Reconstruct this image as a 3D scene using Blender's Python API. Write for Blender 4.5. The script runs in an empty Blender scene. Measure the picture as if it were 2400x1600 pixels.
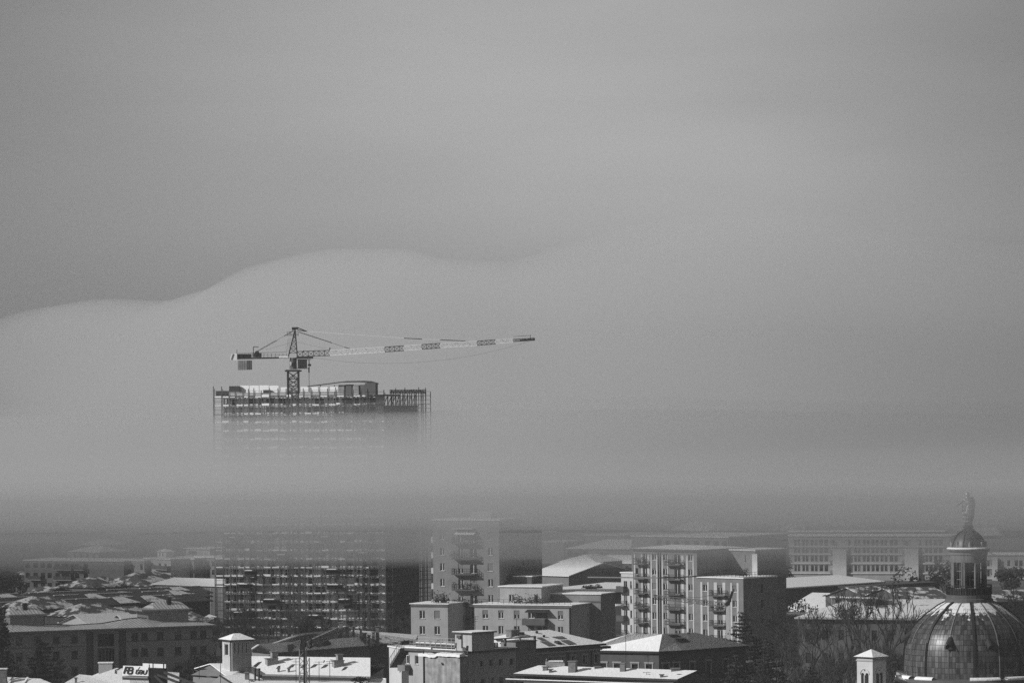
import bpy, bmesh, math, random
from mathutils import Vector, Matrix
random.seed(7)
R = math.radians
S = bpy.context.scene
COL = S.collection
F = 10000.0            # focal length in pixels of the 2400 px wide frame
CH = 56.0              # eye height above the plain
ROLL = R(0.5)
HX, HY = 1200.0, 925.0

# ------------------------------------------------------------------ camera
cam_d = bpy.data.cameras.new('camera'); cam = bpy.data.objects.new('camera', cam_d)
COL.objects.link(cam); S.camera = cam
cam.location = (0, 0, CH)
cam.rotation_euler = (Matrix.Rotation(R(90), 3, 'X') @ Matrix.Rotation(-ROLL, 3, 'Z')).to_euler()
cam_d.sensor_width = 36; cam_d.lens = 150
cam_d.shift_y = (HY - 800) / 2400.0
cam_d.clip_start = 1; cam_d.clip_end = 20000

def ray(x, y):
    u, v = x - HX, HY - y
    c, s = math.cos(ROLL), math.sin(ROLL)
    return Vector(((u*c + v*s)/F, 1.0, (-u*s + v*c)/F))
def P(x, y, D):
    return Vector((0, 0, CH)) + ray(x, y) * D
def ground_xy(x, D, y=1500):
    p = P(x, y, D); return p.x, p.y

# ------------------------------------------------------------------ materials
MATS = {}
def g3(v): return (v, v, v, 1)
def mat(name, v, rough=0.9, noise=0.12, scale=0.6, metal=0.0, bump=0.0, streak=0.0, spec=0.3):
    if name in MATS: return MATS[name]
    m = bpy.data.materials.new(name); m.use_nodes = True; MATS[name] = m
    nt = m.node_tree; N = nt.nodes; L = nt.links
    b = N['Principled BSDF']; b.inputs['Roughness'].default_value = rough
    b.inputs['Metallic'].default_value = metal
    b.inputs['Specular IOR Level'].default_value = spec
    tc = N.new('ShaderNodeTexCoord')
    n1 = N.new('ShaderNodeTexNoise'); n1.inputs['Scale'].default_value = scale; n1.inputs['Detail'].default_value = 6
    L.new(tc.outputs['Object'], n1.inputs['Vector'])
    mr = N.new('ShaderNodeMapRange'); mr.inputs['From Min'].default_value = .3; mr.inputs['From Max'].default_value = .7
    mr.inputs['To Min'].default_value = v*(1-noise); mr.inputs['To Max'].default_value = v*(1+noise)
    L.new(n1.outputs['Fac'], mr.inputs['Value'])
    out = mr.outputs['Result']
    if streak:
        mp = N.new('ShaderNodeMapping'); mp.inputs['Scale'].default_value = (1.6, 1.6, .12)
        L.new(tc.outputs['Object'], mp.inputs['Vector'])
        n2 = N.new('ShaderNodeTexNoise'); n2.inputs['Scale'].default_value = 1.0; n2.inputs['Detail'].default_value = 8
        L.new(mp.outputs['Vector'], n2.inputs['Vector'])
        r2 = N.new('ShaderNodeMapRange'); r2.inputs['From Min'].default_value = .35; r2.inputs['From Max'].default_value = .65
        streak *= .55; r2.inputs['To Min'].default_value = 1-streak; r2.inputs['To Max'].default_value = 1+streak*.4
        L.new(n2.outputs['Fac'], r2.inputs['Value'])
        mu = N.new('ShaderNodeMath'); mu.operation = 'MULTIPLY'
        L.new(out, mu.inputs[0]); L.new(r2.outputs['Result'], mu.inputs[1]); out = mu.outputs[0]
    L.new(out, b.inputs['Base Color'])
    if bump:
        bp = N.new('ShaderNodeBump'); bp.inputs['Strength'].default_value = bump; bp.inputs['Distance'].default_value = .3
        n3 = N.new('ShaderNodeTexNoise'); n3.inputs['Scale'].default_value = scale*3; n3.inputs['Detail'].default_value = 5
        L.new(tc.outputs['Object'], n3.inputs['Vector'])
        L.new(n3.outputs['Fac'], bp.inputs['Height']); L.new(bp.outputs['Normal'], b.inputs['Normal'])
    return m
def snow_tile(name, cover=.5, v=.72, tile=.12, rib=0.0, scale=.35):
    """snow lying on a roof, the tiles showing through where it has slid or melted"""
    if name in MATS: return MATS[name]
    m = mat(name, v, .8, .07, .8, bump=.25)
    nt = m.node_tree; N = nt.nodes; L = nt.links; b = N['Principled BSDF']
    src = b.inputs['Base Color'].links[0].from_socket
    tc = N.new('ShaderNodeTexCoord')
    n = N.new('ShaderNodeTexNoise'); n.inputs['Scale'].default_value = scale; n.inputs['Detail'].default_value = 9
    n.inputs['Roughness'].default_value = .65
    L.new(tc.outputs['Object'], n.inputs['Vector'])
    mr = N.new('ShaderNodeMapRange')
    mr.inputs['From Min'].default_value = cover-.03; mr.inputs['From Max'].default_value = cover+.03
    L.new(n.outputs['Fac'], mr.inputs['Value'])
    mx = N.new('ShaderNodeMix'); mx.data_type = 'FLOAT'
    L.new(mr.outputs['Result'], mx.inputs[0]); L.new(src, mx.inputs[2]); mx.inputs[3].default_value = tile
    out = mx.outputs[0]
    if rib:
        w = N.new('ShaderNodeTexWave'); w.inputs['Scale'].default_value = rib; w.bands_direction = 'X'
        w.inputs['Distortion'].default_value = .6
        L.new(tc.outputs['Object'], w.inputs['Vector'])
        r = N.new('ShaderNodeMapRange'); r.inputs['From Min'].default_value = .15; r.inputs['From Max'].default_value = .55
        r.inputs['To Min'].default_value = .55; r.inputs['To Max'].default_value = 1
        L.new(w.outputs['Fac'], r.inputs['Value'])
        mu = N.new('ShaderNodeMath'); mu.operation = 'MULTIPLY'
        L.new(out, mu.inputs[0]); L.new(r.outputs['Result'], mu.inputs[1]); out = mu.outputs[0]
    L.new(out, b.inputs['Base Color'])
    return m
def fog_mat(name, dens, col=.95, aniso=0.0):
    m = bpy.data.materials.new(name); m.use_nodes = True
    N = m.node_tree.nodes; N.clear()
    o = N.new('ShaderNodeOutputMaterial'); v = N.new('ShaderNodeVolumePrincipled')
    v.inputs['Color'].default_value = g3(col); v.inputs['Density'].default_value = dens
    v.inputs['Anisotropy'].default_value = aniso
    m.node_tree.links.new(v.outputs[0], o.inputs['Volume'])
    return m

M_snow = mat('snow', .82, .75, .05, .9, bump=.3)
M_snowt = snow_tile('snow_on_tiles', .60)
M_snowp = snow_tile('patchy_snow_on_tiles', .47, tile=.09)
M_snowr = snow_tile('snow_on_ribbed_metal', .66, rib=.45, v=.66)
M_tile = mat('dark_roof_tiles', .10, .85, .25, 2)
M_wall_l = mat('pale_plaster', .36, .9, .10, .5, streak=.10)
M_wall_m = mat('grey_plaster', .21, .9, .12, .5, streak=.12)
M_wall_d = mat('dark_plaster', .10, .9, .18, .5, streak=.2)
M_wall_w = mat('white_plaster', .55, .9, .08, .5, streak=.10)
M_stain = mat('stained_concrete', .30, .95, .35, .9, streak=.45)
M_conc = mat('raw_concrete', .26, .95, .2, .7, streak=.25)
M_glass = mat('window_glass', .03, .12, .3, .4, spec=.6)
M_blind = mat('roller_blind', .17, .8, .08, 3)
M_frame = mat('white_window_frame', .62, .6, .05, 3)
M_dark = mat('dark_metal', .035, .55, .2, 2, metal=.3)
M_grey = mat('grey_metal', .22, .5, .15, 2, metal=.3)
M_steel = mat('galvanised_steel', .45, .45, .12, 2, metal=.4)
M_white = mat('white_paint', .75, .6, .05, 2)
M_board = mat('snowy_scaffold_boards', .60, .8, .30, .5)
M_pole = mat('scaffold_tube', .085, .6, .2, 2, metal=.3)
M_bark = mat('bark', .045, .95, .2, 2)
M_needle = mat('dark_needles', .035, .9, .35, .8)
M_leaf = mat('evergreen_leaves', .05, .9, .4, .8)
M_twig = mat('bare_twigs', .05, .95, .25, 1)
M_ground = mat('snowy_ground', .12, .95, .6, .05)
M_brick = mat('brick_chimney', .16, .95, .3, 3)

# ------------------------------------------------------------------ mesh builder
class MB:
    def __init__(s): s.v = []; s.f = []; s.m = []; s.uv = {}
    def face(s, pts, mi=0):
        i = len(s.v); s.v += [tuple(p) for p in pts]; s.f.append(tuple(range(i, i+len(pts)))); s.m.append(mi)
    def box(s, x0, x1, y0, y1, z0, z1, mi=0, skip=''):
        i = len(s.v)
        s.v += [(x, y, z) for z in (z0, z1) for (x, y) in ((x0, y0), (x1, y0), (x1, y1), (x0, y1))]
        fs = {'b': (0, 3, 2, 1), 't': (4, 5, 6, 7), 'f': (0, 1, 5, 4), 'r': (1, 2, 6, 5), 'k': (2, 3, 7, 6), 'l': (3, 0, 4, 7)}
        for k, f in fs.items():
            if k not in skip: s.f.append(tuple(i+j for j in f)); s.m.append(mi)
        return s
    def bar(s, p, q, w, h=None, mi=0):
        p, q = Vector(p), Vector(q); h = h or w; d = q-p
        if d.length < 1e-6: return s
        d.normalize(); up = Vector((0, 0, 1)) if abs(d.z) < .95 else Vector((0, 1, 0))
        a = d.cross(up).normalized(); b = a.cross(d).normalized(); i = len(s.v)
        for c in (p, q):
            for (sa, sb) in ((-1, -1), (1, -1), (1, 1), (-1, 1)):
                s.v.append(tuple(c + a*sa*w/2 + b*sb*h/2))
        for f in ((0, 1, 5, 4), (1, 2, 6, 5), (2, 3, 7, 6), (3, 0, 4, 7), (0, 3, 2, 1), (4, 5, 6, 7)):
            s.f.append(tuple(i+j for j in f)); s.m.append(mi)
        return s
    def tube(s, p, q, r0, r1=None, n=8, mi=0, cap=True):
        p, q = Vector(p), Vector(q); r1 = r0 if r1 is None else r1; d = (q-p).normalized()
        up = Vector((0, 0, 1)) if abs(d.z) < .95 else Vector((0, 1, 0))
        a = d.cross(up).normalized(); b = a.cross(d).normalized(); i = len(s.v)
        for c, r in ((p, r0), (q, r1)):
            for k in range(n):
                t = 2*math.pi*k/n; s.v.append(tuple(c + a*math.cos(t)*r + b*math.sin(t)*r))
        for k in range(n):
            j = (k+1) % n; s.f.append((i+k, i+j, i+n+j, i+n+k)); s.m.append(mi)
        if cap:
            s.f.append(tuple(i+k for k in range(n))[::-1]); s.f.append(tuple(i+n+k for k in range(n))); s.m += [mi, mi]
        return s
    def lathe(s, prof, n=32, mi=0, a0=0, a1=360, cx=0, cy=0):
        i = len(s.v); full = abs(a1-a0-360) < 1e-3; m = n if full else n+1
        for (r, z) in prof:
            for k in range(m):
                t = R(a0 + (a1-a0)*k/n); s.v.append((cx+r*math.cos(t), cy+r*math.sin(t), z))
        for j in range(len(prof)-1):
            for k in range(n):
                k2 = (k+1) % m
                s.f.append((i+j*m+k, i+j*m+k2, i+(j+1)*m+k2, i+(j+1)*m+k)); s.m.append(mi)
        return s
    def prism(s, poly, z0, z1, mi=0):
        i = len(s.v); n = len(poly)
        s.v += [(x, y, z0) for x, y in poly] + [(x, y, z1) for x, y in poly]
        s.f.append(tuple(i+k for k in range(n))[::-1]); s.f.append(tuple(i+n+k for k in range(n)))
        s.m += [mi, mi]
        for k in range(n):
            j = (k+1) % n; s.f.append((i+k, i+j, i+n+j, i+n+k)); s.m.append(mi)
        return s
    def slab(s, pts, th, mi=0):
        """a roof plane given by its upper corners, th thick"""
        i = len(s.v); n = len(pts)
        s.v += [tuple(p) for p in pts] + [(p[0], p[1], p[2]-th) for p in pts]
        s.f.append(tuple(i+k for k in range(n))); s.f.append(tuple(i+n+k for k in range(n))[::-1]); s.m += [mi, mi]
        for k in range(n):
            j = (k+1) % n; s.f.append((i+k, i+n+k, i+n+j, i+j)); s.m.append(mi)
        return s
    def truss(s, p, q, w, h, n, t=.12, tb=.07, mi=0, tri=False, mj=None):
        mj = mi if mj is None else mj
        """lattice beam between p and q: chords, battens and diagonals"""
        p, q = Vector(p), Vector(q); d = (q-p).normalized()
        up = Vector((0, 0, 1)) if abs(d.z) < .9 else Vector((0, 1, 0))
        a = d.cross(up).normalized(); b = a.cross(d).normalized()
        if tri: cs = [-a*w/2 - b*h/2, a*w/2 - b*h/2, b*h/2]
        else: cs = [-a*w/2 - b*h/2, a*w/2 - b*h/2, a*w/2 + b*h/2, -a*w/2 + b*h/2]
        for c in cs: s.bar(p+c, q+c, t, mi=mi)
        k = len(cs)
        for i in range(n):
            A = p + (q-p)*(i/n); B = p + (q-p)*((i+1)/n)
            for j in range(k):
                c0, c1 = cs[j], cs[(j+1) % k]
                s.bar(A+c0, A+c1, tb, mi=mj)
                if (i+j) % 2: c0, c1 = c1, c0
                s.bar(A+c0, B+c1, tb, mi=mj)
        return s
    def build(s, name, mats, parent=None, smooth=False, loc=None, label=None):
        me = bpy.data.meshes.new(name); me.from_pydata(s.v, [], s.f)
        if not isinstance(mats, (list, tuple)): mats = [mats]
        for m in mats: me.materials.append(m)
        me.polygons.foreach_set('material_index', s.m)
        if smooth: me.polygons.foreach_set('use_smooth', [True]*len(s.f))
        me.update()
        return link(name, me, parent, loc, label)
def link(name, me, parent=None, loc=None, label=None):
    o = bpy.data.objects.new(name, me); COL.objects.link(o)
    if parent: o.parent = parent
    if loc is not None: o.location = loc
    if label: o['label'] = label
    return o
def empty(name, loc, rz, label, cat, group=None):
    o = bpy.data.objects.new(name, None); COL.objects.link(o); o.location = loc; o.rotation_euler = (0, 0, rz)
    o.empty_display_size = .5
    return tag(o, label, cat, group)
def tag(o, label, cat, group=None):
    o['label'] = label; o['category'] = cat
    if group: o['group'] = group
    return o
def struct(o, kind='structure'): o['kind'] = kind; return o
def copy_tree(o, parent=None):
    c = o.copy(); COL.objects.link(c)
    if parent: c.parent = parent
    for ch in list(o.children): copy_tree(ch, c)
    return c

# ------------------------------------------------------------------ buildings
class Bld:
    """a thing whose front wall runs from picture column xL at distance DL to xR at DR; local x along the wall, y into it"""
    def __init__(s, name, label, cat, xL, DL, xR, DR, group=None, y=1450):
        a = Vector(ground_xy(xL, DL, y)); b = Vector(ground_xy(xR, DR, y)); d = b-a
        s.W = d.length; s.rz = math.atan2(d.y, d.x); s.o = Vector((a.x, a.y, 0))
        s.root = empty(name, s.o, s.rz, label, cat, group)
        s.ux = Vector((math.cos(s.rz), math.sin(s.rz), 0)); s.uy = Vector((-s.ux.y, s.ux.x, 0))
        s.cache = {}
    def f(s, x, y, v=0.0):
        """picture point -> (u, z) on the local plane y = v"""
        O = s.o + s.uy*v; d = ray(x, y); C = Vector((0, 0, CH))
        t = (O-C).dot(s.uy) / d.dot(s.uy); p = C + d*t
        return (p-s.o).dot(s.ux), p.z
    def r(s, x, y, u):
        """picture point -> (v, z) on the local plane x = u"""
        O = s.o + s.ux*u; d = ray(x, y); C = Vector((0, 0, CH))
        t = (O-C).dot(s.ux) / d.dot(s.ux); p = C + d*t
        return (p-s.o).dot(s.uy), p.z
    def l(s, x, y, z):
        """picture point -> local (u, v) on the horizontal plane z"""
        d = ray(x, y); t = (z-CH)/d.z; p = Vector((0, 0, CH)) + d*t
        return (p-s.o).dot(s.ux), (p-s.o).dot(s.uy)
    def win(s, u, v, z, w, h, ang=0.0, frame=True, blind=0.0, sill=True, name='window', wm=None, fm=None, rec=.22, blm=None):
        """window whose opening is w x h with its lower left corner at (u, v, z) on a wall turned by ang"""
        blind = round(blind*4)/4
        key = (round(w, 1), round(h, 1), frame, blind, sill, str(wm), str(fm)); w, h = round(w, 1), round(h, 1)
        if key not in s.cache:
            p = MB().box(-.02, w+.02, rec, rec+.05, -.02, h+.02)
            parts = {}
            if frame:
                m = MB(); t = .09
                m.box(0, t, rec-.07, rec, 0, h).box(w-t, w, rec-.07, rec, 0, h)
                m.box(t, w-t, rec-.07, rec, 0, t).box(t, w-t, rec-.07, rec, h-t, h)
                if w > .9: m.box(w/2-t*.7, w/2+t*.7, rec-.08, rec-.002, t, h-t)
                parts['frame'] = (m, fm or M_frame)
            if blind:
                bz = max(h*(1-blind), .1)
                parts['roller_blind'] = (MB().box(.1, w-.1, rec-.12, rec-.075, bz, h-.02), blm or M_blind)
            if sill: parts['sill'] = (MB().box(-.1, w+.1, -.1, rec-.075, -.1, -.001), M_steel if not wm else wm)
            o = p.build(name, wm or M_glass, s.root)
            cs = [mm.build(k, mt, o) for k, (mm, mt) in parts.items()]
            s.cache[key] = (o.data, [(c.name.split('.')[0], c.data) for c in cs])
        else:
            me, cs = s.cache[key]; o = link(name, me, s.root)
            for k, d in cs: link(k, d, o)
        o.location = (u, v, z); o.rotation_euler = (0, 0, ang)
        return o
    def part(s, mb, name, m, **k): return mb.build(name, m, s.root, **k)
def facade(mb, a, b, z0, z1, ops=(), rec=.25, mi=0):
    """wall sheet from a to b (outside on the right of a->b) with real openings and their reveals"""
    a, b = Vector(a), Vector(b); L = (b-a).length; d = (b-a)/L; n = Vector((-d.y, d.x))
    ops = [(max(o[0], .02), min(o[1], L-.02), max(o[2], z0+.02), min(o[3], z1-.02)) for o in ops]
    ops = [o for o in ops if o[1]-o[0] > .05 and o[3]-o[2] > .05]
    xs = sorted({0.0, L, *[o[0] for o in ops], *[o[1] for o in ops]})
    zs = sorted({z0, z1, *[o[2] for o in ops], *[o[3] for o in ops]})
    def p(s_, z, dep=0): q = a + d*s_ + n*dep; return (q.x, q.y, z)
    for i in range(len(xs)-1):
        run = None
        for j in range(len(zs)-1):
            xc, zc = (xs[i]+xs[i+1])/2, (zs[j]+zs[j+1])/2
            hole = any(o[0] < xc < o[1] and o[2] < zc < o[3] for o in ops)
            if hole:
                if run is not None: mb.face([p(xs[i], run), p(xs[i+1], run), p(xs[i+1], zs[j]), p(xs[i], zs[j])], mi); run = None
            elif run is None: run = zs[j]
        if run is not None: mb.face([p(xs[i], run), p(xs[i+1], run), p(xs[i+1], z1), p(xs[i], z1)], mi)
    for (s0, s1, t0, t1) in ops:
        mb.face([p(s0, t0), p(s0, t0, rec), p(s0, t1, rec), p(s0, t1)], mi)
        mb.face([p(s1, t0), p(s1, t1), p(s1, t1, rec), p(s1, t0, rec)], mi)
        mb.face([p(s0, t0), p(s1, t0), p(s1, t0, rec), p(s0, t0, rec)], mi)
        mb.face([p(s0, t1), p(s0, t1, rec), p(s1, t1, rec), p(s1, t1)], mi)
def shell(mb, x0, x1, y0, y1, z0, z1, front=(), right=(), left=(), top=True, mi=0, rec=.25):
    facade(mb, (x0, y0), (x1, y0), z0, z1, front, rec, mi)
    facade(mb, (x1, y0), (x1, y1), z0, z1, right, rec, mi)
    facade(mb, (x1, y1), (x0, y1), z0, z1, (), rec, mi)
    facade(mb, (x0, y1), (x0, y0), z0, z1, left, rec, mi)
    if top: mb.face([(x0, y0, z1), (x1, y0, z1), (x1, y1, z1), (x0, y1, z1)], mi)
def rail(mb, pts, z, h=1.0, t=.05, step=1.0, mids=2):
    for (a, b) in zip(pts[:-1], pts[1:]):
        a3, b3 = Vector((*a, z)), Vector((*b, z)); L = (b3-a3).length; n = max(1, round(L/step))
        for i in range(n+1):
            q = a3.lerp(b3, i/n); mb.bar(q, q+Vector((0, 0, h)), t)
        for k in range(mids+1):
            zz = Vector((0, 0, h*(1-k/(mids+1)))); mb.bar(a3+zz, b3+zz, t)
def chimney(b, u, v, z, w=.9, d=.7, h=1.6, snowcap=True, pot=False):
    m = MB().box(u-w/2, u+w/2, v-d/2, v+d/2, z-.6, z+h)
    o = b.part(m, 'chimney', M_brick)
    c = MB().box(u-w/2-.12, u+w/2+.12, v-d/2-.12, v+d/2+.12, z+h+.001, z+h+.14)
    c.build('cap', M_snow if snowcap else M_conc, o)
    return o
FOG = True; HAZE = .00014; BANK = .0085; LOW = .0034; FRINGE = .0019; SWELL = .0042; SWELL2 = .00022; VB = 1
SKY_STR = .145; SKY_GLOW = .92; SKY_BASE = .13; EXPO = 0.06
A_HAZE = .5; A_BANK = .66; A_MID = .57; A_LOW = .46; A_FRINGE = .34; A_SWELL = .74; A_SWELL2 = .80  # fog albedo drops downward: the bank's self-shading is put into its colour
SHADE_CLOUD = 50
# ------------------------------------------------------------------ ground, light, air
gm = MB(); gm.face([(-9000, -500, 0), (9000, -500, 0), (9000, 12000, 0), (-9000, 12000, 0)])
struct(gm.build('ground', M_ground))

sun_vec = Vector((-.90, -.34, 0)).normalized()*math.cos(R(29)) + Vector((0, 0, math.sin(R(29))))
sl = bpy.data.lights.new('sun', 'SUN'); so = bpy.data.objects.new('sun', sl); COL.objects.link(so)
sl.energy = 4.8; sl.angle = R(.5); sl.color = (1, 1, 1)
so.rotation_euler = sun_vec.to_track_quat('Z', 'Y').to_euler(); so.location = (-300, 100, 400)

w = bpy.data.worlds.new('World'); S.world = w; w.use_nodes = True
N = w.node_tree.nodes; L = w.node_tree.links
bg = N['Background']
sky = N.new('ShaderNodeTexSky'); sky.sky_type = 'NISHITA'; sky.sun_disc = False
sky.sun_elevation = R(29); sky.sun_rotation = math.atan2(sun_vec.x, sun_vec.y) % (2*math.pi)
sky.dust_density = 3; sky.altitude = 100
bw = N.new('ShaderNodeRGBToBW'); L.new(sky.outputs[0], bw.inputs[0])
tc = N.new('ShaderNodeTexCoord'); sp = N.new('ShaderNodeSeparateXYZ'); L.new(tc.outputs['Generated'], sp.inputs[0])
def mth(op, a, b=None, c=None):
    n = N.new('ShaderNodeMath'); n.operation = op
    for i, x in enumerate((a, b, c)):
        if x is None: continue
        if isinstance(x, (int, float)): n.inputs[i].default_value = x
        else: L.new(x, n.inputs[i])
    return n.outputs[0]
# sky brightest ahead, dimmed toward the edges to imitate lens vignetting
gx = mth('MULTIPLY', mth('SUBTRACT', sp.outputs['X'], .004), 1/.124)
gz = mth('MULTIPLY', mth('SUBTRACT', sp.outputs['Z'], .034), 1/.13)
rr = mth('ADD', mth('MULTIPLY', gx, gx), mth('MULTIPLY', gz, gz))
glow = mth('ADD', mth('MULTIPLY', mth('POWER', 2.718, mth('MULTIPLY', rr, -1)), SKY_GLOW), SKY_BASE)
# soft stretched cloud bands
mp = N.new('ShaderNodeMapping'); mp.inputs['Scale'].default_value = (9, 9, 42); mp.inputs['Rotation'].default_value = (0, R(-4), 0)
L.new(tc.outputs['Generated'], mp.inputs['Vector'])
nz = N.new('ShaderNodeTexNoise'); nz.inputs['Scale'].default_value = 1.0; nz.inputs['Detail'].default_value = 5
nz.inputs['Roughness'].default_value = .5; L.new(mp.outputs[0], nz.inputs['Vector'])
band = mth('ADD', mth('MULTIPLY', nz.outputs['Fac'], .34), .83)
low = mth('MULTIPLY', mth('MINIMUM', mth('MAXIMUM', mth('MULTIPLY', mth('SUBTRACT', .068, sp.outputs['Z']), 1/.03), 0), 1), mth('MINIMUM', mth('MAXIMUM', mth('MULTIPLY', mth('ADD', sp.outputs['X'], .04), 1/.10), .12), 1))
tot = mth('MULTIPLY', mth('MULTIPLY', mth('MULTIPLY', bw.outputs[0], glow), band), mth('ADD', mth('MULTIPLY', low, .30), 1))
L.new(tot, bg.inputs['Color']); bg.inputs['Strength'].default_value = SKY_STR

def fog_body(name, mt, top, bot, xs, ds):
    v = []; f = []; nx, nd = len(xs), len(ds)
    for lay in (0, 1):
        for D in ds:
            for x in xs:
                t, b = top(x, D), bot(x, D)
                if t-b < .05: b = t-.05
                v.append((x, D, t if lay else b))
    def I(l, j, i): return l*nx*nd + j*nx + i
    for j in range(nd-1):
        for i in range(nx-1):
            f.append((I(1, j, i), I(1, j, i+1), I(1, j+1, i+1), I(1, j+1, i)))
            f.append((I(0, j, i), I(0, j+1, i), I(0, j+1, i+1), I(0, j, i+1)))
    for j in range(nd-1):
        f.append((I(0, j, 0), I(1, j, 0), I(1, j+1, 0), I(0, j+1, 0)))
        f.append((I(0, j, nx-1), I(0, j+1, nx-1), I(1, j+1, nx-1), I(1, j, nx-1)))
    for i in range(nx-1):
        f.append((I(0, 0, i), I(0, 0, i+1), I(1, 0, i+1), I(1, 0, i)))
        f.append((I(0, nd-1, i), I(1, nd-1, i), I(1, nd-1, i+1), I(0, nd-1, i+1)))
    me = bpy.data.meshes.new(name); me.from_pydata(v, [], f); me.materials.append(mt); me.update()
    me.polygons.foreach_set('use_smooth', [False]*len(f))
    o = bpy.data.objects.new(name, me); COL.objects.link(o); struct(o, 'stuff'); return o
def lerp_tab(tab, x):
    if x <= tab[0][0]: return tab[0][1]
    for (a, va), (b, vb) in zip(tab[:-1], tab[1:]):
        if x <= b:
            t = (x-a)/(b-a); t = t*t*(3-2*t); return va+(vb-va)*t
    return tab[-1][1]
def lin_tab(tab, x):
    if x <= tab[0][0]: return tab[0][1]
    for (a, va), (b, vb) in zip(tab[:-1], tab[1:]):
        if x <= b: return va+(vb-va)*(x-a)/(b-a)
    return tab[-1][1]
def rng(a, b, n): return [a+(b-a)*i/n for i in range(n+1)]
def wob(x, D, A=1.0, s=1.0): return A*(math.sin(x/61*s+D/130)+.6*math.sin(x/27*s-D/83+1.3)+.4*math.sin(x/140*s+2))

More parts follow.
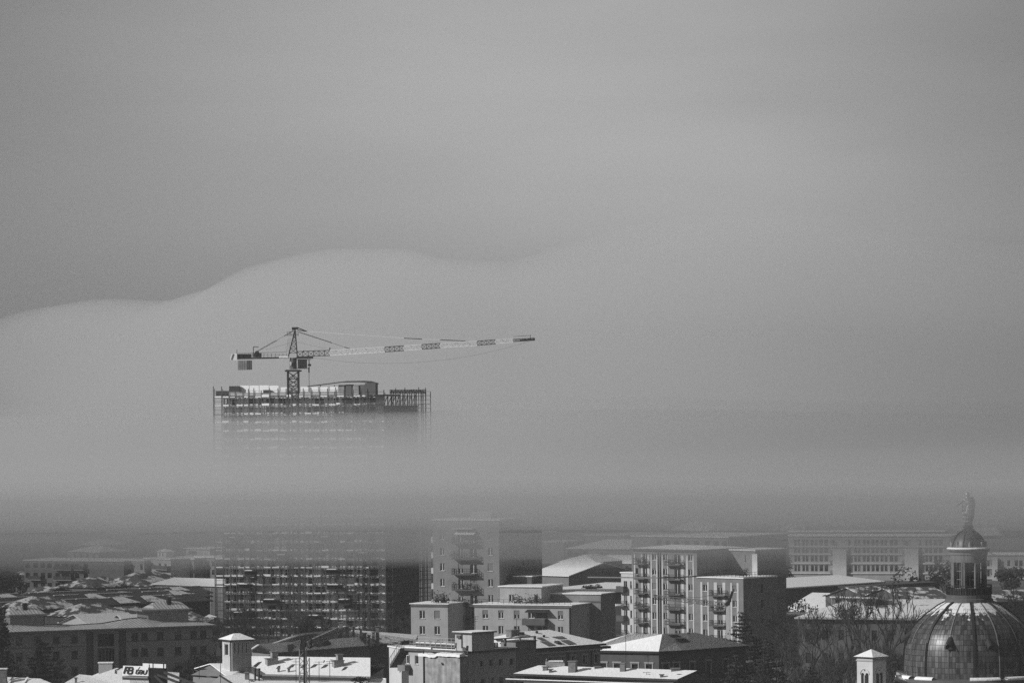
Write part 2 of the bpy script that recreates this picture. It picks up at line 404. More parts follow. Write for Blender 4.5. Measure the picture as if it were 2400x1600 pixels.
if FOG:
    hz = MB().box(-2600, 2600, -30, 6000, -1, 84)
    ho = hz.build('haze', fog_mat('haze_air', HAZE, A_HAZE)); struct(ho, 'stuff')
    # the dense bank that hides the middle of the scaffolded block
    b_bot = [(480, 36), (1000, 26), (1300, 24), (1800, 18), (2400, 14), (4000, 9)]
    c_bot = [(480, 40), (1000, 33), (1300, 30), (1800, 26), (4000, 20)]
    m_bot = [(480, 44.2), (1000, 41), (1500, 38), (2500, 33), (5200, 30)]
    b_top = [(480, 46.3), (600, 47.8), (700, 48.5), (800, 49.2), (900, 50.0), (1000, 50.7), (1100, 50.8), (1320, 40.5)]
    xs = rng(-1400, 1400, 70); ds = rng(480, 1900, 34)+rng(2000, 5200, 16)
    fog_body('fog_bank', fog_mat('dense_fog', BANK, A_BANK), lambda x, D: lerp_tab(b_top, D)+wob(x, D, 1.0, .8), lambda x, D: lin_tab(m_bot, D)+wob(x, D, .4), xs, rng(480, 1320, 30))
    fog_body('fog_bank', fog_mat('middle_fog', (BANK+LOW*2)/2, A_MID), lambda x, D: lin_tab(m_bot, D)+wob(x, D, .4)-.02, lambda x, D: lin_tab(m_bot, D)-3.5+wob(x, D, .4), xs, ds)
    fog_body('fog_bank', fog_mat('shade_toned_fog', LOW, A_LOW), lambda x, D: lin_tab(m_bot, D)+wob(x, D, .4)-3.52, lambda x, D: lin_tab(b_bot, D)+wob(x, D, 1.0, 1.5), xs, ds)  # darker colour stands in for shade in the lower part of the bank
    fog_body('fog_bank', fog_mat('lower_fog', LOW, A_LOW), lambda x, D: lin_tab(m_bot, D)+wob(x, D, .4)-3.54, lambda x, D: lin_tab(c_bot, D)+wob(x, D, 1.1, 1.2), xs, ds)
    w_top = [(700, 49.8), (850, 52), (1000, 53.6), (1120, 53.4), (1500, 42)]
    fog_body('fog_bank', fog_mat('fog_wisps', .0018, A_BANK), lambda x, D: lerp_tab(w_top, D)+wob(x, D, 1.2, .9), lambda x, D: lin_tab([(700, 49.6), (1000, 51.0), (1500, 41.8)], D), xs, rng(700, 1500, 24))
    # its thinner fringe below and above
    f_bot = [(600, 33), (750, 28), (900, 20), (1050, 12), (1300, 7), (2000, 3), (5200, 2)]
    f_top = [(600, 38), (5200, 38)]
    fog_body('fog_bank', fog_mat('thin_fog', FRINGE, A_FRINGE), lambda x, D: lerp_tab(f_top, D)+wob(x, D, .4, .8), lambda x, D: lin_tab(f_bot, D)+wob(x, D, .6, .7), xs, rng(600, 1900, 34)+rng(2000, 5200, 16))  # fringe darkened in colour too, for the shade low in the fog
    # great swells of fog rolling in beyond the city
    def swell(tab, D0, D1, D2, base):
        """crest line given in picture coordinates at distance D1"""
        def top(x, D):
            px = 1200 + x/D1*F; ex = 1.25 + 1.3*min(1, max(0, (px-1000)/500))
            zc = CH + (HY - lerp_tab(tab, px) + (px-1200)*ROLL*-1)*D1/F
            if D <= D1: t = (D-D0)/(D1-D0); t = min(1, max(0, t)); q = (ex-1.25)/1.3; k = q*t**1.6+(1-q)*(1-(1-t)**1.25)
            else: t = (D-D1)/(D2-D1); t = min(1, max(0, t)); q = (ex-1.25)/1.3; k = q*(1-t)**1.6+(1-q)*(1-t**1.25)
            return base + (zc-base)*k
        return top
    cr1 = [(-400, 790), (0, 770), (120, 722), (270, 700), (400, 706), (500, 680), (640, 608), (780, 580), (940, 578), (1060, 603), (1200, 604), (1330, 560), (1500, 510), (1650, 490), (1800, 500), (2000, 530), (2400, 560), (2900, 600)]
    t1 = swell(cr1, 1150, 2300, 4200, 30)
    fog_body('fog_swell', fog_mat('rolling_fog', SWELL, A_SWELL), lambda x, D: t1(x, D)+wob(x, D, .6, .5), lambda x, D: 29.0, rng(-1100, 1100, 160), rng(1150, 4200, 60))
    cr2 = [(-400, -250), (1200, -330), (2900, -250)]
    t2 = swell(cr2, 2600, 4600, 5800, 30)
    fog_body('fog_swell', fog_mat('far_rolling_fog', SWELL2, A_SWELL2), lambda x, D: t2(x, D), lambda x, D: 29.0, rng(-1600, 1600, 110), rng(2600, 5800, 40))

    # unseen cloud added overhead, open at the middle, to darken the view's sides
    hs = 330/math.tan(R(29)); ox, oy = -sun_vec.x/math.cos(R(29))*hs, -sun_vec.y/math.cos(R(29))*hs
    def shade_cloud_top(x, D):
        far = min(1, max(0, (D-1350)/900)); far = far*far*(3-2*far)
        a = (x+ox)/max(D+oy, 200) - .004 - .085*far
        t = min(1, max(0, ((a-.055)/.11 if a > 0 else (-a-.05-.05*far)/.10))); t = t*t*(3-2*t)
        near = min(1, max(0, (D+oy-560)/240))
        return 330.2 + near*SHADE_CLOUD*t*(1+.12*math.sin(x/90+D/70))
    dk = fog_body('added_shade_cloud', fog_mat('shade_cloud_fog', .008, .9), shade_cloud_top, lambda x, D: 330.0, rng(-1300, 500, 100), rng(200, 2600, 24))

S.cycles.volume_bounces = VB; S.cycles.max_bounces = 6; S.cycles.diffuse_bounces = 3
S.cycles.transparent_max_bounces = 64
S.cycles.use_denoising = False
S.cycles.use_adaptive_sampling = True
S.view_settings.view_transform = 'Standard'; S.view_settings.look = 'None'
S.view_settings.exposure = EXPO; S.view_settings.gamma = 1
# ------------------------------------------------------------------ scaffolded tower block under construction
rnd = random.Random(3)
TB = Bld('unfinished_tower_block', 'tall unfinished tower block whose top rises out of the fog bank behind its scaffolding', 'tower block', 527, 1004.5, 904, 995, y=1300)
DP = 0
TW = TB.W; LIFT = 2.0; DP = TB.r(982, 930, TW)[0]-1.2
cols = [(.3, 1.0), (2.0, 3.1), (3.6, 4.6), (5.9, 7.9), (8.9, 9.6), (10.6, 12.2), (13.4, 14.2), (14.8, 16.2), (17.6, 18.2), (20.6, 21.4), (22.2, 24.6), (25.2, 25.9), (27.0, 28.0), (29.2, 31.4), (32.2, 33.0), (34.0, 34.7), (35.6, 37.4)]
ops = []
for k in range(28):
    z = k*LIFT
    for (a, b_) in cols:
        r0 = rnd.random()
        if r0 < .2: continue
        da, db = rnd.uniform(-.25, .3), rnd.uniform(-.3, .3)
        ops.append((a+da, b_+db, z+.15 if r0 < .6 else z+.55, z+1.55))
m = MB(); facade(m, (0, 0), (TW, 0), 0, 56, ops, .5)
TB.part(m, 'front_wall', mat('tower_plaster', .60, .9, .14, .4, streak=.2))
m = MB(); so_ = []
for k in range(28):
    for j in range(9):
        if rnd.random() < .75: so_.append((1.5+j*4.1, 3.6+j*4.1, k*LIFT+.4, k*LIFT+1.5))
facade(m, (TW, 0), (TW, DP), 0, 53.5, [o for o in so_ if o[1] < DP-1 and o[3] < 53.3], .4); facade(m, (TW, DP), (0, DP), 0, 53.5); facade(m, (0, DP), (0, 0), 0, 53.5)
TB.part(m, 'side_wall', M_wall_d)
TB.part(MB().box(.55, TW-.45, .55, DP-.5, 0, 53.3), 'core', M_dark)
TB.part(MB().box(.6, TW*.93, .6, DP*.3, 53.35, 55.7), 'top_storeys', M_wall_d)
TB.part(MB().box(-.1, TW+.1, DP*.3+.01, DP+.1, 53.51, 53.75), 'floor_slab', M_conc)
for k in range(9):
    v = .9+k*(DP-1.6)/8
    TB.part(MB().bar((TW-.4, v, 53.75), (TW-.4, v, 56.4), .25), 'prop', M_pole)
    if k: TB.part(MB().bar((TW-.4, v-(DP-1.6)/8, 53.8), (TW-.4, v, 56.2), .14), 'brace', M_pole)
TB.part(MB().box(-.3, TW+.3, -.15, DP*.45, 56.001, 56.35), 'roof_slab', M_conc)
# white site panels, a raised sheeted stack and stores on the top deck
def tc6(x, y, v=1.5): return TB.f(480+.2551*x, 740+.2551*y, v)
for i, (x0, x1, y0, y1) in enumerate([(322, 405, 640, 708), (412, 497, 640, 708), (503, 588, 638, 706), (594, 678, 640, 706), (698, 762, 655, 697), (880, 950, 652, 694), (972, 1040, 652, 694), (1060, 1130, 652, 694), (1150, 1222, 650, 692)]):
    u0, z1 = tc6(x0, y0); u1, z0 = tc6(x1, y1)
    TB.part(MB().box(u0, u1, 1.5, 1.62, max(z0, 56.36), z1), 'white_panel', M_white)
for (x0, x1, y0, y1, mt) in [(222, 318, 645, 700, M_dark), (100, 215, 690, 735, M_dark), (535, 600, 680, 712, M_dark)]:
    u0, z1 = tc6(x0, y0, .5); u1, z0 = tc6(x1, y1, .5)
    TB.part(MB().box(u0, u1, .6, 1.3, max(z0, 56.36), z1), 'storage_box', mt)
u0, z0 = tc6(800, 655, 4); u1, z1 = tc6(1570, 612, 6)
for i in range(5):
    a = tc6(1228+i*66, 628, 4)[0]; TB.part(MB().box(a, a+1.4, 4, 6, 56.36, z1-.5+.1*math.sin(i*2)), 'stacked_crate', M_wall_d if i % 2 else M_conc)
m = MB(); pts = [(960, 640), (1100, 622), (1270, 600), (1430, 597), (1500, 600), (1565, 620)]
prev = None
for (x, y) in pts:
    u, z = tc6(x, y, 5)
    if prev: m.slab([(prev[0], 3.2, prev[1]-.1), (u, 3.2, z-.1), (u, 8, z+.05), (prev[0], 8, prev[1]+.05)], .22)
    prev = (u, z)
TB.part(m, 'canopy', M_dark)
for x in (1050, 1180, 1400):
    u, z = tc6(x, 620, 4); TB.part(MB().bar((u, 5, 56.36), (u, 5, z-.4), .15), 'canopy_post', M_dark)
u0, z1 = tc6(1470, 616, 3); u1, _ = tc6(1568, 616, 3)
TB.part(MB().box(u0, u1, 3, 5, 56.36, z1), 'storage_box', M_pole)

SC = empty('scaffolding', TB.o.copy(), TB.rz, 'dense tube scaffolding with snowy boards wrapped round the unfinished tower block', 'scaffolding')
def sp(mb, name, m): return mb.build(name, m, SC)
us = []; u = -2.0
for st in [2.0, 1.8, 1.55, 1.9, 1.35, 1.35, 1.8, 2.0, 2.1, 2.0, 1.3, 1.3, 1.6, 1.9, 2.0, 2.0, 2.0, 2.05, 2.0, 2.0, 1.7, 1.5]:
    us.append(u); u += st
us.append(TW+.3)
for i, u in enumerate(us):
    top = 57.8 + rnd.uniform(-.5, .4) + (.9 if i in (0, 1) else 0)
    mb = MB().bar((u, -1.45, 0), (u, -1.45, top), .17).bar((u, -.55, 0), (u, -.55, top-.6), .13)
    sp(mb, 'standard', M_pole)
M_bsnow = mat('board_with_snow', .78, .75, .1, 1.5); M_bwood = mat('board_timber', .20, .9, .3, 1)
nl = 29
for k in range(1, nl):
    z = k*LIFT
    mb = MB(); lg = MB()
    for (a, b_) in zip(us[:-1], us[1:]):
        r0 = rnd.random()
        if k < nl-1 and r0 < .06: mb.box(a+.02, b_-.02, -1.0, -.6, z-.05, z+.02, 1); continue
        mb.box(a, b_, -1.4, -.45, z-.05, z+(.22 if r0 > .6 else .12), 0 if r0 > .5 else 1)
        if r0 > .93: mb.box(a+.1, b_-.1, -1.5, -1.42, z, z+.5, 0)
    lg.bar((us[0], -1.45, z-.1), (us[-1], -1.45, z-.1), .13).bar((us[0], -1.45, z+1.0), (us[-1], -1.45, z+1.0), .08)
    if k in (28,): lg.bar((us[0], -1.45, z+1.5), (us[-1]-6, -1.45, z+1.5), .07)
    sp(mb, 'deck', [M_bsnow, M_bwood]); sp(lg, 'ledger', M_pole)
# right flank and the open bay beyond the far corner
vs = rng(0, DP+1.2, 15)
for v in vs:
    sp(MB().bar((TW+1.6, v, 0), (TW+1.6, v, 57.6 + rnd.uniform(-.6, .5)), .16), 'standard', M_pole)
for k in range(1, nl):
    z = k*LIFT
    sp(MB().bar((TW+1.6, -.5, z), (TW+1.6, DP+1.2, z), .12).bar((TW+1.6, -.5, z+1), (TW+1.6, DP+1.2, z+1), .08), 'ledger', M_pole)
    sp(MB().box(TW+.5, TW+1.5, 0, DP, z-.08, z+.02), 'deck', M_bwood)
m = MB(); m.truss((TW+1.6, 0, 57.0), (TW+1.6, DP+1, 57.0), .5, .8, 22, .12, .08)
sp(m, 'lattice_girder', M_pole)
EX = [TB.f(x_, 930, DP)[0] for x_ in (989, 998, 1009)]
for uu in EX:
    sp(MB().bar((uu, DP, 0), (uu, DP, 57.0), .16), 'standard', M_pole)
for k in range(1, nl):
    z = k*LIFT
    sp(MB().bar((TW+1.6, DP, z), (EX[-1], DP, z), .11).bar((TW+1.6, DP, z+1), (EX[-1], DP, z+1), .07), 'ledger', M_pole)
# loading bays hung outside
for (cx, cy, w_) in [(470, 650, 3.2), (1150, 640, 4.2), (430, 760, 3.4), (1160, 765, 4.5), (640, 885, 4.5), (1250, 885, 4.2), (740, 520, 3), (340, 380, 2.6), (1090, 375, 3), (1395, 505, 2.6), (990, 1015, 5), (400, 990, 5)]:
    u, z = TB.f(450+.287*cx, 1150+.287*cy, -2.5)
    mb = MB().box(u-w_/2, u+w_/2, -3.4, -1.55, z-.15, z, 1).box(u-w_*.3, u+w_*.25, -3.4, -1.7, z+.001, z+.16, 0)
    mb.bar((u-w_/2, -3.3, z), (u-w_/2, -1.5, z-2), .14, mi=1).bar((u+w_/2, -3.3, z), (u+w_/2, -1.5, z-2), .14, mi=1)
    mb.box(u-w_*.38, u+w_*.38, -2.6, -1.6, z-1.3, z-.16, 1)
    sp(mb, 'loading_bay', [M_bsnow, M_dark])

# ------------------------------------------------------------------ tower crane
CR = empty('tower_crane', P(688, 925, 988)*1.0, 0, 'tall tower crane with banded lattice jib standing clear above the fog', 'crane')
CR.location.z = 0; crl = CR.location.copy()
def k6(x, y, dy=0): p = P(480+.2551*x, 740+.2551*y, 988); p.y += dy; return p-crl
def k7(x, y, dy=0): p = P(700+.2551*x, 740+.2551*y, 988); p.y += dy; return p-crl
def cp(mb, name, m, par=None, **k): return mb.build(name, m, par or CR, **k)
mt = k6(812, 512)
m = MB(); m.truss((mt.x, 0, 0), (mt.x, 0, mt.z), 2.3, 2.3, 26, .26, .15); cp(m, 'mast', M_pole)
cp(MB().truss((mt.x, 0, mt.z-5), (mt.x, 0, mt.z), 2.5, 2.5, 3, .3, .2), 'mast_head', M_dark)
c = k6(812, 505); cp(MB().box(c.x-1.6, c.x+1.6, -1.6, 1.6, c.z-.2, c.z+.25), 'collar', M_dark)
a, b_ = k6(812, 490), k6(812, 385); cp(MB().tube(a, b_, .85, .8, 12), 'slewing_column', M_pole)
m = MB(); q = k6(792, 455, -.9); m.bar(q, k6(792, 425, -.9), .25)
m.bar(k6(784, 436, -.9), k6(792, 424, -.9), .2).bar(k6(800, 436, -.9), k6(792, 424, -.9), .2); cp(m, 'white_arrow', M_white)
a, b_ = k6(858, 480), k6(940, 400); o = cp(MB().box(a.x, b_.x, -2.0, -.3, a.z, b_.z), 'cab', M_dark)
q0, q1 = k6(864, 470), k6(892, 410); cp(MB().box(q0.x, q0.x+.35, -2.05, -2.0, q0.z, q1.z).box(q0.x+.6, q1.x+.1, -2.05, -2.0, q0.z, q1.z), 'cab_window', M_glass, o)
m = MB(); a, b_ = k6(845, 483), k6(960, 483); m.bar(a, b_, .14); m.bar(k6(845, 400), k6(975, 400), .14).bar(k6(960, 483), k6(960, 400), .1); cp(m, 'walkway', M_dark)
a, b_ = k6(840, 372), k6(995, 392); cp(MB().box(a.x, b_.x, -.8, .8, b_.z, a.z-.1), 'turntable', M_dark)
ap = k6(830, 118)
m = MB()
for (x, y, dy) in ((768, 375, -.8), (768, 375, .8), (850, 372, -.8), (850, 372, .8)): m.bar(k6(x, y, dy), ap+Vector((0, dy*.2, 0)), .2)
for t in (.12, .28, .44, .6, .75):
    l_, r_ = k6(768, 375).lerp(ap, t), k6(850, 372).lerp(ap, t)
    l2, r2 = k6(768, 375).lerp(ap, t+.15), k6(850, 372).lerp(ap, t+.15)
    m.bar(l_, r_, .12).bar(l_, r2, .12).bar(r_, l2, .12)
pk = cp(m, 'tower_peak', M_dark)
cp(MB().tube(k6(800, 118), k6(858, 112), .35, .25, 8), 'sheave', M_dark, pk)
m = MB(); rail(m, [(k6(760, 185).x, -.9), (k6(860, 185).x, -.9)], k6(760, 186).z, 1.0, .09, .8, 1); m.box(k6(760, 0).x, k6(860, 0).x, -.9, .9, k6(0, 188).z, k6(0, 184).z)
cp(m, 'peak_platform', M_dark, pk)
m = MB()
for dx in (0, 22): m.bar(k6(752+dx, 325, -.9), k6(768+dx, 205, -.9), .1)
for t in rng(0, 1, 8): m.bar(k6(752, 325, -.9).lerp(k6(768, 205, -.9), t), k6(774, 325, -.9).lerp(k6(790, 205, -.9), t), .08)
cp(m, 'ladder', M_steel, pk)
# jib: dark and white painted lattice sections
jl = [(850, 352), (1150, 340), (1655, 309), (1830, 297), (1995, 285), (2165, 273), (2503, 252), (2672, 238), (2835, 226), (3030, 214)]
hs_ = [1.25, 1.2, 1.15, 1.1, 1.1, 1.05, 1.0, .95, .8, .25]
cx_ = [0, 1, 0, 1, 0, 1, 0, 1, 0]
JD, JW = mat('dark_red_paint', .05, .6, .2, 2), mat('white_crane_paint', .85, .5, .08, 2)
for i in range(len(jl)-1):
    p, q = k6(*jl[i]), k6(*jl[i+1]); n = max(3, round((q-p).length/1.2)); light = cx_[i]
    if i == 8: light = 0
    m = MB(); m.truss(p, q, 1.1, (hs_[i]+hs_[i+1])/2, n, .15 if not light else .17, .10 if not light else .09, tri=False, mj=1 if light else 0)
    cp(m, 'jib_section', [JW, JW] if light else JD)
m = MB(); m.bar(k7(2030, 225), k7(2172, 215), .35).bar(k7(2130, 205), k7(2130, 175), .12).bar(k7(1975, 190), k7(2130, 180), .09); cp(m, 'jib_tip', M_dark)
cp(MB().bar(k6(1145, 330), k6(1150, 290), .25).bar(k6(910, 335), k6(910, 315), .2), 'pendant_bracket', M_dark)
m = MB(); m.bar(k6(862, 148), k6(1168, 248), .17); cp(m, 'inner_tie_bar', M_dark)
m = MB(); m.bar(k6(1168, 248), k6(1282, 287), .07); m.bar(k6(1282, 287), k6(1345, 306), .17); cp(m, 'inner_tie_rod', M_dark)
cp(MB().bar(k6(850, 108), k6(935, 142), .22).bar(k6(850, 130), k6(935, 142), .2), 'outer_tie_bar', M_dark)
cp(MB().bar(k6(935, 142), k6(1830, 205), .08), 'outer_tie_rod', JW)
cp(MB().bar(k6(1830, 205), k6(1995, 213), .17), 'outer_tie_bar', M_dark)
cp(MB().bar(k6(1995, 213), k6(2162, 220), .08), 'outer_tie_rod', JW)
cp(MB().bar(k6(2162, 220), k7(1532, 231), .17), 'outer_tie_bar', M_dark)
m = MB(); pp = None
for t in rng(0, 1, 20):
    a_ = k6(1000, 385).lerp(k7(2120, 235), t) - Vector((0, 0, 4*t*(1-t)*2.9))
    if pp is not None: m.bar(pp, a_, .035)
    pp = a_
cp(m, 'slack_cable', M_dark)
# counter jib
a, b_ = k6(300, 405), k6(765, 382)
m = MB(); m.bar(k6(300, 392, -.7), k6(770, 383, -.7), .35).bar(k6(300, 392, .7), k6(770, 383, .7), .35)
for t in rng(0, 1, 12): p = k6(300, 392).lerp(k6(770, 383), t); m.bar(p+Vector((0, -.7, 0)), p+Vector((0, .7, 0)), .12)
cj = cp(m, 'counter_jib', M_dark)
m = MB()
for i in range(14):
    x = 300+i*35; m.bar(k6(x, 388, -.8), k6(x, 345, -.8), .08)
m.bar(k6(300, 345, -.8), k6(755, 333, -.8), .08).bar(k6(300, 366, -.8), k6(755, 356, -.8), .06); cp(m, 'railing', M_dark, cj)
cp(MB().box(k6(680, 0).x, k6(765, 0).x, -.9, -.85, k6(0, 392).z, k6(0, 376).z), 'name_board', JW, cj)
p0, p1 = k6(302, 385), k6(428, 350); cp(MB().box(p0.x, p1.x, -.6, .6, p0.z, p1.z), 'ballast_frame', M_dark, cj)
m = MB(); q = [k6(232, 404), k6(298, 408), k6(298, 345), k6(246, 348)]
m.slab([(q[0].x, -.9, q[0].z), (q[1].x, -.9, q[1].z), (q[2].x, -.9, q[2].z), (q[3].x, -.9, q[3].z)], 0)
m = MB(); i_ = [(p.x, -.9, p.z) for p in q]; j_ = [(p.x, -.7, p.z) for p in q]
m.face(i_); m.face(j_[::-1])
for k in range(4): m.face([i_[k], j_[k], j_[(k+1) % 4], i_[(k+1) % 4]])
fin = cp(m, 'tail_board', JW)
cp(MB().bar(k6(243, 402, -.93), k6(262, 348, -.93), .22, .04), 'stripe', M_dark, fin)
cp(MB().bar(k6(295, 345), k6(295, 312), .12), 'aircraft_lamp_post', M_dark)
for i in range(6):
    a, b_ = k6(306+i*21.5, 498-i*.8), k6(306+i*21.5+18, 410)
    cp(MB().box(a.x, b_.x, -1.0, 1.0, a.z, b_.z), 'counterweight', M_conc if i < 4 else M_wall_d)
a, b_ = k6(452, 380), k6(520, 335); o = cp(MB().box(a.x, b_.x, -.7, .7, a.z, b_.z-.2).tube(k6(480, 340, -.5), k6(480, 340, .5), .5, n=10), 'hoist_winch', M_dark)
cp(MB().bar(k6(446, 380), k6(446, 285), .16).bar(k6(446, 285), k6(495, 284), .16), 'davit', M_dark, o)
for d_ in (0, 12):
    cp(MB().bar(k6(478+d_, 325), k6(655+d_, 224), .09), 'counter_tie_bar', M_dark)
cp(MB().bar(k6(660, 226), k6(728, 186), .05).bar(k6(728, 186), k6(815, 135), .16), 'counter_tie_rod', M_dark)
cp(MB().bar(k6(560, 310), k6(800, 245), .035).bar(k6(850, 242), k6(1110, 300), .035), 'guy_rope', M_dark)
a = k6(955, 400); m = MB().bar(a, k6(956, 455), .09); cp(m, 'hoist_rope', M_dark)
cp(MB().box(k6(945, 0).x, k6(972, 0).x, -.3, .3, k6(0, 470).z, k6(0, 450).z), 'trolley', M_dark)
o = cp(MB().bar(k6(957, 470), k6(957, 520), .3), 'hook_block', M_dark)
cp(MB().bar(k6(957, 520), k6(960, 700), .1), 'hook_rope', M_dark)
cp(MB().tube(k6(735, 505), k6(890, 505), .2, n=6), 'mast_walkway', M_dark)
# ------------------------------------------------------------------ helpers for pixel-measured facades
def grid(b, cols, rows, yref, xref, v=0.0):
    """openings (u0,u1,z0,z1) on the plane y=v from column edges at row yref and row edges at column xref"""
    us = [(b.f(a, yref, v)[0], b.f(c, yref, v)[0]) for a, c in cols]
    zs = [(b.f(xref, e, v)[1], b.f(xref, a, v)[1]) for a, e in rows]
    return us, zs
def gridr(b, cols, rows, yref, xref, u):
    vs_ = [(b.r(a, yref, u)[0], b.r(c, yref, u)[0]) for a, c in cols]
    zs = [(b.r(xref, e, u)[1], b.r(xref, a, u)[1]) for a, e in rows]
    return vs_, zs
def put_wins(b, us, zs, v=0.0, ang=0.0, u=None, rr=None, skip=(), blind=.5, frame=True, **k):
    """windows in every opening; returns the openings"""
    rr = rr or rnd; out = []
    for i, (a, c) in enumerate(us):
        for j, (z0, z1) in enumerate(zs):
            if (i, j) in skip or z0 < .1: continue
            out.append((a, c, z0, z1))
            bl = rr.choice([0, 0, .25, .5, 1.0]) if rr.random() < blind else 0
            if ang == 0: b.win(a, v, z0, c-a, z1-z0, 0, frame, bl, **k)
            else: b.win(u, a, z0, c-a, z1-z0, ang, frame, bl, **k)
    return out
def balcony(b, u0, u1, v, z, dep=1.2, h=1.05, plants=0, solid=False, m_=None):
    o = b.part(MB().box(u0, u1, v-dep, v-.002, z-.22, z), 'balcony', m_ or M_wall_d)
    mb = MB()
    if solid: mb.box(u0, u1, v-dep, v-dep+.1, z+.001, z+h).box(u0, u0+.1, v-dep+.1, v, z+.001, z+h).box(u1-.1, u1, v-dep+.1, v, z+.001, z+h)
    else: rail(mb, [(u0+.05, v-.05), (u0+.05, v-dep+.05), (u1-.05, v-dep+.05), (u1-.05, v-.05)], z, h, .055, .35, 1)
    mb.build('railing', M_wall_d if solid else M_dark, o)
    if plants:
        mb = MB(); r_ = random.Random(int(u0*10+z))
        for i in range(plants*26):
            p = Vector((r_.uniform(u0+.1, u1-.1), v-dep+r_.gauss(.2, .22), z+.5+abs(r_.gauss(.3, .35))))
            leafq(mb, p, .16+.1*r_.random(), r_)
        mb.build('balcony_plants', M_leaf, o)
    return o
def leafq(mb, p, s_, r_):
    a = Vector((r_.gauss(0, 1), r_.gauss(0, 1), r_.gauss(0, 1))).normalized(); c = a.cross(Vector((r_.random(), r_.random(), r_.random()+.1))).normalized()
    mb.face([p-a*s_, p-c*s_*.6, p+a*s_, p+c*s_*.6])
def c4(x, y): return 1350+.28695*x, 1150+.28695*y
def c3(x, y): return 900+.28695*x, 1150+.28695*y
def c1(x, y): return .28695*x, 1150+.28695*y

# ------------------------------------------------------------------ stepped apartment block with light bands and balconies
rnd = random.Random(11)
B = Bld('apartment_building', 'stepped seven storey apartment block with pale window bands and small balconies, right of the middle', 'apartment block', 1484, 917, 1634, 905, y=1350)
W0 = B.W
zt = B.f(1634, 1291.5)[1]
Y4 = lambda y: 1150+.28695*y
X4 = lambda x: 1350+.28695*x
rows = [(Y4(515+120*i), Y4(568+121*i)) for i in range(6)]
colsA = [(X4(486), X4(509)), (X4(622), X4(655)), (X4(712), X4(745)), (X4(917), X4(953))]
rowsd = [(Y4(515+120*i), Y4(598+121*i)) for i in range(6)]
colsD = [(X4(548), X4(582)), (X4(805), X4(850))]
usA, zsA = grid(B, colsA, rows, Y4(780), X4(780)); usD, zsD = grid(B, colsD, rowsd, Y4(780), X4(780))
# extend the rows down behind the hipped roof
st = (zsA[0][0]-zsA[-1][0])/(len(zsA)-1)
ops = put_wins(B, usA, zsA, rr=rnd) + put_wins(B, usD, zsD, rr=rnd, sill=False)
dM = 17.0
vO = B.r(1704, 1291, W0)[0]                       # where the rear block starts
uN1 = B.f(1742, 1360)[0]
zN = B.f(1700, 1354.5)[1]; vN = B.r(1822, 1400, uN1)[0]
m = MB(); shell(m, 0, W0, 0, dM, 0, zt, front=ops); B.part(m, 'wall', M_wall_m)
B.part(MB().box(-.5, W0+.4, -.55, dM+.4, zt+.001, zt+.35), 'cornice', M_wall_d)
m = MB(); zr = zt+.36
pk_ = [(-.6, -.65), (W0+.5, -.65), (W0+.5, dM+.5), (-.6, dM+.5)]
m.face([(*pk_[0], zr), (*pk_[1], zr), (W0-4, dM/2, zr+.6), (4, dM/2, zr+.6)]); m.face([(*pk_[1], zr), (*pk_[2], zr), (W0-4, dM/2, zr+.6)])
m.face([(*pk_[2], zr), (*pk_[3], zr), (4, dM/2, zr+.6), (W0-4, dM/2, zr+.6)]); m.face([(*pk_[3], zr), (*pk_[0], zr), (4, dM/2, zr+.6)])
B.part(m, 'roof', M_snow)
# pale plaster bands that run down through the window columns
for (x0, x1) in [(510, 545), (590, 618), (660, 670), (752, 800), (856, 895), (955, 962)]:
    pass
for (x0, x1) in [(478, 487), (535, 547), (584, 602), (612, 622), (656, 668), (703, 712), (746, 754), (862, 882), (902, 917), (954, 964)]:
    a, c = B.f(X4(x0), Y4(780))[0], B.f(X4(x1), Y4(780))[0]
    B.part(MB().box(a, c, -.06, -.002, .1, zt-.9), 'pale_band', M_wall_w)
for (x0, x1) in [(674, 678), (692, 696)]:
    a = B.f(X4(x0), Y4(780))[0]; B.part(MB().tube((a, -.12, .2), (a, -.12, zt-.2), .1, n=6), 'drain_pipe', M_dark)
for i in range(6):
    zb = B.f(X4(790), Y4(605+118.5*i))[1]
    for k, (x0, x1) in enumerate([(500, 590), (752, 878)]):
        u0, u1 = B.f(X4(x0), Y4(780))[0], B.f(X4(x1), Y4(780))[0]
        balcony(B, u0, u1, 0, zsD[i][0]-.02, 1.25, plants=(2 if (i, k) in ((0, 0), (0, 1), (3, 0)) else 0))
# lower block on the right
colsN = [(X4(1035), X4(1073)), (X4(1278), X4(1313))]; rowsN = [(Y4(768+122*i), Y4(822+122*i)) for i in range(4)]
un, zn = grid(B, colsN, rowsN, Y4(800), X4(1180))
ud, zd = grid(B, [(X4(1155), X4(1195))], [(Y4(768+122*i), Y4(850+122*i)) for i in range(4)], Y4(800), X4(1180))
opsN = put_wins(B, un, zn, rr=rnd) + put_wins(B, ud, zd, rr=rnd, sill=False)
m = MB(); facade(m, (W0+.002, 0), (uN1, 0), 0, zN, [(a-W0, c-W0, e, g) for a, c, e, g in opsN])
cs_, zs_ = gridr(B, [(X4(1510), X4(1530))], [(Y4(760+125*i), Y4(830+125*i)) for i in range(3)], Y4(900), X4(1520), uN1)
opr = put_wins(B, cs_, zs_, ang=R(90), u=uN1, rr=rnd, frame=False)
facade(m, (uN1, 0), (uN1, vN), 0, zN, opr); facade(m, (uN1, vN), (W0, vN), 0, zN)
m.face([(W0, 0, zN), (uN1, 0, zN), (uN1, vN, zN), (W0, vN, zN)])
B.part(m, 'wall', M_wall_m)
B.part(MB().box(W0+.01, uN1+.25, -.25, vN-.1, zN+.001, zN+.28), 'roof', M_snow)
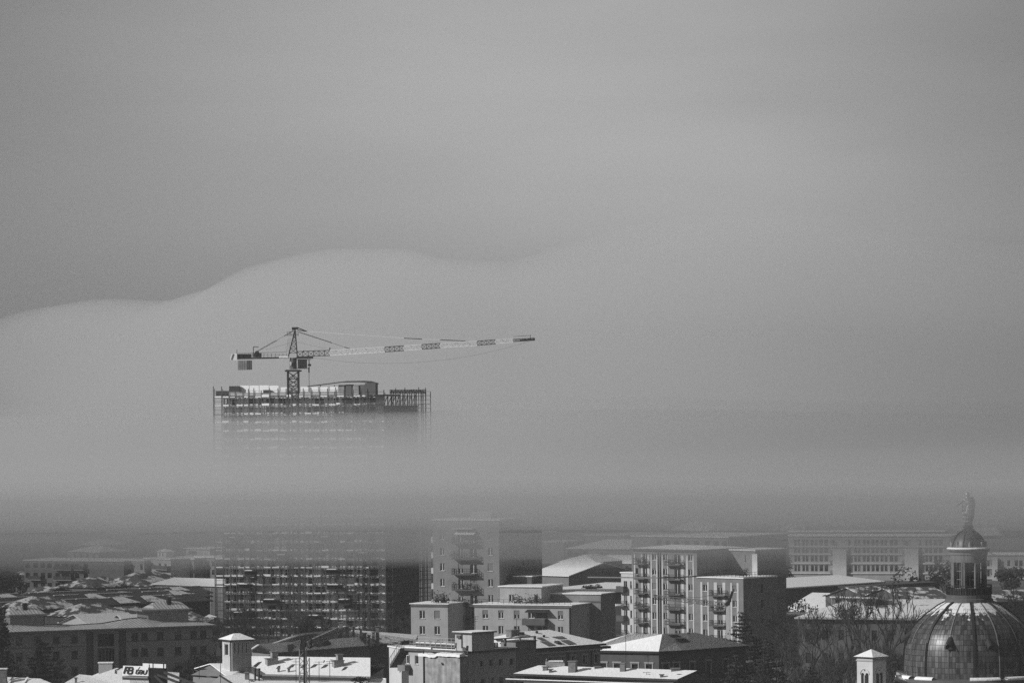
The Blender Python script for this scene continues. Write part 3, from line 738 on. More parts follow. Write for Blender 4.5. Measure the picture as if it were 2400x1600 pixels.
for x0, x1 in [(1018, 1034), (1074, 1086), (1128, 1153), (1198, 1222), (1262, 1277), (1314, 1330)]:
    a, c = B.f(X4(x0), Y4(900))[0], B.f(X4(x1), Y4(900))[0]; B.part(MB().box(a, c, -.06, -.002, .1, zN-.9), 'pale_band', M_wall_w)
for i in range(4):
    u0, u1 = B.f(X4(1112), Y4(900))[0], B.f(X4(1238), Y4(900))[0]
    balcony(B, u0, u1, 0, zd[i][0]-.02, 1.2, plants=(2 if i == 1 else 0))
# roof terrace rail and its plants
m = MB(); rail(m, [(W0+3, .3), (uN1-.2, .3), (uN1-.2, vN-.5)], zN+.28, 1.0, .06, 1.0, 1); B.part(m, 'terrace_railing', M_dark)
r_ = random.Random(5)
for c in range(6):
    m = MB(); cu, cv = r_.uniform(W0+5, uN1-.6), r_.uniform(.8, 3)
    for i in range(60): leafq(m, Vector((cu+r_.gauss(0, .4), cv+r_.gauss(0, .4), zN+.6+abs(r_.gauss(0, .6)))), .2, r_)
    B.part(m, 'terrace_plant', M_leaf)
# rear block
zO = zt-.1
uO1 = B.f(1770, 1300, vO)[0]; vO2 = B.r(1822, 1300, uO1)[0]
cs_, zs_ = grid(B, [(X4(1262), X4(1268)), (X4(1380), X4(1386))], [(Y4(520), Y4(580))], Y4(560), X4(1320), vO)
m = MB(); o_ = [(a, c, e, g) for a, c in cs_ for e, g in zs_]
facade(m, (W0-2, vO), (uO1, vO), 0, zO, [(a-W0+2, c-W0+2, e, g) for a, c, e, g in o_])
for a, c, e, g in o_: B.win(a, vO, e, c-a, g-e, 0, False, 0)
facade(m, (uO1, vO), (uO1, vO2+3), 0, zO); facade(m, (uO1, vO2+3), (W0-2, vO2+3), 0, zO)
m.face([(W0-2, vO, zO), (uO1, vO, zO), (uO1, vO2+3, zO), (W0-2, vO2+3, zO)])
B.part(m, 'wall', M_wall_m)
B.part(MB().box(W0+.5, uO1+.3, vO-.3, vO2+3.3, zO+.001, zO+.3), 'roof', M_snow)
a = B.f(X4(1440), Y4(600), vO)[0]; B.part(MB().box(a, a+1.4, vO-.06, vO-.002, zN, zO-.6), 'pale_band', M_wall_w)
# narrow wing on the far left with stacked balconies
vL = 3.0
uL0 = B.f(1456, 1400, vL)[0]; zL = B.f(1470, 1342.5, vL)[1]
ul, zl = grid(B, [(1462, 1465.5), (X4(442), X4(456))], [(Y4(735+119*i), Y4(795+119*i)) for i in range(4)], Y4(800), X4(420), vL)
ul2, zl2 = grid(B, [(X4(404), X4(418))], [(Y4(735+119*i), Y4(815+119*i)) for i in range(4)], Y4(800), X4(420), vL)
o_ = put_wins(B, ul, zl, v=vL, rr=rnd, frame=False) + put_wins(B, ul2, zl2, v=vL, rr=rnd, frame=False, sill=False)
m = MB(); facade(m, (uL0, vL), (-.002, vL), 0, zL, [(a-uL0, c-uL0, e, g) for a, c, e, g in o_])
facade(m, (-.002, 14), (uL0, 14), 0, zL); facade(m, (uL0, 14), (uL0, vL), 0, zL)
m.face([(uL0, vL, zL), (0, vL, zL), (0, 14, zL), (uL0, 14, zL)]); B.part(m, 'wall', M_wall_w)
B.part(MB().box(uL0-.2, -.05, vL-.2, 14, zL+.001, zL+.25), 'roof', M_snow)
for i in range(4):
    u0, u1 = B.f(X4(368), Y4(900), vL)[0], B.f(X4(424), Y4(900), vL)[0]
    balcony(B, u0-.3, u1-.2, vL, zl2[i][0]-.02, 1.3, solid=i % 2 == 0)
m = MB(); r_ = random.Random(6)
for i in range(120): leafq(m, Vector((r_.uniform(uL0, -.3), vL+r_.uniform(.2, 1.5), zL+.4+abs(r_.gauss(0, .35)))), .2, r_)
B.part(m, 'terrace_plants', M_leaf)

# ------------------------------------------------------------------ tall apartment tower fading into the fog, with its two front wings
rnd = random.Random(21)
B = Bld('apartment_building', 'grey apartment tower fading upward into the fog, with two low flat-roofed wings in front', 'apartment block', 1015, 850, 1170, 844.6, y=1300)
W0 = B.W; X3 = lambda x: 900+.28695*x
zt = B.f(1170, 1219.5)[1]; vS = B.r(1216, 1225, W0)[0]; vS2 = B.r(1270, 1260, W0)[0]
rows = [(Y4(335+127.5*i), Y4(397+127.5*i)) for i in range(5)]
us_, zs_ = grid(B, [(X3(457), X3(495)), (X3(848), X3(888))], rows, Y4(600), X3(670))
o1 = put_wins(B, us_, zs_, rr=rnd)
# loggia bay in the middle: tall glazed doors behind projecting balconies
rowsd = [(Y4(335+127.5*i), Y4(418+127.5*i)) for i in range(7)]
ud_, zd_ = grid(B, [(X3(605), X3(648)), (X3(702), X3(758))], rowsd, Y4(600), X3(670))
o2 = put_wins(B, ud_, zd_, rr=rnd, sill=False, blind=.6)
m = MB(); facade(m, (0, 0), (W0, 0), 0, zt, o1+o2)
facade(m, (W0, 0), (W0, vS), 0, zt); facade(m, (W0, vS), (0, vS), 0, zt); facade(m, (0, vS), (0, 0), 0, zt)
m.face([(0, 0, zt), (W0, 0, zt), (W0, vS, zt), (0, vS, zt)])
B.part(m, 'wall', M_wall_m)
B.part(MB().box(-.3, W0+.3, -.3, vS+.2, zt+.001, zt+.3), 'cornice', M_snow)
ua, _ = B.f(1103, 1210, 5); ub, zp = B.f(1150, 1199, 5)
B.part(MB().box(ua, ub, 5, 12, zt+.301, zp), 'roof_housing', M_wall_l)
z2 = B.r(1240, 1232, W0)[1]
m = MB(); sv, sz = gridr(B, [(1225, 1229), (1236, 1240), (1248, 1252)], [(Y4(430+127*i), Y4(480+127*i)) for i in range(3)], 1290, 1238, W0)
so_ = [(a-vS, c-vS, e, g) for a, c in sv for e, g in sz]
facade(m, (W0, vS+.002), (W0, vS2), 0, z2, [o for o in so_ if o[0] > 0]); facade(m, (W0, vS2), (0, vS2), 0, z2); m.face([(0, vS, z2), (W0, vS, z2), (W0, vS2, z2), (0, vS2, z2)])
B.part(m, 'wall', M_wall_m)
for a, c in sv:
    for e, g in sz: B.win(W0, a, e, c-a, g-e, R(90), False, 0)
for i in range(7):
    z = zd_[i][0]-.05
    u0, u1 = B.f(X3(572), Y4(700))[0], B.f(X3(762), Y4(700))[0]
    balcony(B, u0, u1, 0, z, 1.3, plants=(3 if i in (1, 3, 4) else 0))
u0, z0 = B.f(X3(592), Y4(352)); u1, z1 = B.f(X3(752), Y4(334))
m = MB(); m.slab([(u0, -1.3, z0), (u1, -1.3, z0), (u1, -.01, z1), (u0, -.01, z1)], .08); B.part(m, 'awning', M_white)
u0, z0 = B.f(X3(575), Y4(312)); u1, _ = B.f(X3(735), Y4(312))
B.part(MB().box(u0, u1, -1.2, -.002, z0, z0+.25), 'canopy', M_wall_w)
# back balconies showing past the left edge
for i in range(5):
    z = B.f(1010, 1270+i*36.5)[1]
    B.part(MB().box(-2.6, -.002, 5, 7, z-.25, z+.9), 'balcony', M_wall_w)
B.part(MB().box(-1.6, -.01, 5.2, 9, 0, zt-5), 'stair_bay', M_wall_m)
# left wing
vw = -9.0
uA, uB = B.f(963, 1420, vw)[0], B.f(1049.5, 1420, vw)[0]; zw = B.f(1049, 1415.5, vw)[1]; vR = B.r(1068.5, 1450, uB)[0]
rw = [(Y4(975+127*i), Y4(1043+127*i)) for i in range(3)]
us_, zs_ = grid(B, [(X3(290), X3(334)), (X3(411), X3(456))], rw, Y4(1070), X3(370), vw)
o_ = put_wins(B, us_, zs_, v=vw, rr=rnd, blind=.4)
m = MB(); facade(m, (uA, vw), (uB, vw), 0, zw, [(a-uA, c-uA, e, g) for a, c, e, g in o_])
facade(m, (uB, vw), (uB, -.01), 0, zw); facade(m, (uB, -.01), (uA, -.01), 0, zw); facade(m, (uA, -.01), (uA, vw), 0, zw)
m.face([(uA, vw, zw), (uB, vw, zw), (uB, -.01, zw), (uA, -.01, zw)]); B.part(m, 'wall', M_wall_l)
B.part(MB().box(uA-.25, uB+.25, vw-.25, -.02, zw+.001, zw+.16), 'roof', M_snow)
B.part(MB().box(uA-.1, uB+.1, vw-.1, vw-.002, zw-.55, zw-.25), 'string_course', M_wall_d)
r_ = random.Random(9)
for c in range(9):
    m = MB(); cu, cv = r_.uniform((uA+uB)/2+.5, uB-.3), vw+r_.uniform(.8, 3)
    for i in range(50): leafq(m, Vector((cu+r_.gauss(0, .35), cv+r_.gauss(0, .4), zw+.3+abs(r_.gauss(0, .8)))), .2, r_)
    B.part(m, 'terrace_plant', M_leaf)
# right wing
uC, uD = B.f(1112, 1420, vw)[0], B.f(1339, 1420, vw)[0]
us_, zs_ = grid(B, [(X3(805), X3(850)), (X3(934), X3(978)), (X3(1061), X3(1107)), (X3(1420), X3(1462))], rw, Y4(1070), X3(1100), vw)
o_ = put_wins(B, us_, zs_, v=vw, rr=rnd, blind=.5)
ud2, zd2 = grid(B, [(X3(1178), X3(1225)), (X3(1245), X3(1335))], [(Y4(985), Y4(1040)), (Y4(1100), Y4(1170))], Y4(1070), X3(1250), vw)
o_ += put_wins(B, ud2, zd2, v=vw, rr=rnd, sill=False)
m = MB(); facade(m, (uC, vw), (uD, vw), 0, zw, [(a-uC, c-uC, e, g) for a, c, e, g in o_])
facade(m, (uD, vw), (uD, 3), 0, zw); facade(m, (uD, 3), (uC, 3), 0, zw); facade(m, (uC, 3), (uC, vw), 0, zw)
m.face([(uC, vw, zw), (uD, vw, zw), (uD, 3, zw), (uC, 3, zw)]); B.part(m, 'wall', M_wall_l)
B.part(MB().box(uC-.25, uD+.25, vw-.25, 3.1, zw+.001, zw+.16), 'roof', M_snow)
B.part(MB().box(uC-.1, uD+.1, vw-.1, vw-.002, zw-.55, zw-.25), 'string_course', M_wall_d)
u0, zb = B.f(X3(1150), Y4(1082), vw); u1, _ = B.f(X3(1335), Y4(1082), vw); balcony(B, u0, u1, vw, zb, 1.5, solid=True)
u0, zb = B.f(X3(1172), Y4(970), vw); u1, _ = B.f(X3(1350), Y4(970), vw)
m = MB(); m.slab([(u0, vw-1.5, zb-.35), (u1, vw-1.5, zb-.35), (u1, vw-.01, zb+.1), (u0, vw-.01, zb+.1)], .08); B.part(m, 'awning', M_dark)
a = B.f(X3(1520), Y4(1050), vw)[0]; B.part(MB().tube((a, vw-.15, .2), (a, vw-.15, zw-.3), .16, n=6), 'drain_pipe', M_dark)
m = MB(); rail(m, [(uC+.2, vw+.3), (uD-.3, vw+.3)], zw+.16, .9, .05, 1.2, 1); B.part(m, 'terrace_railing', M_dark)
# set-back top floor of the right wing
vp = -4.0
uE, uF = B.f(X3(945), Y4(800), vp)[0], B.f(X3(1285), Y4(800), vp)[0]; zp = B.f(X3(1285), Y4(785), vp)[1]
us_, zs_ = grid(B, [(X3(1020), X3(1063)), (X3(1228), X3(1258))], [(Y4(845), Y4(905))], Y4(850), X3(1150), vp)
o_ = put_wins(B, us_, zs_, v=vp, rr=rnd, sill=False)
m = MB(); vq = B.r(X3(1460), Y4(800), uF)[0]
facade(m, (uE, vp), (uF, vp), zw+.17, zp, [(a-uE, c-uE, e, g) for a, c, e, g in o_]); facade(m, (uF, vp), (uF, vq), zw+.17, zp); facade(m, (uF, vq), (uE, vq), zw+.17, zp); facade(m, (uE, vq), (uE, vp), zw+.17, zp)
B.part(m, 'wall', M_wall_l); B.part(MB().box(uE-.3, uF+.3, vp-.3, vq+.2, zp+.001, zp+.2), 'roof', M_snow)
r_ = random.Random(19)
for c in range(9):
    m = MB(); cu, cv = r_.uniform(uE+3, uE+9), vp-r_.uniform(.8, 2.6)
    for i in range(50): leafq(m, Vector((cu+r_.gauss(0, .5), cv+r_.gauss(0, .4), zw+.3+abs(r_.gauss(0, .7)))), .2, r_)
    B.part(m, 'terrace_plant', M_leaf)
# stair tower at the right end
vt = 1.0
uG, uH = B.f(1359, 1420, vt)[0], B.f(1408, 1420, vt)[0]; zg = B.f(1385, 1392, vt)[1]
us_, zs_ = grid(B, [(X3(1648), X3(1675))], [(Y4(955), Y4(1075)), (Y4(1082), Y4(1145))], Y4(1050), X3(1660), vt)
o_ = put_wins(B, us_, zs_, v=vt, rr=rnd, blind=0, sill=False, frame=False)
m = MB(); facade(m, (uG-6, vt), (uH, vt), 0, zg, [(a-uG+6, c-uG+6, e, g) for a, c, e, g in o_]); facade(m, (uH, vt), (uH, vt+8), 0, zg)
facade(m, (uH, vt+8), (uG-6, vt+8), 0, zg); facade(m, (uG-6, vt+8), (uG-6, vt), 0, zg); B.part(m, 'wall', M_wall_m)
B.part(MB().box(uG-6.2, uH+.25, vt-.25, vt+8.2, zg+.001, zg+.18), 'roof', M_snow)
B.part(MB().box(uG-.1, uH+.1, vt-.1, vt-.002, zg-1.6, zg-1.3), 'string_course', M_wall_d)
# plant room with a snowy lid behind the top floor
u0, z0 = B.f(X3(965), Y4(770), 4); u1, z1 = B.f(X3(1205), Y4(700), 4)
B.part(MB().box(u0, u1, 4, 9, zw+.2, z1), 'plant_room', M_wall_d); B.part(MB().box(u0+2.5, u1+.2, 3.8, 9.2, z1+.001, z1+.15), 'roof', M_snow)
# ------------------------------------------------------------------ domed church
CDD = 590.0; PPM = F/CDD
DC = P(2272, 1500, CDD); DC.z = 0
CH_ = empty('domed_church', DC, 0, 'church dome of dark metal sheets with snow near its lantern, at the right edge', 'church')
def dz(y): return CH - (y-HY+9.3)/F*CDD       # height of picture row y at the dome axis (with the camera's roll)
def cpart(mb, name, m, par=None, smooth=False, **k): return mb.build(name, m, par or CH_, smooth=smooth, **k)
# metal sheet material laid out by the dome's own angle and height
def dome_mat():
    m = bpy.data.materials.new('dome_metal_sheets'); m.use_nodes = True
    nt = m.node_tree; N_ = nt.nodes; L_ = nt.links; b = N_['Principled BSDF']
    uv = N_.new('ShaderNodeUVMap'); uv.uv_map = 'UVMap'
    br = N_.new('ShaderNodeTexBrick'); br.offset = 0; br.inputs['Scale'].default_value = 1
    br.inputs['Brick Width'].default_value = .72; br.inputs['Row Height'].default_value = .78
    br.inputs['Mortar Size'].default_value = .035; br.inputs['Mortar Smooth'].default_value = .2
    br.inputs['Color1'].default_value = g3(.04); br.inputs['Color2'].default_value = g3(.13); br.inputs['Mortar'].default_value = g3(.02)
    L_.new(uv.outputs[0], br.inputs['Vector'])
    mp = N_.new('ShaderNodeMapping'); mp.inputs['Scale'].default_value = (3.5, .25, 1); L_.new(uv.outputs[0], mp.inputs['Vector'])
    n = N_.new('ShaderNodeTexNoise'); n.inputs['Scale'].default_value = 1.5; n.inputs['Detail'].default_value = 6; L_.new(mp.outputs[0], n.inputs['Vector'])
    r = N_.new('ShaderNodeMapRange'); r.inputs['From Min'].default_value = .3; r.inputs['From Max'].default_value = .7; r.inputs['To Min'].default_value = .35; r.inputs['To Max'].default_value = 1.5
    L_.new(n.outputs['Fac'], r.inputs['Value'])
    mul = N_.new('ShaderNodeMix'); mul.data_type = 'RGBA'; mul.blend_type = 'MULTIPLY'; mul.inputs[0].default_value = 1
    L_.new(br.outputs['Color'], mul.inputs[6]); L_.new(r.outputs['Result'], mul.inputs[7])
    # snow still clinging to the flat upper courses
    sx = N_.new('ShaderNodeSeparateXYZ'); L_.new(uv.outputs[0], sx.inputs[0])
    n2 = N_.new('ShaderNodeTexNoise'); n2.inputs['Scale'].default_value = .7; n2.inputs['Detail'].default_value = 9; n2.inputs['Roughness'].default_value = .6
    L_.new(uv.outputs[0], n2.inputs['Vector'])
    hgt = N_.new('ShaderNodeMapRange'); hgt.inputs['From Min'].default_value = 6.9; hgt.inputs['From Max'].default_value = 11.6; hgt.inputs['To Min'].default_value = -.28; hgt.inputs['To Max'].default_value = .17
    L_.new(sx.outputs['Y'], hgt.inputs['Value'])
    ad = N_.new('ShaderNodeMath'); ad.operation = 'ADD'; L_.new(n2.outputs['Fac'], ad.inputs[0]); L_.new(hgt.outputs[0], ad.inputs[1])
    # melted along the seams
    sub = N_.new('ShaderNodeMath'); sub.operation = 'MULTIPLY_ADD'; L_.new(br.outputs['Fac'], sub.inputs[0]); sub.inputs[1].default_value = -.14; L_.new(ad.outputs[0], sub.inputs[2])
    th = N_.new('ShaderNodeMapRange'); th.inputs['From Min'].default_value = .50; th.inputs['From Max'].default_value = .54
    L_.new(sub.outputs[0], th.inputs['Value'])
    mx = N_.new('ShaderNodeMix'); mx.data_type = 'RGBA'; L_.new(th.outputs[0], mx.inputs[0]); L_.new(mul.outputs[2], mx.inputs[6]); mx.inputs[7].default_value = g3(.74)
    L_.new(mx.outputs[2], b.inputs['Base Color'])
    rr_ = N_.new('ShaderNodeMapRange'); rr_.inputs['To Min'].default_value = .40; rr_.inputs['To Max'].default_value = .8; L_.new(th.outputs[0], rr_.inputs['Value']); L_.new(rr_.outputs[0], b.inputs['Roughness'])
    inv = N_.new('ShaderNodeMath'); inv.operation = 'SUBTRACT'; inv.inputs[0].default_value = .25; L_.new(th.outputs[0], inv.inputs[1]); inv.use_clamp = True
    L_.new(inv.outputs[0], b.inputs['Metallic'])
    bp = N_.new('ShaderNodeBump'); bp.inputs['Strength'].default_value = .5; bp.inputs['Distance'].default_value = .05; bp.invert = True
    L_.new(br.outputs['Fac'], bp.inputs['Height'])
    b2_ = N_.new('ShaderNodeBump'); b2_.inputs['Strength'].default_value = .9; b2_.inputs['Distance'].default_value = .35
    n4 = N_.new('ShaderNodeTexNoise'); n4.inputs['Scale'].default_value = .9; n4.inputs['Detail'].default_value = 3; L_.new(uv.outputs[0], n4.inputs['Vector'])
    L_.new(n4.outputs['Fac'], b2_.inputs['Height']); L_.new(bp.outputs[0], b.inputs['Normal'])
    return m
z0 = dz(1580)
prof = [(154, 1582), (154, 1560), (153, 1540), (151, 1520), (147, 1500), (139, 1480), (128, 1464), (115, 1450), (100, 1437), (86, 1427), (72, 1417), (56, 1409)]
prof = [(r_/PPM, dz(y_)) for r_, y_ in prof]
n = 96; me = bpy.data.meshes.new('dome'); vv = []; ff = []; uvs = []
arc = [0]
for (a, c) in zip(prof[:-1], prof[1:]): arc.append(arc[-1]+math.hypot(a[0]-c[0], a[1]-c[1]))
for (r_, z_) in prof:
    for k in range(n): t = 2*math.pi*k/n; vv.append((r_*math.cos(t), r_*math.sin(t), z_))
for j in range(len(prof)-1):
    for k in range(n):
        ff.append((j*n+k, j*n+(k+1) % n, (j+1)*n+(k+1) % n, (j+1)*n+k))
        uvs += [(k/n*79.2, arc[j]), ((k+1)/n*79.2, arc[j]), ((k+1)/n*79.2, arc[j+1]), (k/n*79.2, arc[j+1])]
me.from_pydata(vv, [], ff); ul = me.uv_layers.new(name='UVMap')
for i, q in enumerate(uvs): ul.data[i].uv = q
me.materials.append(dome_mat()); me.polygons.foreach_set('use_smooth', [True]*len(ff)); me.update()
link('dome', me, CH_)
for i, a in enumerate(range(0, 360, 22)):
    if i >= 16: break
    ang = R(-92 + i*22.5); mb = MB(); prev = None; wd = .34 if i % 2 == 0 else .12
    for (r_, z_) in prof:
        p = Vector(((r_+.04)*math.cos(ang), (r_+.04)*math.sin(ang), z_+.02))
        if prev is not None: mb.bar(prev, p, wd, wd*.7)
        prev = p
    cpart(mb, 'rib', M_dark if i % 2 == 0 else M_grey)
# hooded vents on the lower dome
for ang, zz, big in ((R(-92-22), dz(1512), 1), (R(-92+14), dz(1514), .9), (R(-92-84), dz(1506), 1), (R(-92+70), dz(1512), 1)):
    d = Vector((math.cos(ang), math.sin(ang), 0)); t = Vector((-d.y, d.x, 0)); rr_ = 150/PPM
    mb = MB(); seg = 8; P0 = []; P1 = []
    for k in range(seg+1):
        th = math.pi*k/seg; off = t*math.cos(th)*.55*big + Vector((0, 0, math.sin(th)*.75*big))
        P0.append(d*(rr_+.75) + off + Vector((0, 0, zz))); P1.append(d*(rr_-.8) + off*.8 + Vector((0, 0, zz+1.35)))
    for k in range(seg): mb.face([P0[k], P0[k+1], P1[k+1], P1[k]])
    mb.face([d*(rr_+.3)+(P-d*(rr_+.75)) for P in P0][::-1])
    cpart(mb, 'vent_hood', M_dark, smooth=True)
# cornice with its ledge of snow, and the drum below
r0 = 154/PPM
cpart(MB().lathe([(r0+.1, z0-.05), (r0+1.15, z0-.2), (r0+1.3, z0-.65), (r0+.5, z0-1.1), (r0+.3, z0-2.0), (r0+.3, 8)], 72), 'drum', M_wall_d, smooth=False)
r_ = random.Random(4)
for (a0, a1) in ((-178, -150), (-143, -126), (-96, -72), (-66, -28), (-20, 15)):
    mb = MB(); pr = [(r0+.25, z0-.04), (r0+.4, z0+.22), (r0+.95, z0+.2), (r0+1.28, z0-.05), (r0+1.2, z0-.22)]
    mb.lathe(pr, 14, a0=a0, a1=a1); mb.lathe([(r0+.25, z0-.04), (r0+1.2, z0-.22)], 2, a0=a0, a1=a1)
    cpart(mb, 'snow_ledge', M_snow, smooth=True)
cpart(MB().box(-14, 14, -4, 30, 0, 9), 'nave_wall', M_wall_m)
cpart(MB().slab([(-14.4, -4.4, 9.2), (14.4, -4.4, 9.2), (14.4, 13, 12), (-14.4, 13, 12)], .3).slab([(-14.4, 13.01, 12), (14.4, 13.01, 12), (14.4, 30.4, 9.2), (-14.4, 30.4, 9.2)], .3), 'nave_roof', M_snowt)
# annex roof lit at the left of the cornice
a = P(2098, 1590, 585)-DC; b2 = P(2125, 1596, 585)-DC
cpart(MB().slab([(a.x, a.y, a.z), (b2.x, a.y, a.z-.4), (b2.x+.6, a.y+4, a.z+.6), (a.x+.6, a.y+4, a.z+1)], .2), 'annex_roof', M_snowp)
# lantern
zl0, zl1 = dz(1412), dz(1398)
cpart(MB().lathe([(58/PPM, dz(1411)), (56/PPM, dz(1402)), (53/PPM, dz(1400)), (53/PPM, dz(1392)), (0.1, dz(1392))], 32), 'lantern_base', M_wall_d)
zb0, zb1 = dz(1391), dz(1370)
mb = MB()
for k in range(28):
    t0, t1 = 2*math.pi*k/28, 2*math.pi*(k+1)/28; rb = 53.5/PPM
    p, q = Vector((rb*math.cos(t0), rb*math.sin(t0), 0)), Vector((rb*math.cos(t1), rb*math.sin(t1), 0)); zv = Vector((0, 0, 1))
    mb.bar(p+zv*zb0, p+zv*zb1, .07).bar(p+zv*zb1, q+zv*zb1, .09).bar(p+zv*(zb0+.45*(zb1-zb0)), q+zv*(zb0+.45*(zb1-zb0)), .05)
    mb.bar(p.lerp(q, .5)+zv*zb0, p.lerp(q, .5)+zv*zb1, .05)
    mb.face([p*.985+zv*zb0, q*.985+zv*zb0, q*.985+zv*(zb0+.7*(zb1-zb0)), p*.985+zv*(zb0+.7*(zb1-zb0))])
cpart(mb, 'balcony_railing', M_dark)
rw = 41/PPM; zc0, zc1 = dz(1391), dz(1316)
cpart(MB().lathe([(rw*.70, zc0), (rw*.70, zc1)], 8, a0=-92-22.5, a1=-92+337.5), 'lantern_core', M_dark)
for k in range(8):
    a_ = R(-92-22.5+45*k); c = Vector((math.cos(a_), math.sin(a_), 0))*rw
    mb = MB(); t_ = Vector((-c.y, c.x, 0)).normalized(); cn = c.normalized()
    for s_ in (-.2, .2): mb.tube(c+t_*s_+Vector((0, 0, zc0)), c+t_*s_+Vector((0, 0, zc1)), .13, .12, 10)
    mb.tube(c*.92+Vector((0, 0, zc0)), c*.92+Vector((0, 0, zc1)), .28, .28, 6)
    cpart(mb, 'lantern_pier', mat('lantern_stone', .16, .9, .2, 1, streak=.3))
    a2 = R(-92+45*k); d = Vector((math.cos(a2), math.sin(a2), 0))*rw*.90; t2 = Vector((-d.y, d.x, 0)).normalized(); mb = MB()
    mb.bar(d-t2*1.0+Vector((0, 0, zc0+.45)), d+t2*1.0+Vector((0, 0, zc0+.45)), .2, .9)
    for q_ in (.33, .66): z_ = zc0+.9+(zc1-zc0-.9)*q_; mb.bar(d*.9-t2*.8+Vector((0, 0, z_)), d*.9+t2*.8+Vector((0, 0, z_)), .07)
    mb.bar(d*.9+Vector((0, 0, zc0+.9)), d*.9+Vector((0, 0, zc1)), .07)
    cpart(mb, 'lantern_window', M_grey)
cpart(MB().lathe([(42/PPM, dz(1316)), (43/PPM, dz(1300)), (45/PPM, dz(1298)), (45/PPM, dz(1293)), (50/PPM, dz(1289)), (51/PPM, dz(1286)), (.1, dz(1285.5))], 32), 'entablature', mat('lantern_stone', .16))
cpart(MB().lathe([(44/PPM, dz(1285.4)), (51.5/PPM, dz(1285.3)), (50.5/PPM, dz(1282.5)), (43/PPM, dz(1281))], 32), 'snow_ledge', M_snow, smooth=True)
cup = [(42, 1284), (41, 1277), (37, 1266), (31, 1256), (23, 1248), (15, 1244), (12, 1241)]
cpart(MB().lathe([(a/PPM, dz(b_)) for a, b_ in cup], 32), 'cupola', mat('weathered_lead', .09, .5, .35, 1.2, metal=.4, streak=.4), smooth=True)
for k in range(8):
    ang = R(-92+22.5+45*k); mb = MB(); prev = None
    for a, b_ in cup:
        p = Vector(((a/PPM+.03)*math.cos(ang), (a/PPM+.03)*math.sin(ang), dz(b_)))
        if prev is not None: mb.bar(prev, p, .14)
        prev = p
    cpart(mb, 'cupola_rib', M_dark)
    d = Vector((math.cos(ang+.39), math.sin(ang+.39), 0))
    cpart(MB().tube(d*39/PPM+Vector((0, 0, dz(1279))), d*41/PPM+Vector((0, 0, dz(1268))), .28, .12, 8), 'cupola_dormer', M_grey)
cpart(MB().lathe([(13/PPM, dz(1242)), (15/PPM, dz(1240)), (10/PPM, dz(1237)), (13/PPM, dz(1234)), (9.5/PPM, dz(1231)), (11/PPM, dz(1229)), (.05, dz(1228.5))], 20), 'pedestal', M_dark, smooth=False)

# ------------------------------------------------------------------ statue on the lantern
SO = Vector((DC.x + (-1.5)/PPM, DC.y, dz(1228.4)))
ST = empty('statue', SO, 0, 'robed metal statue holding out one arm, standing on top of the dome lantern', 'statue')
ST.scale = (1.3, 1.2, 1.0)
M_st = mat('weathered_gilt_metal', .20, .42, .35, 2.5, metal=.45, spec=.5)
def skinbody(name, chain, parent, m, sub=2):
    vs_, es = [], []; rad = []
    for pts in chain:
        for i, (p, r__) in enumerate(pts):
            if isinstance(p, int): idx = p
            else: vs_.append(p); rad.append(r__); idx = len(vs_)-1
            if i: es.append((prev_, idx))
            prev_ = idx
    me = bpy.data.meshes.new(name); me.from_pydata(vs_, es, []); o = link(name, me, parent)
    sk = o.modifiers.new('skin', 'SKIN'); sk.use_smooth_shade = True
    for i, v in enumerate(me.skin_vertices[0].data): v.radius = rad[i] if isinstance(rad[i], tuple) else (rad[i], rad[i]); v.use_root = (i == 0)
    sb_ = o.modifiers.new('subdivision', 'SUBSURF'); sb_.levels = sub; sb_.render_levels = sub
    me.materials.append(m); return o
H_ = (1228.4-1150)/PPM   # 4.6 m
s = H_/4.6
chain = [[((0.07*s, 0, 1.9*s), (.64*s, .5*s)), ((0.0, 0, 1.35*s), (.62*s, .5*s)), ((-.04, 0, .7*s), (.47*s, .44*s)), ((0.0, 0, .05*s), (.34*s, .38*s))],
         [(0, 0), ((.12*s, 0, 2.6*s), (.58*s, .4*s)), ((.08*s, 0, 3.1*s), (.62*s, .38*s)), ((.04*s, 0, 3.45*s), (.5*s, .32*s)), ((0, 0, 3.74*s), (.2*s, .2*s)), ((-.02*s, -.03, 4.02*s), (.27*s, .27*s)), ((-.02*s, 0, 4.32*s), (.22*s, .24*s)), ((.02*s, 0.02, 4.5*s), (.12*s, .13*s))],
         [(6, 0), ((-.42*s, -.05, 3.4*s), (.17*s, .17*s)), ((-.78*s, -.18, 2.95*s), (.14*s, .14*s)), ((-1.12*s, -.45, 2.62*s), (.10*s, .10*s)), ((-1.28*s, -.55, 2.52*s), (.075*s, .05*s))],
         [(6, 0), ((.45*s, 0, 3.35*s), (.18*s, .18*s)), ((.68*s, -.05, 2.85*s), (.17*s, .17*s)), ((.42*s, -.42, 2.72*s), (.13*s, .13*s)), ((.18*s, -.55, 2.9*s), (.08*s, .07*s))]]
skinbody('figure', chain, ST, M_st)
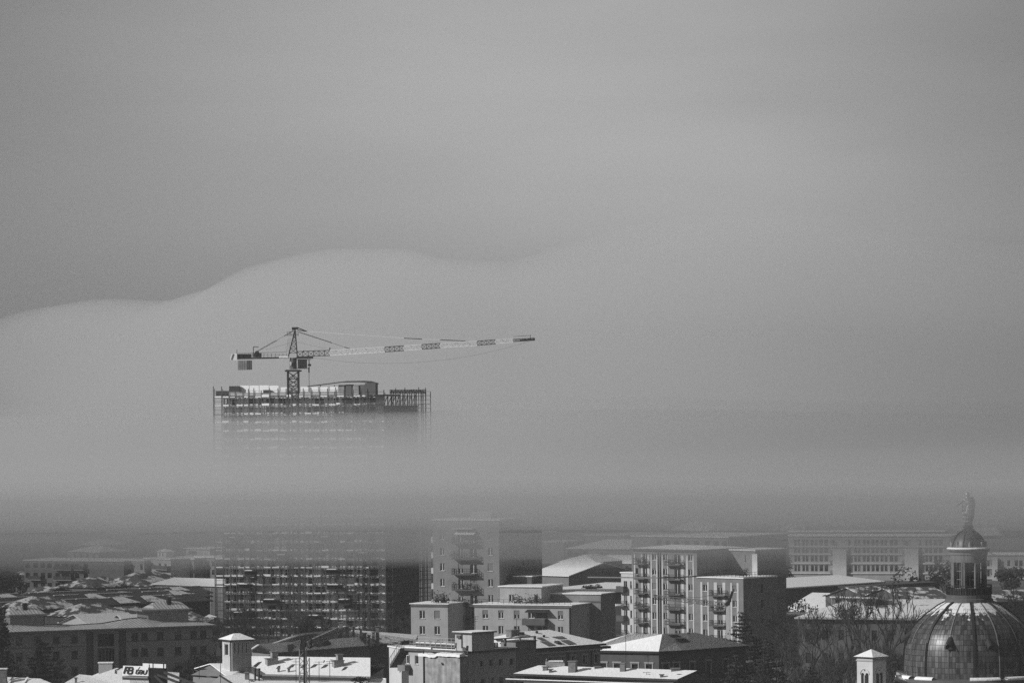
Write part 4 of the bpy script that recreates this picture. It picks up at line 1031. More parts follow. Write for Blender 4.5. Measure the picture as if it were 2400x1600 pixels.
# folds of the mantle
mb = MB(); r_ = random.Random(8)
for k in range(13):
    a_ = R(-170+k*26); x0, y0 = math.cos(a_), math.sin(a_)
    prev = None
    for z_, rr2 in ((.05, .42), (.6, .54), (1.2, .68), (1.8, .70), (2.4, .66), (2.9, .62)):
        p = Vector(((x0*rr2*.86+.04)*s, y0*rr2*.8*s, z_*s)) + Vector((math.sin(z_*1.7+k)*.05, 0, 0))
        if prev is not None: mb.tube(prev, p, .05*s, .05*s, 5)
        prev = p
mb.build('mantle_folds', M_st, ST, smooth=True)
mb = MB()
for k in range(5):
    a_ = R(200+k*9); c0 = Vector((-1.28*s, -.55, 2.52*s)); mb.tube(c0, c0+Vector((-.16*math.cos(R(k*14-28)), -.05+.02*k, -.07+.05*(k-2)*.6))*s, .024*s, .016*s, 5)
mb.build('fingers', M_st, ST)
mb = MB()
for k in range(12):
    a_ = 2*math.pi*k/12; p = Vector((-.02*s+.46*s*math.cos(a_), .06, 4.42*s+.40*s*math.sin(a_)))
    mb.tube(p-Vector((.05, 0, 0))*s, p+Vector((.05, 0, 0))*s, .05*s, n=5)
    q = Vector((-.02*s+.46*s*math.cos(a_+.524), .06, 4.42*s+.40*s*math.sin(a_+.524))); mb.bar(p, q, .025)
mb.build('star_halo', M_st, ST)
mb = MB(); prev = None
for t in rng(-1.1, 1.1, 10):
    p = Vector((.55*s*math.sin(t)+.18*s, .2*s, 3.1*s+1.0*s*math.cos(t))) if False else Vector(((.66-.16*t*t)*s, .1*s, (2.7+t)*s))
    if prev is not None: mb.tube(prev, p, .17*s, .17*s, 7)
    prev = p
mb.build('veil', M_st, ST, smooth=True)

# ------------------------------------------------------------------ small square belvedere tower beside the church
def towerlet(name, label, cat, xc, yc_top, D, wl, wr, y_eave, y_apex, apex_dx, ybot, wall, group=None):
    pass
C2 = P(2045, 1545, 600); C2.z = 0
ang = R(-45)
TT = empty('belvedere_tower', C2, ang, 'small square tower with paired arched windows and a snowy pyramid roof, left of the dome', 'tower')
sd = 34/math.cos(R(45))/(F/600)
def ty(y): return CH-(y-HY+7.4)/F*600
ze = ty(1541)
# local: corner at origin, left face runs to -x, right face runs to +y
ops_l = []; s0 = sd*.5
def arched(par, ang_, ox, oy):
    """paired arched opening: dark recess, twin arches, a slim column and an oculus"""
    o_ = MB(); zb = ty(1600)-1.5; zt2 = ty(1577)
    for cx in (-.40, .40):
        pts = [(cx-.27, zb), (cx+.27, zb), (cx+.27, zt2-.25)] + [(cx+.27*math.cos(t), zt2-.25+.27*math.sin(t)) for t in rng(.2, math.pi-.2, 6)] + [(cx-.27, zt2-.25)]
        o_.face([(x_, -.03, z_) for x_, z_ in pts])
    pts = [(.11*math.cos(t), zt2+.38+.11*math.sin(t)) for t in rng(0, 6.0, 8)]
    o_.face([(x_, -.03, z_) for x_, z_ in pts])
    w_ = o_.build('arched_window', M_glass, par); w_.location = (ox, oy, 0); w_.rotation_euler = (0, 0, ang_)
    tr = MB(); tr.tube((0, -.08, zb), (0, -.08, zt2-.3), .09, n=8)
    prev = None
    for t in rng(0, math.pi, 12):
        p = Vector((.82*math.cos(t), -.05, zt2-.2+.82*math.sin(t)))
        if prev is not None: tr.bar(prev, p, .08)
        prev = p
    tr.build('arch_frame', M_wall_w, w_)
m = MB(); m.box(-sd, 0, 0, sd, 0, ze); m.build('wall', M_wall_w, TT)
arched(TT, 0, -sd/2, 0); arched(TT, R(90), 0, sd/2)
m = MB(); m.box(-sd-.1, .1, -.1, sd+.1, ze-.5, ze-.3); m.build('string_course', M_wall_l, TT)
o = .35; c_ = (-sd/2, sd/2, ty(1522)); e_ = [(-sd-o, -o, ze+.12), (o, -o, ze+.12), (o, sd+o, ze+.12), (-sd-o, sd+o, ze+.12)]
m = MB(); m.box(-sd-o+.02, o-.02, -o+.02, sd+o-.02, ze+.001, ze+.1); m.build('eaves', M_dark, TT)
m = MB()
for k in range(4): m.face([e_[k], e_[(k+1) % 4], c_])
m.build('roof', M_snow, TT)
# ------------------------------------------------------------------ near roofs along the bottom of the picture
class PH:
    """a building traced in plan: corners found where picture rays meet a level plane"""
    def __init__(s, name, label, cat, x, y, z, group=None):
        p = s.w(x, y, z); s.root = empty(name, (p.x, p.y, 0), 0, label, cat, group); s.o = Vector((p.x, p.y, 0))
    def w(s, x, y, z): d = ray(x, y); return Vector((0, 0, CH)) + d*((z-CH)/d.z)
    def l(s, x, y, z): return s.w(x, y, z) - s.o
    def at(s, x, y, D): return P(x, y, D) - s.o
    def on(s, x, y, pl):
        a, b, c = pl; n_ = (b-a).cross(c-a).normalized(); d = ray(x, y); C = Vector((0, 0, CH)) - s.o
        return C + d*((a-C).dot(n_)/d.dot(n_))
    def part(s, mb, name, m, par=None, **k): return mb.build(name, m, par or s.root, **k)
    def mark(s, pts, pl, name, m, th=.12, lift=.08):
        """a flat panel lying on the roof plane pl, cornered at picture points"""
        a, b, c = pl; n_ = (b-a).cross(c-a).normalized()
        if n_.z < 0: n_ = -n_
        q = [s.on(x, y, pl) for x, y in pts]; mb = MB()
        t_ = [p+n_*lift for p in q]; b_ = [p-n_*.05 for p in q]; k_ = len(q)
        mb.face(t_)
        for i in range(k_): mb.face([b_[i], b_[(i+1) % k_], t_[(i+1) % k_], t_[i]])
        return s.part(mb, name, m)
    def stack(s, x, y, pl, w_=.8, h=1.4, d=.8, name='chimney', m=None, rot=0, cap=True):
        p = s.on(x, y, pl); c, sn = math.cos(rot), math.sin(rot)
        def q(u, v): return (p.x+u*c-v*sn, p.y+u*sn+v*c)
        mb = MB().prism([q(-w_/2, -d/2), q(w_/2, -d/2), q(w_/2, d/2), q(-w_/2, d/2)], p.z-.7, p.z+h)
        o = s.part(mb, name, m or M_brick)
        if cap: s.part(MB().prism([q(-w_/2-.12, -d/2-.12), q(w_/2+.12, -d/2-.12), q(w_/2+.12, d/2+.12), q(-w_/2-.12, d/2+.12)], p.z+h+.001, p.z+h+.12), 'cap', M_brick if cap == 1 else M_snow, o)
        return o
def walls(ph, pts, z1, mt, z0=0, name='wall', ops=None):
    m = MB()
    for i in range(len(pts)):
        a, b = pts[i], pts[(i+1) % len(pts)]
        facade(m, (a.x, a.y), (b.x, b.y), z0, z1, (ops or {}).get(i, ()))
    return ph.part(m, name, mt)
def aerial(x, y0, y1, D, label, arms=3):
    a, b = P(x, y1, D), P(x, y0, D)
    A = empty('television_aerial', (a.x, a.y, a.z), 0, label, 'aerial')
    MB().bar((0, 0, -.3), (0, 0, b.z-a.z), .07).build('mast', M_dark, A)
    m = MB(); h = b.z-a.z
    for k in range(arms): z = h*(.97-.14*k); w_ = .55-.1*k; m.bar((-w_, 0, z), (w_, 0, z), .05)
    m.bar((0, -.5, h*.9), (0, .5, h*.9), .05)
    m.build('antenna', M_dark, A)
X5 = lambda x: 900+.10204*x
Y5 = lambda y: 1440+.10204*y
X6 = lambda x: 1120+.11905*x
Y6 = lambda y: 1440+.11905*y
X7 = lambda x: 1380+.13605*x
Y7 = lambda y: 1440+.13605*y

# --- terraced house with the stained concrete wall
rnd = random.Random(31)
B = Bld('terraced_house', 'flat-roofed house with rooftop terrace and a stained concrete end wall capped with thick snow', 'house', 940, 649, 1078, 640, y=1550)
W0 = B.W; v0 = 1.6
zm = B.f(1078, 1529, v0)[1]
us_, zs_ = grid(B, [(X5(500), X5(592)), (X5(706), X5(790))], [(Y5(928), Y5(1125))], Y5(1000), X5(650), v0)
o_ = put_wins(B, us_, zs_, v=v0, rr=rnd, blind=0)
uS = B.f(993, 1560, 0)[0]
gr, gz = gridr(B, [(X6(45), X6(120)), (X6(225), X6(302)), (X6(415), X6(492)), (X6(625), X6(704))], [(Y6(868), Y6(1010))], Y6(950), X6(360), W0)
g2, gz2 = gridr(B, [(X5(1845), X5(1940)), (X5(2035), X5(2080))], [(Y5(1065), Y5(1245)), (Y5(1480), Y5(1700))], Y5(1150), X5(1950), W0)
g3_, gz3 = gridr(B, [(X6(60), X6(140)), (X6(270), X6(320)), (X6(420), X6(500)), (X6(640), X6(700))], [(Y6(1230), Y6(1400))], Y6(1250), X6(360), W0)
ors = put_wins(B, gr, gz, ang=R(90), u=W0, rr=rnd, blind=.9) + put_wins(B, g2, gz2, ang=R(90), u=W0, rr=rnd, blind=.5) + put_wins(B, g3_, gz3, ang=R(90), u=W0, rr=rnd, blind=.2)
vE = B.r(X6(745), 1520, W0)[0]
m = MB(); facade(m, (0, v0), (W0, v0), 0, zm, o_); facade(m, (W0, v0), (W0, vE), 0, zm, [(a-v0, c-v0, e, g) for a, c, e, g in ors])
facade(m, (W0, vE), (0, vE), 0, zm); facade(m, (0, vE), (0, v0), 0, zm); m.face([(0, v0, zm), (W0, v0, zm), (W0, vE, zm), (0, vE, zm)])
B.part(m, 'wall', mat('house_plaster', .40, .9, .12, .5, streak=.12))
B.part(MB().box(-.4, W0+.55, v0-.5, vE, zm+.001, zm+.38), 'parapet', M_wall_d)
m = MB().box(-.35, W0*.42, v0-.48, v0-.1, zm+.381, zm+.62).box(W0*.45, W0+.4, v0-.45, v0-.2, zm+.381, zm+.5)
B.part(m, 'snow_ledge', M_snow)
B.part(MB().box(W0+.25, W0+.5, v0+.2, vE-.1, zm+.381, zm+.47), 'snow_ledge', M_snow)
# stained end wall block pushed forward
zs = B.f(1078, 1541, 0)[1]
m = MB(); facade(m, (uS, 0), (W0-.002, 0), 0, zs); facade(m, (W0-.002, 0), (W0-.002, v0-.002), 0, zs); facade(m, (uS, v0-.002), (uS, 0), 0, zs); m.face([(uS, 0, zs), (W0, 0, zs), (W0, v0, zs), (uS, v0, zs)])
B.part(m, 'stained_wall', M_stain)
r_ = random.Random(3); m = MB(); prev = None; cuts = rng(uS-.9, W0+.25, 22); hh = [.34+.10*r_.random()+(.16 if k > 9 else 0)-(.1 if 5 < k < 9 else 0) for k in range(24)]
for i, (a, c) in enumerate(zip(cuts[:-1], cuts[1:])):
    h0, h1 = hh[i], hh[i+1]
    m.slab([(a, -.3, zs+h0), (c, -.3, zs+h1), (c, .9, zs+h1+.1), (a, .9, zs+h0+.1)], .42)
B.part(m, 'snow_cap', M_snow)
a = B.f(X5(925), 1560)[0]; B.part(MB().bar((a, -.12, 0), (a, -.12, zs+.9), .16), 'drain_pipe', M_dark)
u0, z0 = B.f(X5(1310), Y5(1110), 0); B.part(MB().box(u0, u0+.45, -.5, -.002, z0, z0+.15), 'wall_lamp', M_steel)
# lower balcony and lean-to
u0, z0 = B.f(X5(440), Y5(1140), v0); u1, z1 = B.f(X5(610), Y5(1280), v0); B.part(MB().box(u0, u1, v0-1.2, v0-.002, z1, z0), 'balcony', M_wall_m)
# penthouse box on the terrace
pz = B.f(1106, 1484, 4)[1]
cu, cv = B.l(1106, 1525, zm+.4); aL = B.l(1067, 1523, zm+.4); bR = B.l(1158, 1521.5, zm+.4)
uL_ = cu-(39/PPM*1.25 if False else (B.f(1106, 1500, cv)[0]-B.f(1067, 1500, cv)[0])); vR_ = B.r(1158, 1500, cu)[0]
pz = B.f(1106, 1484, cv)[1]
m = MB(); m.box(uL_, cu, cv, vR_, zm+.381, pz); B.part(m, 'roof_room', mat('roof_room_plaster', .42, .9, .12, .6, streak=.3))
B.part(MB().box(uL_-.35, cu+.4, cv-.4, vR_+.3, pz+.001, pz+.16).box(uL_-.3, cu+.35, cv-.35, vR_+.25, pz+.161, pz+.24, 1), 'roof_room_lid', [M_wall_d, M_snow])
u0, z1 = B.f(X5(1785), Y5(450), cv); u1, z0 = B.f(X5(1805), Y5(760), cv); B.part(MB().box(u0, u1, cv-.12, cv-.002, z0, z1), 'drain_pipe', M_dark)
u0, z1 = B.f(X5(1695), Y5(465), cv); u1, z0 = B.f(X5(1780), Y5(535), cv); B.part(MB().box(u0, u1, cv-.3, cv-.002, z0, z1), 'air_conditioner', M_wall_d)
for (x, y, rr_) in ((1658, 700, .42), (1925, 765, .42)):
    u, z = B.f(X5(x), Y5(y), cv-1.2); m = MB(); m.tube((u, cv-1.2, z), (u-.12, cv-1.4, z+.05), rr_, rr_*.85, 14); m.bar((u, cv-1.2, z), (u, cv-1.1, zm+.4), .07)
    B.part(m, 'satellite_dish', M_dark if x > 1700 else M_grey)
m = MB(); rail(m, [(.2, v0+.1), (cu-.5, v0+.1)], zm+.38, 1.1, .05, 1.1, 2); rail(m, [(.2, v0+.1), (.2, cv+2)], zm+.38, 1.1, .05, 1.1, 2); B.part(m, 'terrace_railing', M_steel)
m = MB(); rail(m, [(.2, cv+1.5), (uL_, cv+1.5)], zm+.7, 1.3, .05, 1.2, 2); B.part(m, 'terrace_railing', M_steel)
B.part(MB().box(.6, uL_-.1, cv+1.6, cv+3.5, zm+.381, zm+1.1).box(.6, uL_-.2, cv+1.55, cv+1.8, zm+1.101, zm+1.25, 1), 'terrace_step', [M_wall_d, M_snow])
for i, (x, h) in enumerate(((1060, .9), (1225, 1.2), (1320, .8), (1530, 1.3), (1590, 1.0))):
    u = B.f(X5(x), 1515, v0+1.5)[0]; m = MB().tube((u, v0+1.5, zm+.38), (u, v0+1.5, zm+.8), .28, .34, 10); o = B.part(m, 'plant_pot', M_wall_d)
    m = MB(); r_ = random.Random(i)
    for k in range(50): leafq(m, Vector((u+r_.gauss(0, .22), v0+1.5+r_.gauss(0, .22), zm+.9+abs(r_.gauss(0, h*.4)))), .12, r_)
    m.build('pot_plant', M_leaf, o)
# right side: parapet railings & pots behind the dark facade
for i, x in enumerate((270, 335, 380)):
    v, z = B.r(X6(x), Y6(690), W0-.6); B.part(MB().tube((W0-.6, v, zm+.38), (W0-.6, v, zm+.38+.9), .17, .15, 8), 'vent_pipe', M_steel)
# tall dark wall and pergola at the far end
v1 = B.r(X6(1150), 1520, W0)[0]; zt_ = B.r(X6(745), Y6(538), W0)[1]
B.part(MB().box(W0-3.2, W0-.002, vE+.002, v1, 0, zt_), 'end_block', mat('end_block_plaster', .20, .9, .2, .5, streak=.3))
B.part(MB().box(W0-3.3, W0+.15, vE-.1, v1+.15, zt_+.001, zt_+.12), 'lid', M_dark)
zpg = B.r(X6(1140), Y6(425), W0)[1]
m = MB().bar((W0-.1, B.r(X6(320), 1490, W0)[0], zpg), (W0-.1, v1, zpg), .18)
for x in (548, 840, 1128): v = B.r(X6(x), 1500, W0)[0]; m.bar((W0-.1, v, zt_-.5), (W0-.1, v, zpg), .28 if x != 840 else .16)
B.part(m, 'pergola', M_wall_d)
# left outbuilding with a stair
S2 = Bld('stair_house', 'low pale outbuilding with a slanting external stair, left of the stained wall', 'outbuilding', 912, 662, 941, 656, y=1550)
z_ = S2.f(925, 1517)[1]; m = MB(); m.box(0, S2.W, 0, 5, 0, z_); S2.part(m, 'wall', M_wall_w)
S2.part(MB().box(-.2, S2.W+.4, -.2, 5.2, z_+.001, z_+.2), 'roof', M_snowt)
m = MB(); a = S2.f(946, 1518, -1); c = S2.f(922, 1556, -1); m.slab([(c[0], -1.6, c[1]), (a[0], -1.6, a[1]), (a[0], -.1, a[1]), (c[0], -.1, c[1])], .5); S2.part(m, 'stair', M_wall_d)
m = MB(); m.bar((c[0], -1.6, c[1]+1), (a[0], -1.6, a[1]+1), .08)
for t in rng(0, 1, 6): q = Vector((c[0], -1.6, c[1])).lerp(Vector((a[0], -1.6, a[1])), t); m.bar(q, q+Vector((0, 0, 1)), .05)
rail(m, [(-.1, -.1), (S2.W+.2, -.1)], z_+.2, 1.2, .05, .8, 2); S2.part(m, 'railing', M_steel)

# --- villa with skylights
rnd = random.Random(41)
B = Bld('villa', 'dark-fronted villa with a grey snowy hip roof and two long skylights, behind the terraced house', 'house', 1190, 690, 1407, 706, y=1530)
W0 = B.W; zv = B.f(1407, 1511)[1]
us_, zs_ = grid(B, [(X6(1385), X6(1460)), (X6(1620), X6(1700)), (X6(1840), X6(1915)), (X6(2065), X6(2140)), (X6(2295), X6(2370))], [(Y6(810), Y6(985))], Y6(900), X6(1900))
o_ = put_wins(B, us_, zs_, rr=rnd, blind=.3)
zlo = zs_[0][0]-3.6
o_ += put_wins(B, us_, [(zlo, zlo+1.9)], rr=rnd, blind=.3)
m = MB(); shell(m, 0, W0, 0, 13, 0, zv, front=o_); B.part(m, 'wall', M_wall_m)
for a, c in us_:
    for zz in (zs_[0], (zlo, zlo+1.9)):
        m = MB().box(a-.22, a-.02, -.08, -.002, zz[0]-.1, zz[1]+.1).box(c+.02, c+.22, -.08, -.002, zz[0]-.1, zz[1]+.1).box(a-.3, c+.3, -.14, -.002, zz[1]+.101, zz[1]+.35); B.part(m, 'window_surround', M_wall_l)
B.part(MB().box(-.2, W0+.25, -.25, 13, zv-.75, zv-.45), 'string_course', M_wall_l)
B.part(MB().box(-.6, W0+.7, -.75, 13.6, zv+.001, zv+.3), 'eaves', M_dark)
rz_ = zv+.32; uR1, zR = B.f(1287, 1476, 6.5); uR0 = B.f(1215, 1481, 6.5)[0]; zR = rz_+2.3
e = [Vector((-.7, -.85, rz_)), Vector((W0+.8, -.85, rz_)), Vector((W0+.8, 13.7, rz_)), Vector((-.7, 13.7, rz_))]; ra, rb = Vector((uR0, 6.5, zR)), Vector((uR1, 6.5, zR))
m = MB(); m.face([e[0], e[1], rb, ra]); m.face([e[1], e[2], rb]); m.face([e[2], e[3], ra, rb]); m.face([e[3], e[0], ra]); B.part(m, 'roof', M_snow)
pl = (e[0], e[1], rb)
def bmark(b, pts, pl, name, mt, lift=.1):
    a, c, d_ = pl; n_ = (c-a).cross(d_-a).normalized(); n_ = -n_ if n_.z < 0 else n_
    Mx = Matrix.Rotation(-b.rz, 3, 'Z'); q = []
    C = Mx @ (Vector((0, 0, CH))-b.o)
    for (x, y) in pts:
        d = Mx @ ray(x, y); q.append(C + d*((a-C).dot(n_)/d.dot(n_)))
    mb = MB(); t_ = [p+n_*lift for p in q]; k_ = len(q); mb.face(t_)
    for i in range(k_): mb.face([q[i]-n_*.05, q[(i+1) % k_]-n_*.05, t_[(i+1) % k_], t_[i]])
    return b.part(mb, name, mt)
for pts in ([(1155, 455), (1250, 450), (1350, 500), (1250, 508)], [(1225, 530), (1375, 522), (1530, 605), (1390, 618)], [(1460, 440), (1660, 425), (1745, 470), (1600, 480)], [(1625, 510), (1780, 498), (1935, 575), (1785, 590)], [(350, 490), (480, 485), (520, 515), (390, 520)], [(430, 560), (600, 550), (700, 600), (560, 612)]):
    bmark(B, [(X6(x), Y6(y)) for x, y in pts], pl, 'skylight', M_glass)
for pts in ([(1500, 545), (1590, 540), (1650, 585), (1570, 580)], [(1130, 345), (1180, 350), (1180, 370), (1140, 362)], [(1270, 430), (1310, 425), (1320, 440), (1280, 440)]):
    bmark(B, [(X6(x), Y6(y)) for x, y in pts], pl, 'roof_vent', M_dark, .3)
u, z = B.f(X6(690), Y6(380), 5.5); B.part(MB().box(u-.9, u+1.1, 5, 6.2, z-1.2, z+.6).box(u-1, u+1.2, 4.9, 6.3, z+.601, z+.72, 1), 'chimney', [M_brick, M_brick])
u, z = B.f(X6(850), Y6(360), 5.5); B.part(MB().box(u-.2, u+.3, 5, 5.6, z-1.2, z+.2), 'chimney', M_brick)
for x in (1770, 2225):
    a = B.f(X6(x), 1530)[0]; B.part(MB().bar((a, -.15, 0), (a, -.15, zv-.3), .13), 'drain_pipe', M_dark)
u0 = B.f(1409, 1508)[0]; B.part(MB().box(W0+.26, W0+2.2, -.4, .4, zv-.6, zv-.2), 'gutter_end', M_dark)

# --- long house with the hipped roof of clean snow
H = PH('hip_roofed_house', 'long dark house under a clean hipped snow roof, below the stepped block', 'house', 1544, 1525, 12.9)
zE = 12.9; ev = [H.l(1372, 1522.5, zE), H.l(1544, 1525.5, zE), H.l(1599, 1523, zE), H.l(1757, 1511.5, zE)]
bk = [ev[3]+Vector((-9, 13, 0)), ev[0]+Vector((2, 18, 0))]
zR = 15.7; rd = [H.l(1474, 1485, zR), H.l(1552, 1485, zR), H.l(1561, 1484.5, zR), H.l(1629, 1481, zR)]
m = MB(); m.face([ev[0], ev[1], rd[1], rd[0]]); m.face([ev[1], ev[2], rd[2], rd[1]]); m.face([ev[2], ev[3], rd[3], rd[2]]); m.face([ev[3], bk[0], rd[3]]); m.face([bk[0], bk[1], rd[0], rd[1], rd[2], rd[3]]); m.face([bk[1], ev[0], rd[0]])
H.part(m, 'roof', M_snow)
m = MB(); cyc = ev+bk
ctr = sum(cyc, Vector())/6
m.prism([(p.x, p.y) for p in [ctr+(q-ctr)*.995 for q in cyc]], zE-.35, zE-.01); H.part(m, 'eaves', M_dark)
inn = [ctr+(q-ctr)*.955 for q in cyc]
opsd = {}
for fi, (xs_c) in ((0, [1414, 1446, 1488, 1521]), (1, [1560, 1585]), (2, [1622, 1660, 1700])):
    a, c = inn[fi], inn[fi+1]; L_ = (c-a).length; u_ = (c-a)/L_; lst = []
    for xc in xs_c:
        d = ray(xc, 1555); C = Vector((0, 0, CH))-H.o; n_ = Vector((-u_.y, u_.x, 0)); p = C+d*((a-C).dot(n_)/d.dot(n_)); sx_ = (p-a).dot(u_)
        if .8 < sx_ < L_-.8:
            for zz in (8.7, 4.6):
                lst.append((sx_-.55, sx_+.55, zz, zz+1.9)); wo = MB().box(-.55, .55, .2, .26, -.02, 1.92).build('window', M_glass, H.root, loc=((a+u_*sx_).x, (a+u_*sx_).y, zz)); wo.rotation_euler = (0, 0, math.atan2(u_.y, u_.x))
                MB().box(-.75, -.56, -.07, -.002, -.15, 2.1).box(.56, .75, -.07, -.002, -.15, 2.1).box(-.85, .85, -.12, -.002, 2.101, 2.35).build('surround', M_wall_l if zz > 5 else M_wall_m, wo)
    opsd[fi] = lst
walls(H, inn, zE-.36, M_wall_d, ops=opsd)
m = MB()
for i in range(3): a, c = inn[i], inn[i+1]; n_ = Vector(((c-a).y, -(c-a).x, 0)).normalized()*.12; m.bar(a+n_+Vector((0, 0, zE-.62)), c+n_+Vector((0, 0, zE-.62)), .2)
H.part(m, 'gutter', M_grey)
pl = (ev[2], ev[3], rd[3])
H.mark([(X7(x), Y7(y)) for x, y in ((1365, 348), (1520, 340), (1605, 385), (1440, 388))], pl, 'skylight', M_glass)
H.mark([(X7(x), Y7(y)) for x, y in ((1480, 408), (1660, 402), (1748, 465), (1590, 482))], pl, 'skylight', M_glass)
H.stack(X7(1727), Y7(402), pl, .35, .9, .35)
m = MB()
for (a, c) in ((ev[1], rd[1]), (ev[2], rd[2])):
    pass

# --- near long roof at the very bottom
H = PH('near_long_house', 'nearest long low roof of bright snow with stubby chimneys, at the bottom right of centre', 'house', 1400, 1585, 15.4)
zE, zR = 15.4, 16.35
e0, e1 = H.l(1203, 1577, zE), H.l(1587, 1590.5, zE); r0_, r1_ = H.l(1262, 1558, zR), H.l(1634, 1570, zR); b1 = H.l(1688, 1602, zE); 
b1 = r1_+(r1_-e1); b1.z = zE; b0 = r0_+(r0_-e0); b0.z = zE
m = MB(); m.face([e0, e1, r1_, r0_]); m.face([r1_, b1, b0, r0_]); m.face([e0, r0_, b0]); H.part(m, 'roof', M_snow)
m = MB()
dn = Vector((0, 0, -.3)); m.face([e0, e0+dn, e1+dn, e1]); m.face([e1, e1+dn, r1_+dn, r1_]); m.face([r1_, r1_+dn, b1+dn, b1])
H.part(m, 'fascia', M_dark)
ins = (r0_-e0).normalized()*.7
w0_, w1_ = e0+Vector((1.5, .6, 0)), e1+Vector((-.5, .6, 0))
m = MB(); facade(m, (w0_.x, w0_.y), (w1_.x, w1_.y), 0, zE-.31)
g_ = r1_+(Vector((-.5, 0, 0))); gb = b1+Vector((-.5, -.5, 0))
m.face([(w1_.x, w1_.y, 0), (gb.x, gb.y, 0), (gb.x, gb.y, zE-.32), (g_.x, g_.y, zR-.33), (w1_.x, w1_.y, zE-.32)])
facade(m, (gb.x, gb.y), (b0.x, b0.y), 0, zE-.31); facade(m, (b0.x, b0.y), (w0_.x, w0_.y), 0, zE-.31)
H.part(m, 'wall', M_wall_d)
g0, g1 = e0+Vector((-1, -.35, -.75)), e1+Vector((0, -.35, -.75)); H.part(MB().bar(g0, g1, .5, .12), 'lower_ledge', M_snow)
H.part(MB().bar(g0+Vector((0, .05, -.2)), g1+Vector((0, .05, -.2)), .55, .2), 'gutter', M_dark)
pl = (e0, e1, r1_)
H.stack(X6(1870), Y6(1120), pl, 1.1, 1.5, 1.0, rot=R(-20)); H.stack(X6(1330), Y6(1092), pl, .7, .5, .5, rot=R(-20))
H.stack(X7(590), Y7(968), pl, .75, 1.1, .7, rot=R(-20)); H.stack(X7(1490), Y7(962), pl, 1.2, .3, .6); H.stack(X7(1258), Y7(1070), pl, .5, .3, .5)
H.stack(X7(150), Y7(925), pl, .9, .25, .4); H.stack(X6(1430), Y6(1125), pl, .45, .35, .9)
p = H.on(X6(1530), Y6(1030), pl); m = MB(); m.tube(p+Vector((-1.4, 0, .45)), p+Vector((1.3, .2, .45)), .42, .42, 14); o = H.part(m, 'water_tank', M_steel, smooth=False)
MB().box(p.x-1.0, p.x+1.1, p.y-.3, p.y+.3, p.z+.82, p.z+1.0).build('tank_snow', M_snow, o); MB().bar(p+Vector((-1.5, 0, .5)), p+Vector((-1.3, 0, 1.3)), .1).build('pipe', M_steel, o)
H.mark([(X7(x), Y7(y)) for x, y in ((1510, 1025), (1560, 1015), (1610, 1025), (1560, 1030))], pl, 'roof_wire', M_dark, lift=.03)

# --- bright roof at bottom left of centre with chimneys casting shadows
H = PH('bright_roofed_house', 'house with a broad sunlit snow roof, two block chimneys and rows of small skylights', 'house', 700, 1575, 15.4)
zE, zR = 15.2, 17.3
e0, e1 = H.l(624, 1578, zE), H.l(866, 1590, zE); t0, t1 = H.l(588, 1536, zR), H.l(866, 1539, zR); e00 = H.l(588, 1571, zE+.2)
e0 = H.l(560, 1577, zE); t0 = H.l(560, 1536, zR); t1 = H.l(868, 1540, zR); e1 = H.l(868, 1584, zE)
bk0, bk1 = t0+Vector((-1, 11, -2)), t1+Vector((2, 11, -2))
m = MB(); m.face([e0, e1, t1, t0]); m.face([t0, t1, bk1, bk0]); H.part(m, 'roof', M_snow)
m = MB(); m.face([e0, e0-Vector((0, 0, .3)), e1-Vector((0, 0, .3)), e1]); m.bar(e0+Vector((0, -.1, -.15)), e1+Vector((0, -.1, -.15)), .2); H.part(m, 'gutter', M_grey)
inn = [e0+Vector((.4, .6, 0)), e1+Vector((-.4, .6, 0)), bk1+Vector((-.4, -.5, 0)), bk0+Vector((.4, -.5, 0))]
walls(H, inn, 15.0, M_wall_m)
pl = (e0, e1, t1); X3n = lambda x: 500+.10204*x
for (x, y, w_, d_, h) in ((1335, 1150, 1.6, 1.2, .9), (1400, 1120, .9, 1.0, 1.7)): H.stack(X3n(x), Y5(y), pl, w_, h, d_, rot=R(20), m=M_conc)
X4n = lambda x: 700+.10204*x
for (x, y, w_, d_, h) in ((900, 1180, 1.5, 1.2, .8), (940, 1150, .8, 1.0, 1.5)): H.stack(X4n(x), Y5(y), pl, w_, h, d_, rot=R(20), m=M_conc)
for (x, y, w_) in ((1500, 1205, 110), (1790, 1190, 150), (2060, 1190, 130)):
    H.mark([(X3n(x-w_*.55), Y5(y+35)), (X3n(x+w_*.1), Y5(y-45)), (X3n(x+w_*.6), Y5(y-50)), (X3n(x+w_*.15), Y5(y+15))], pl, 'skylight', M_glass)
for (x, y, w_) in ((340, 1185, 150), (590, 1190, 150), (500, 1020, 90), (785, 1010, 130), (1050, 1240, 120), (590, 1060, 50)):
    H.mark([(X4n(x-w_*.55), Y5(y+40)), (X4n(x+w_*.1), Y5(y-45)), (X4n(x+w_*.6), Y5(y-45)), (X4n(x+w_*.15), Y5(y+15))], pl, 'skylight', M_glass)
# dark valley flashing running down the left part
H.mark([(X3n(905), Y5(1215)), (X3n(1180), Y5(1010)), (X3n(1340), Y5(940)), (X3n(1200), Y5(1060)), (X3n(960), Y5(1225))], pl, 'valley_flashing', M_dark, lift=.25)
for (x, y) in ((1500, 1305), (1735, 1310)): H.stack(X3n(x), Y5(y), pl, .35, .5, .35)
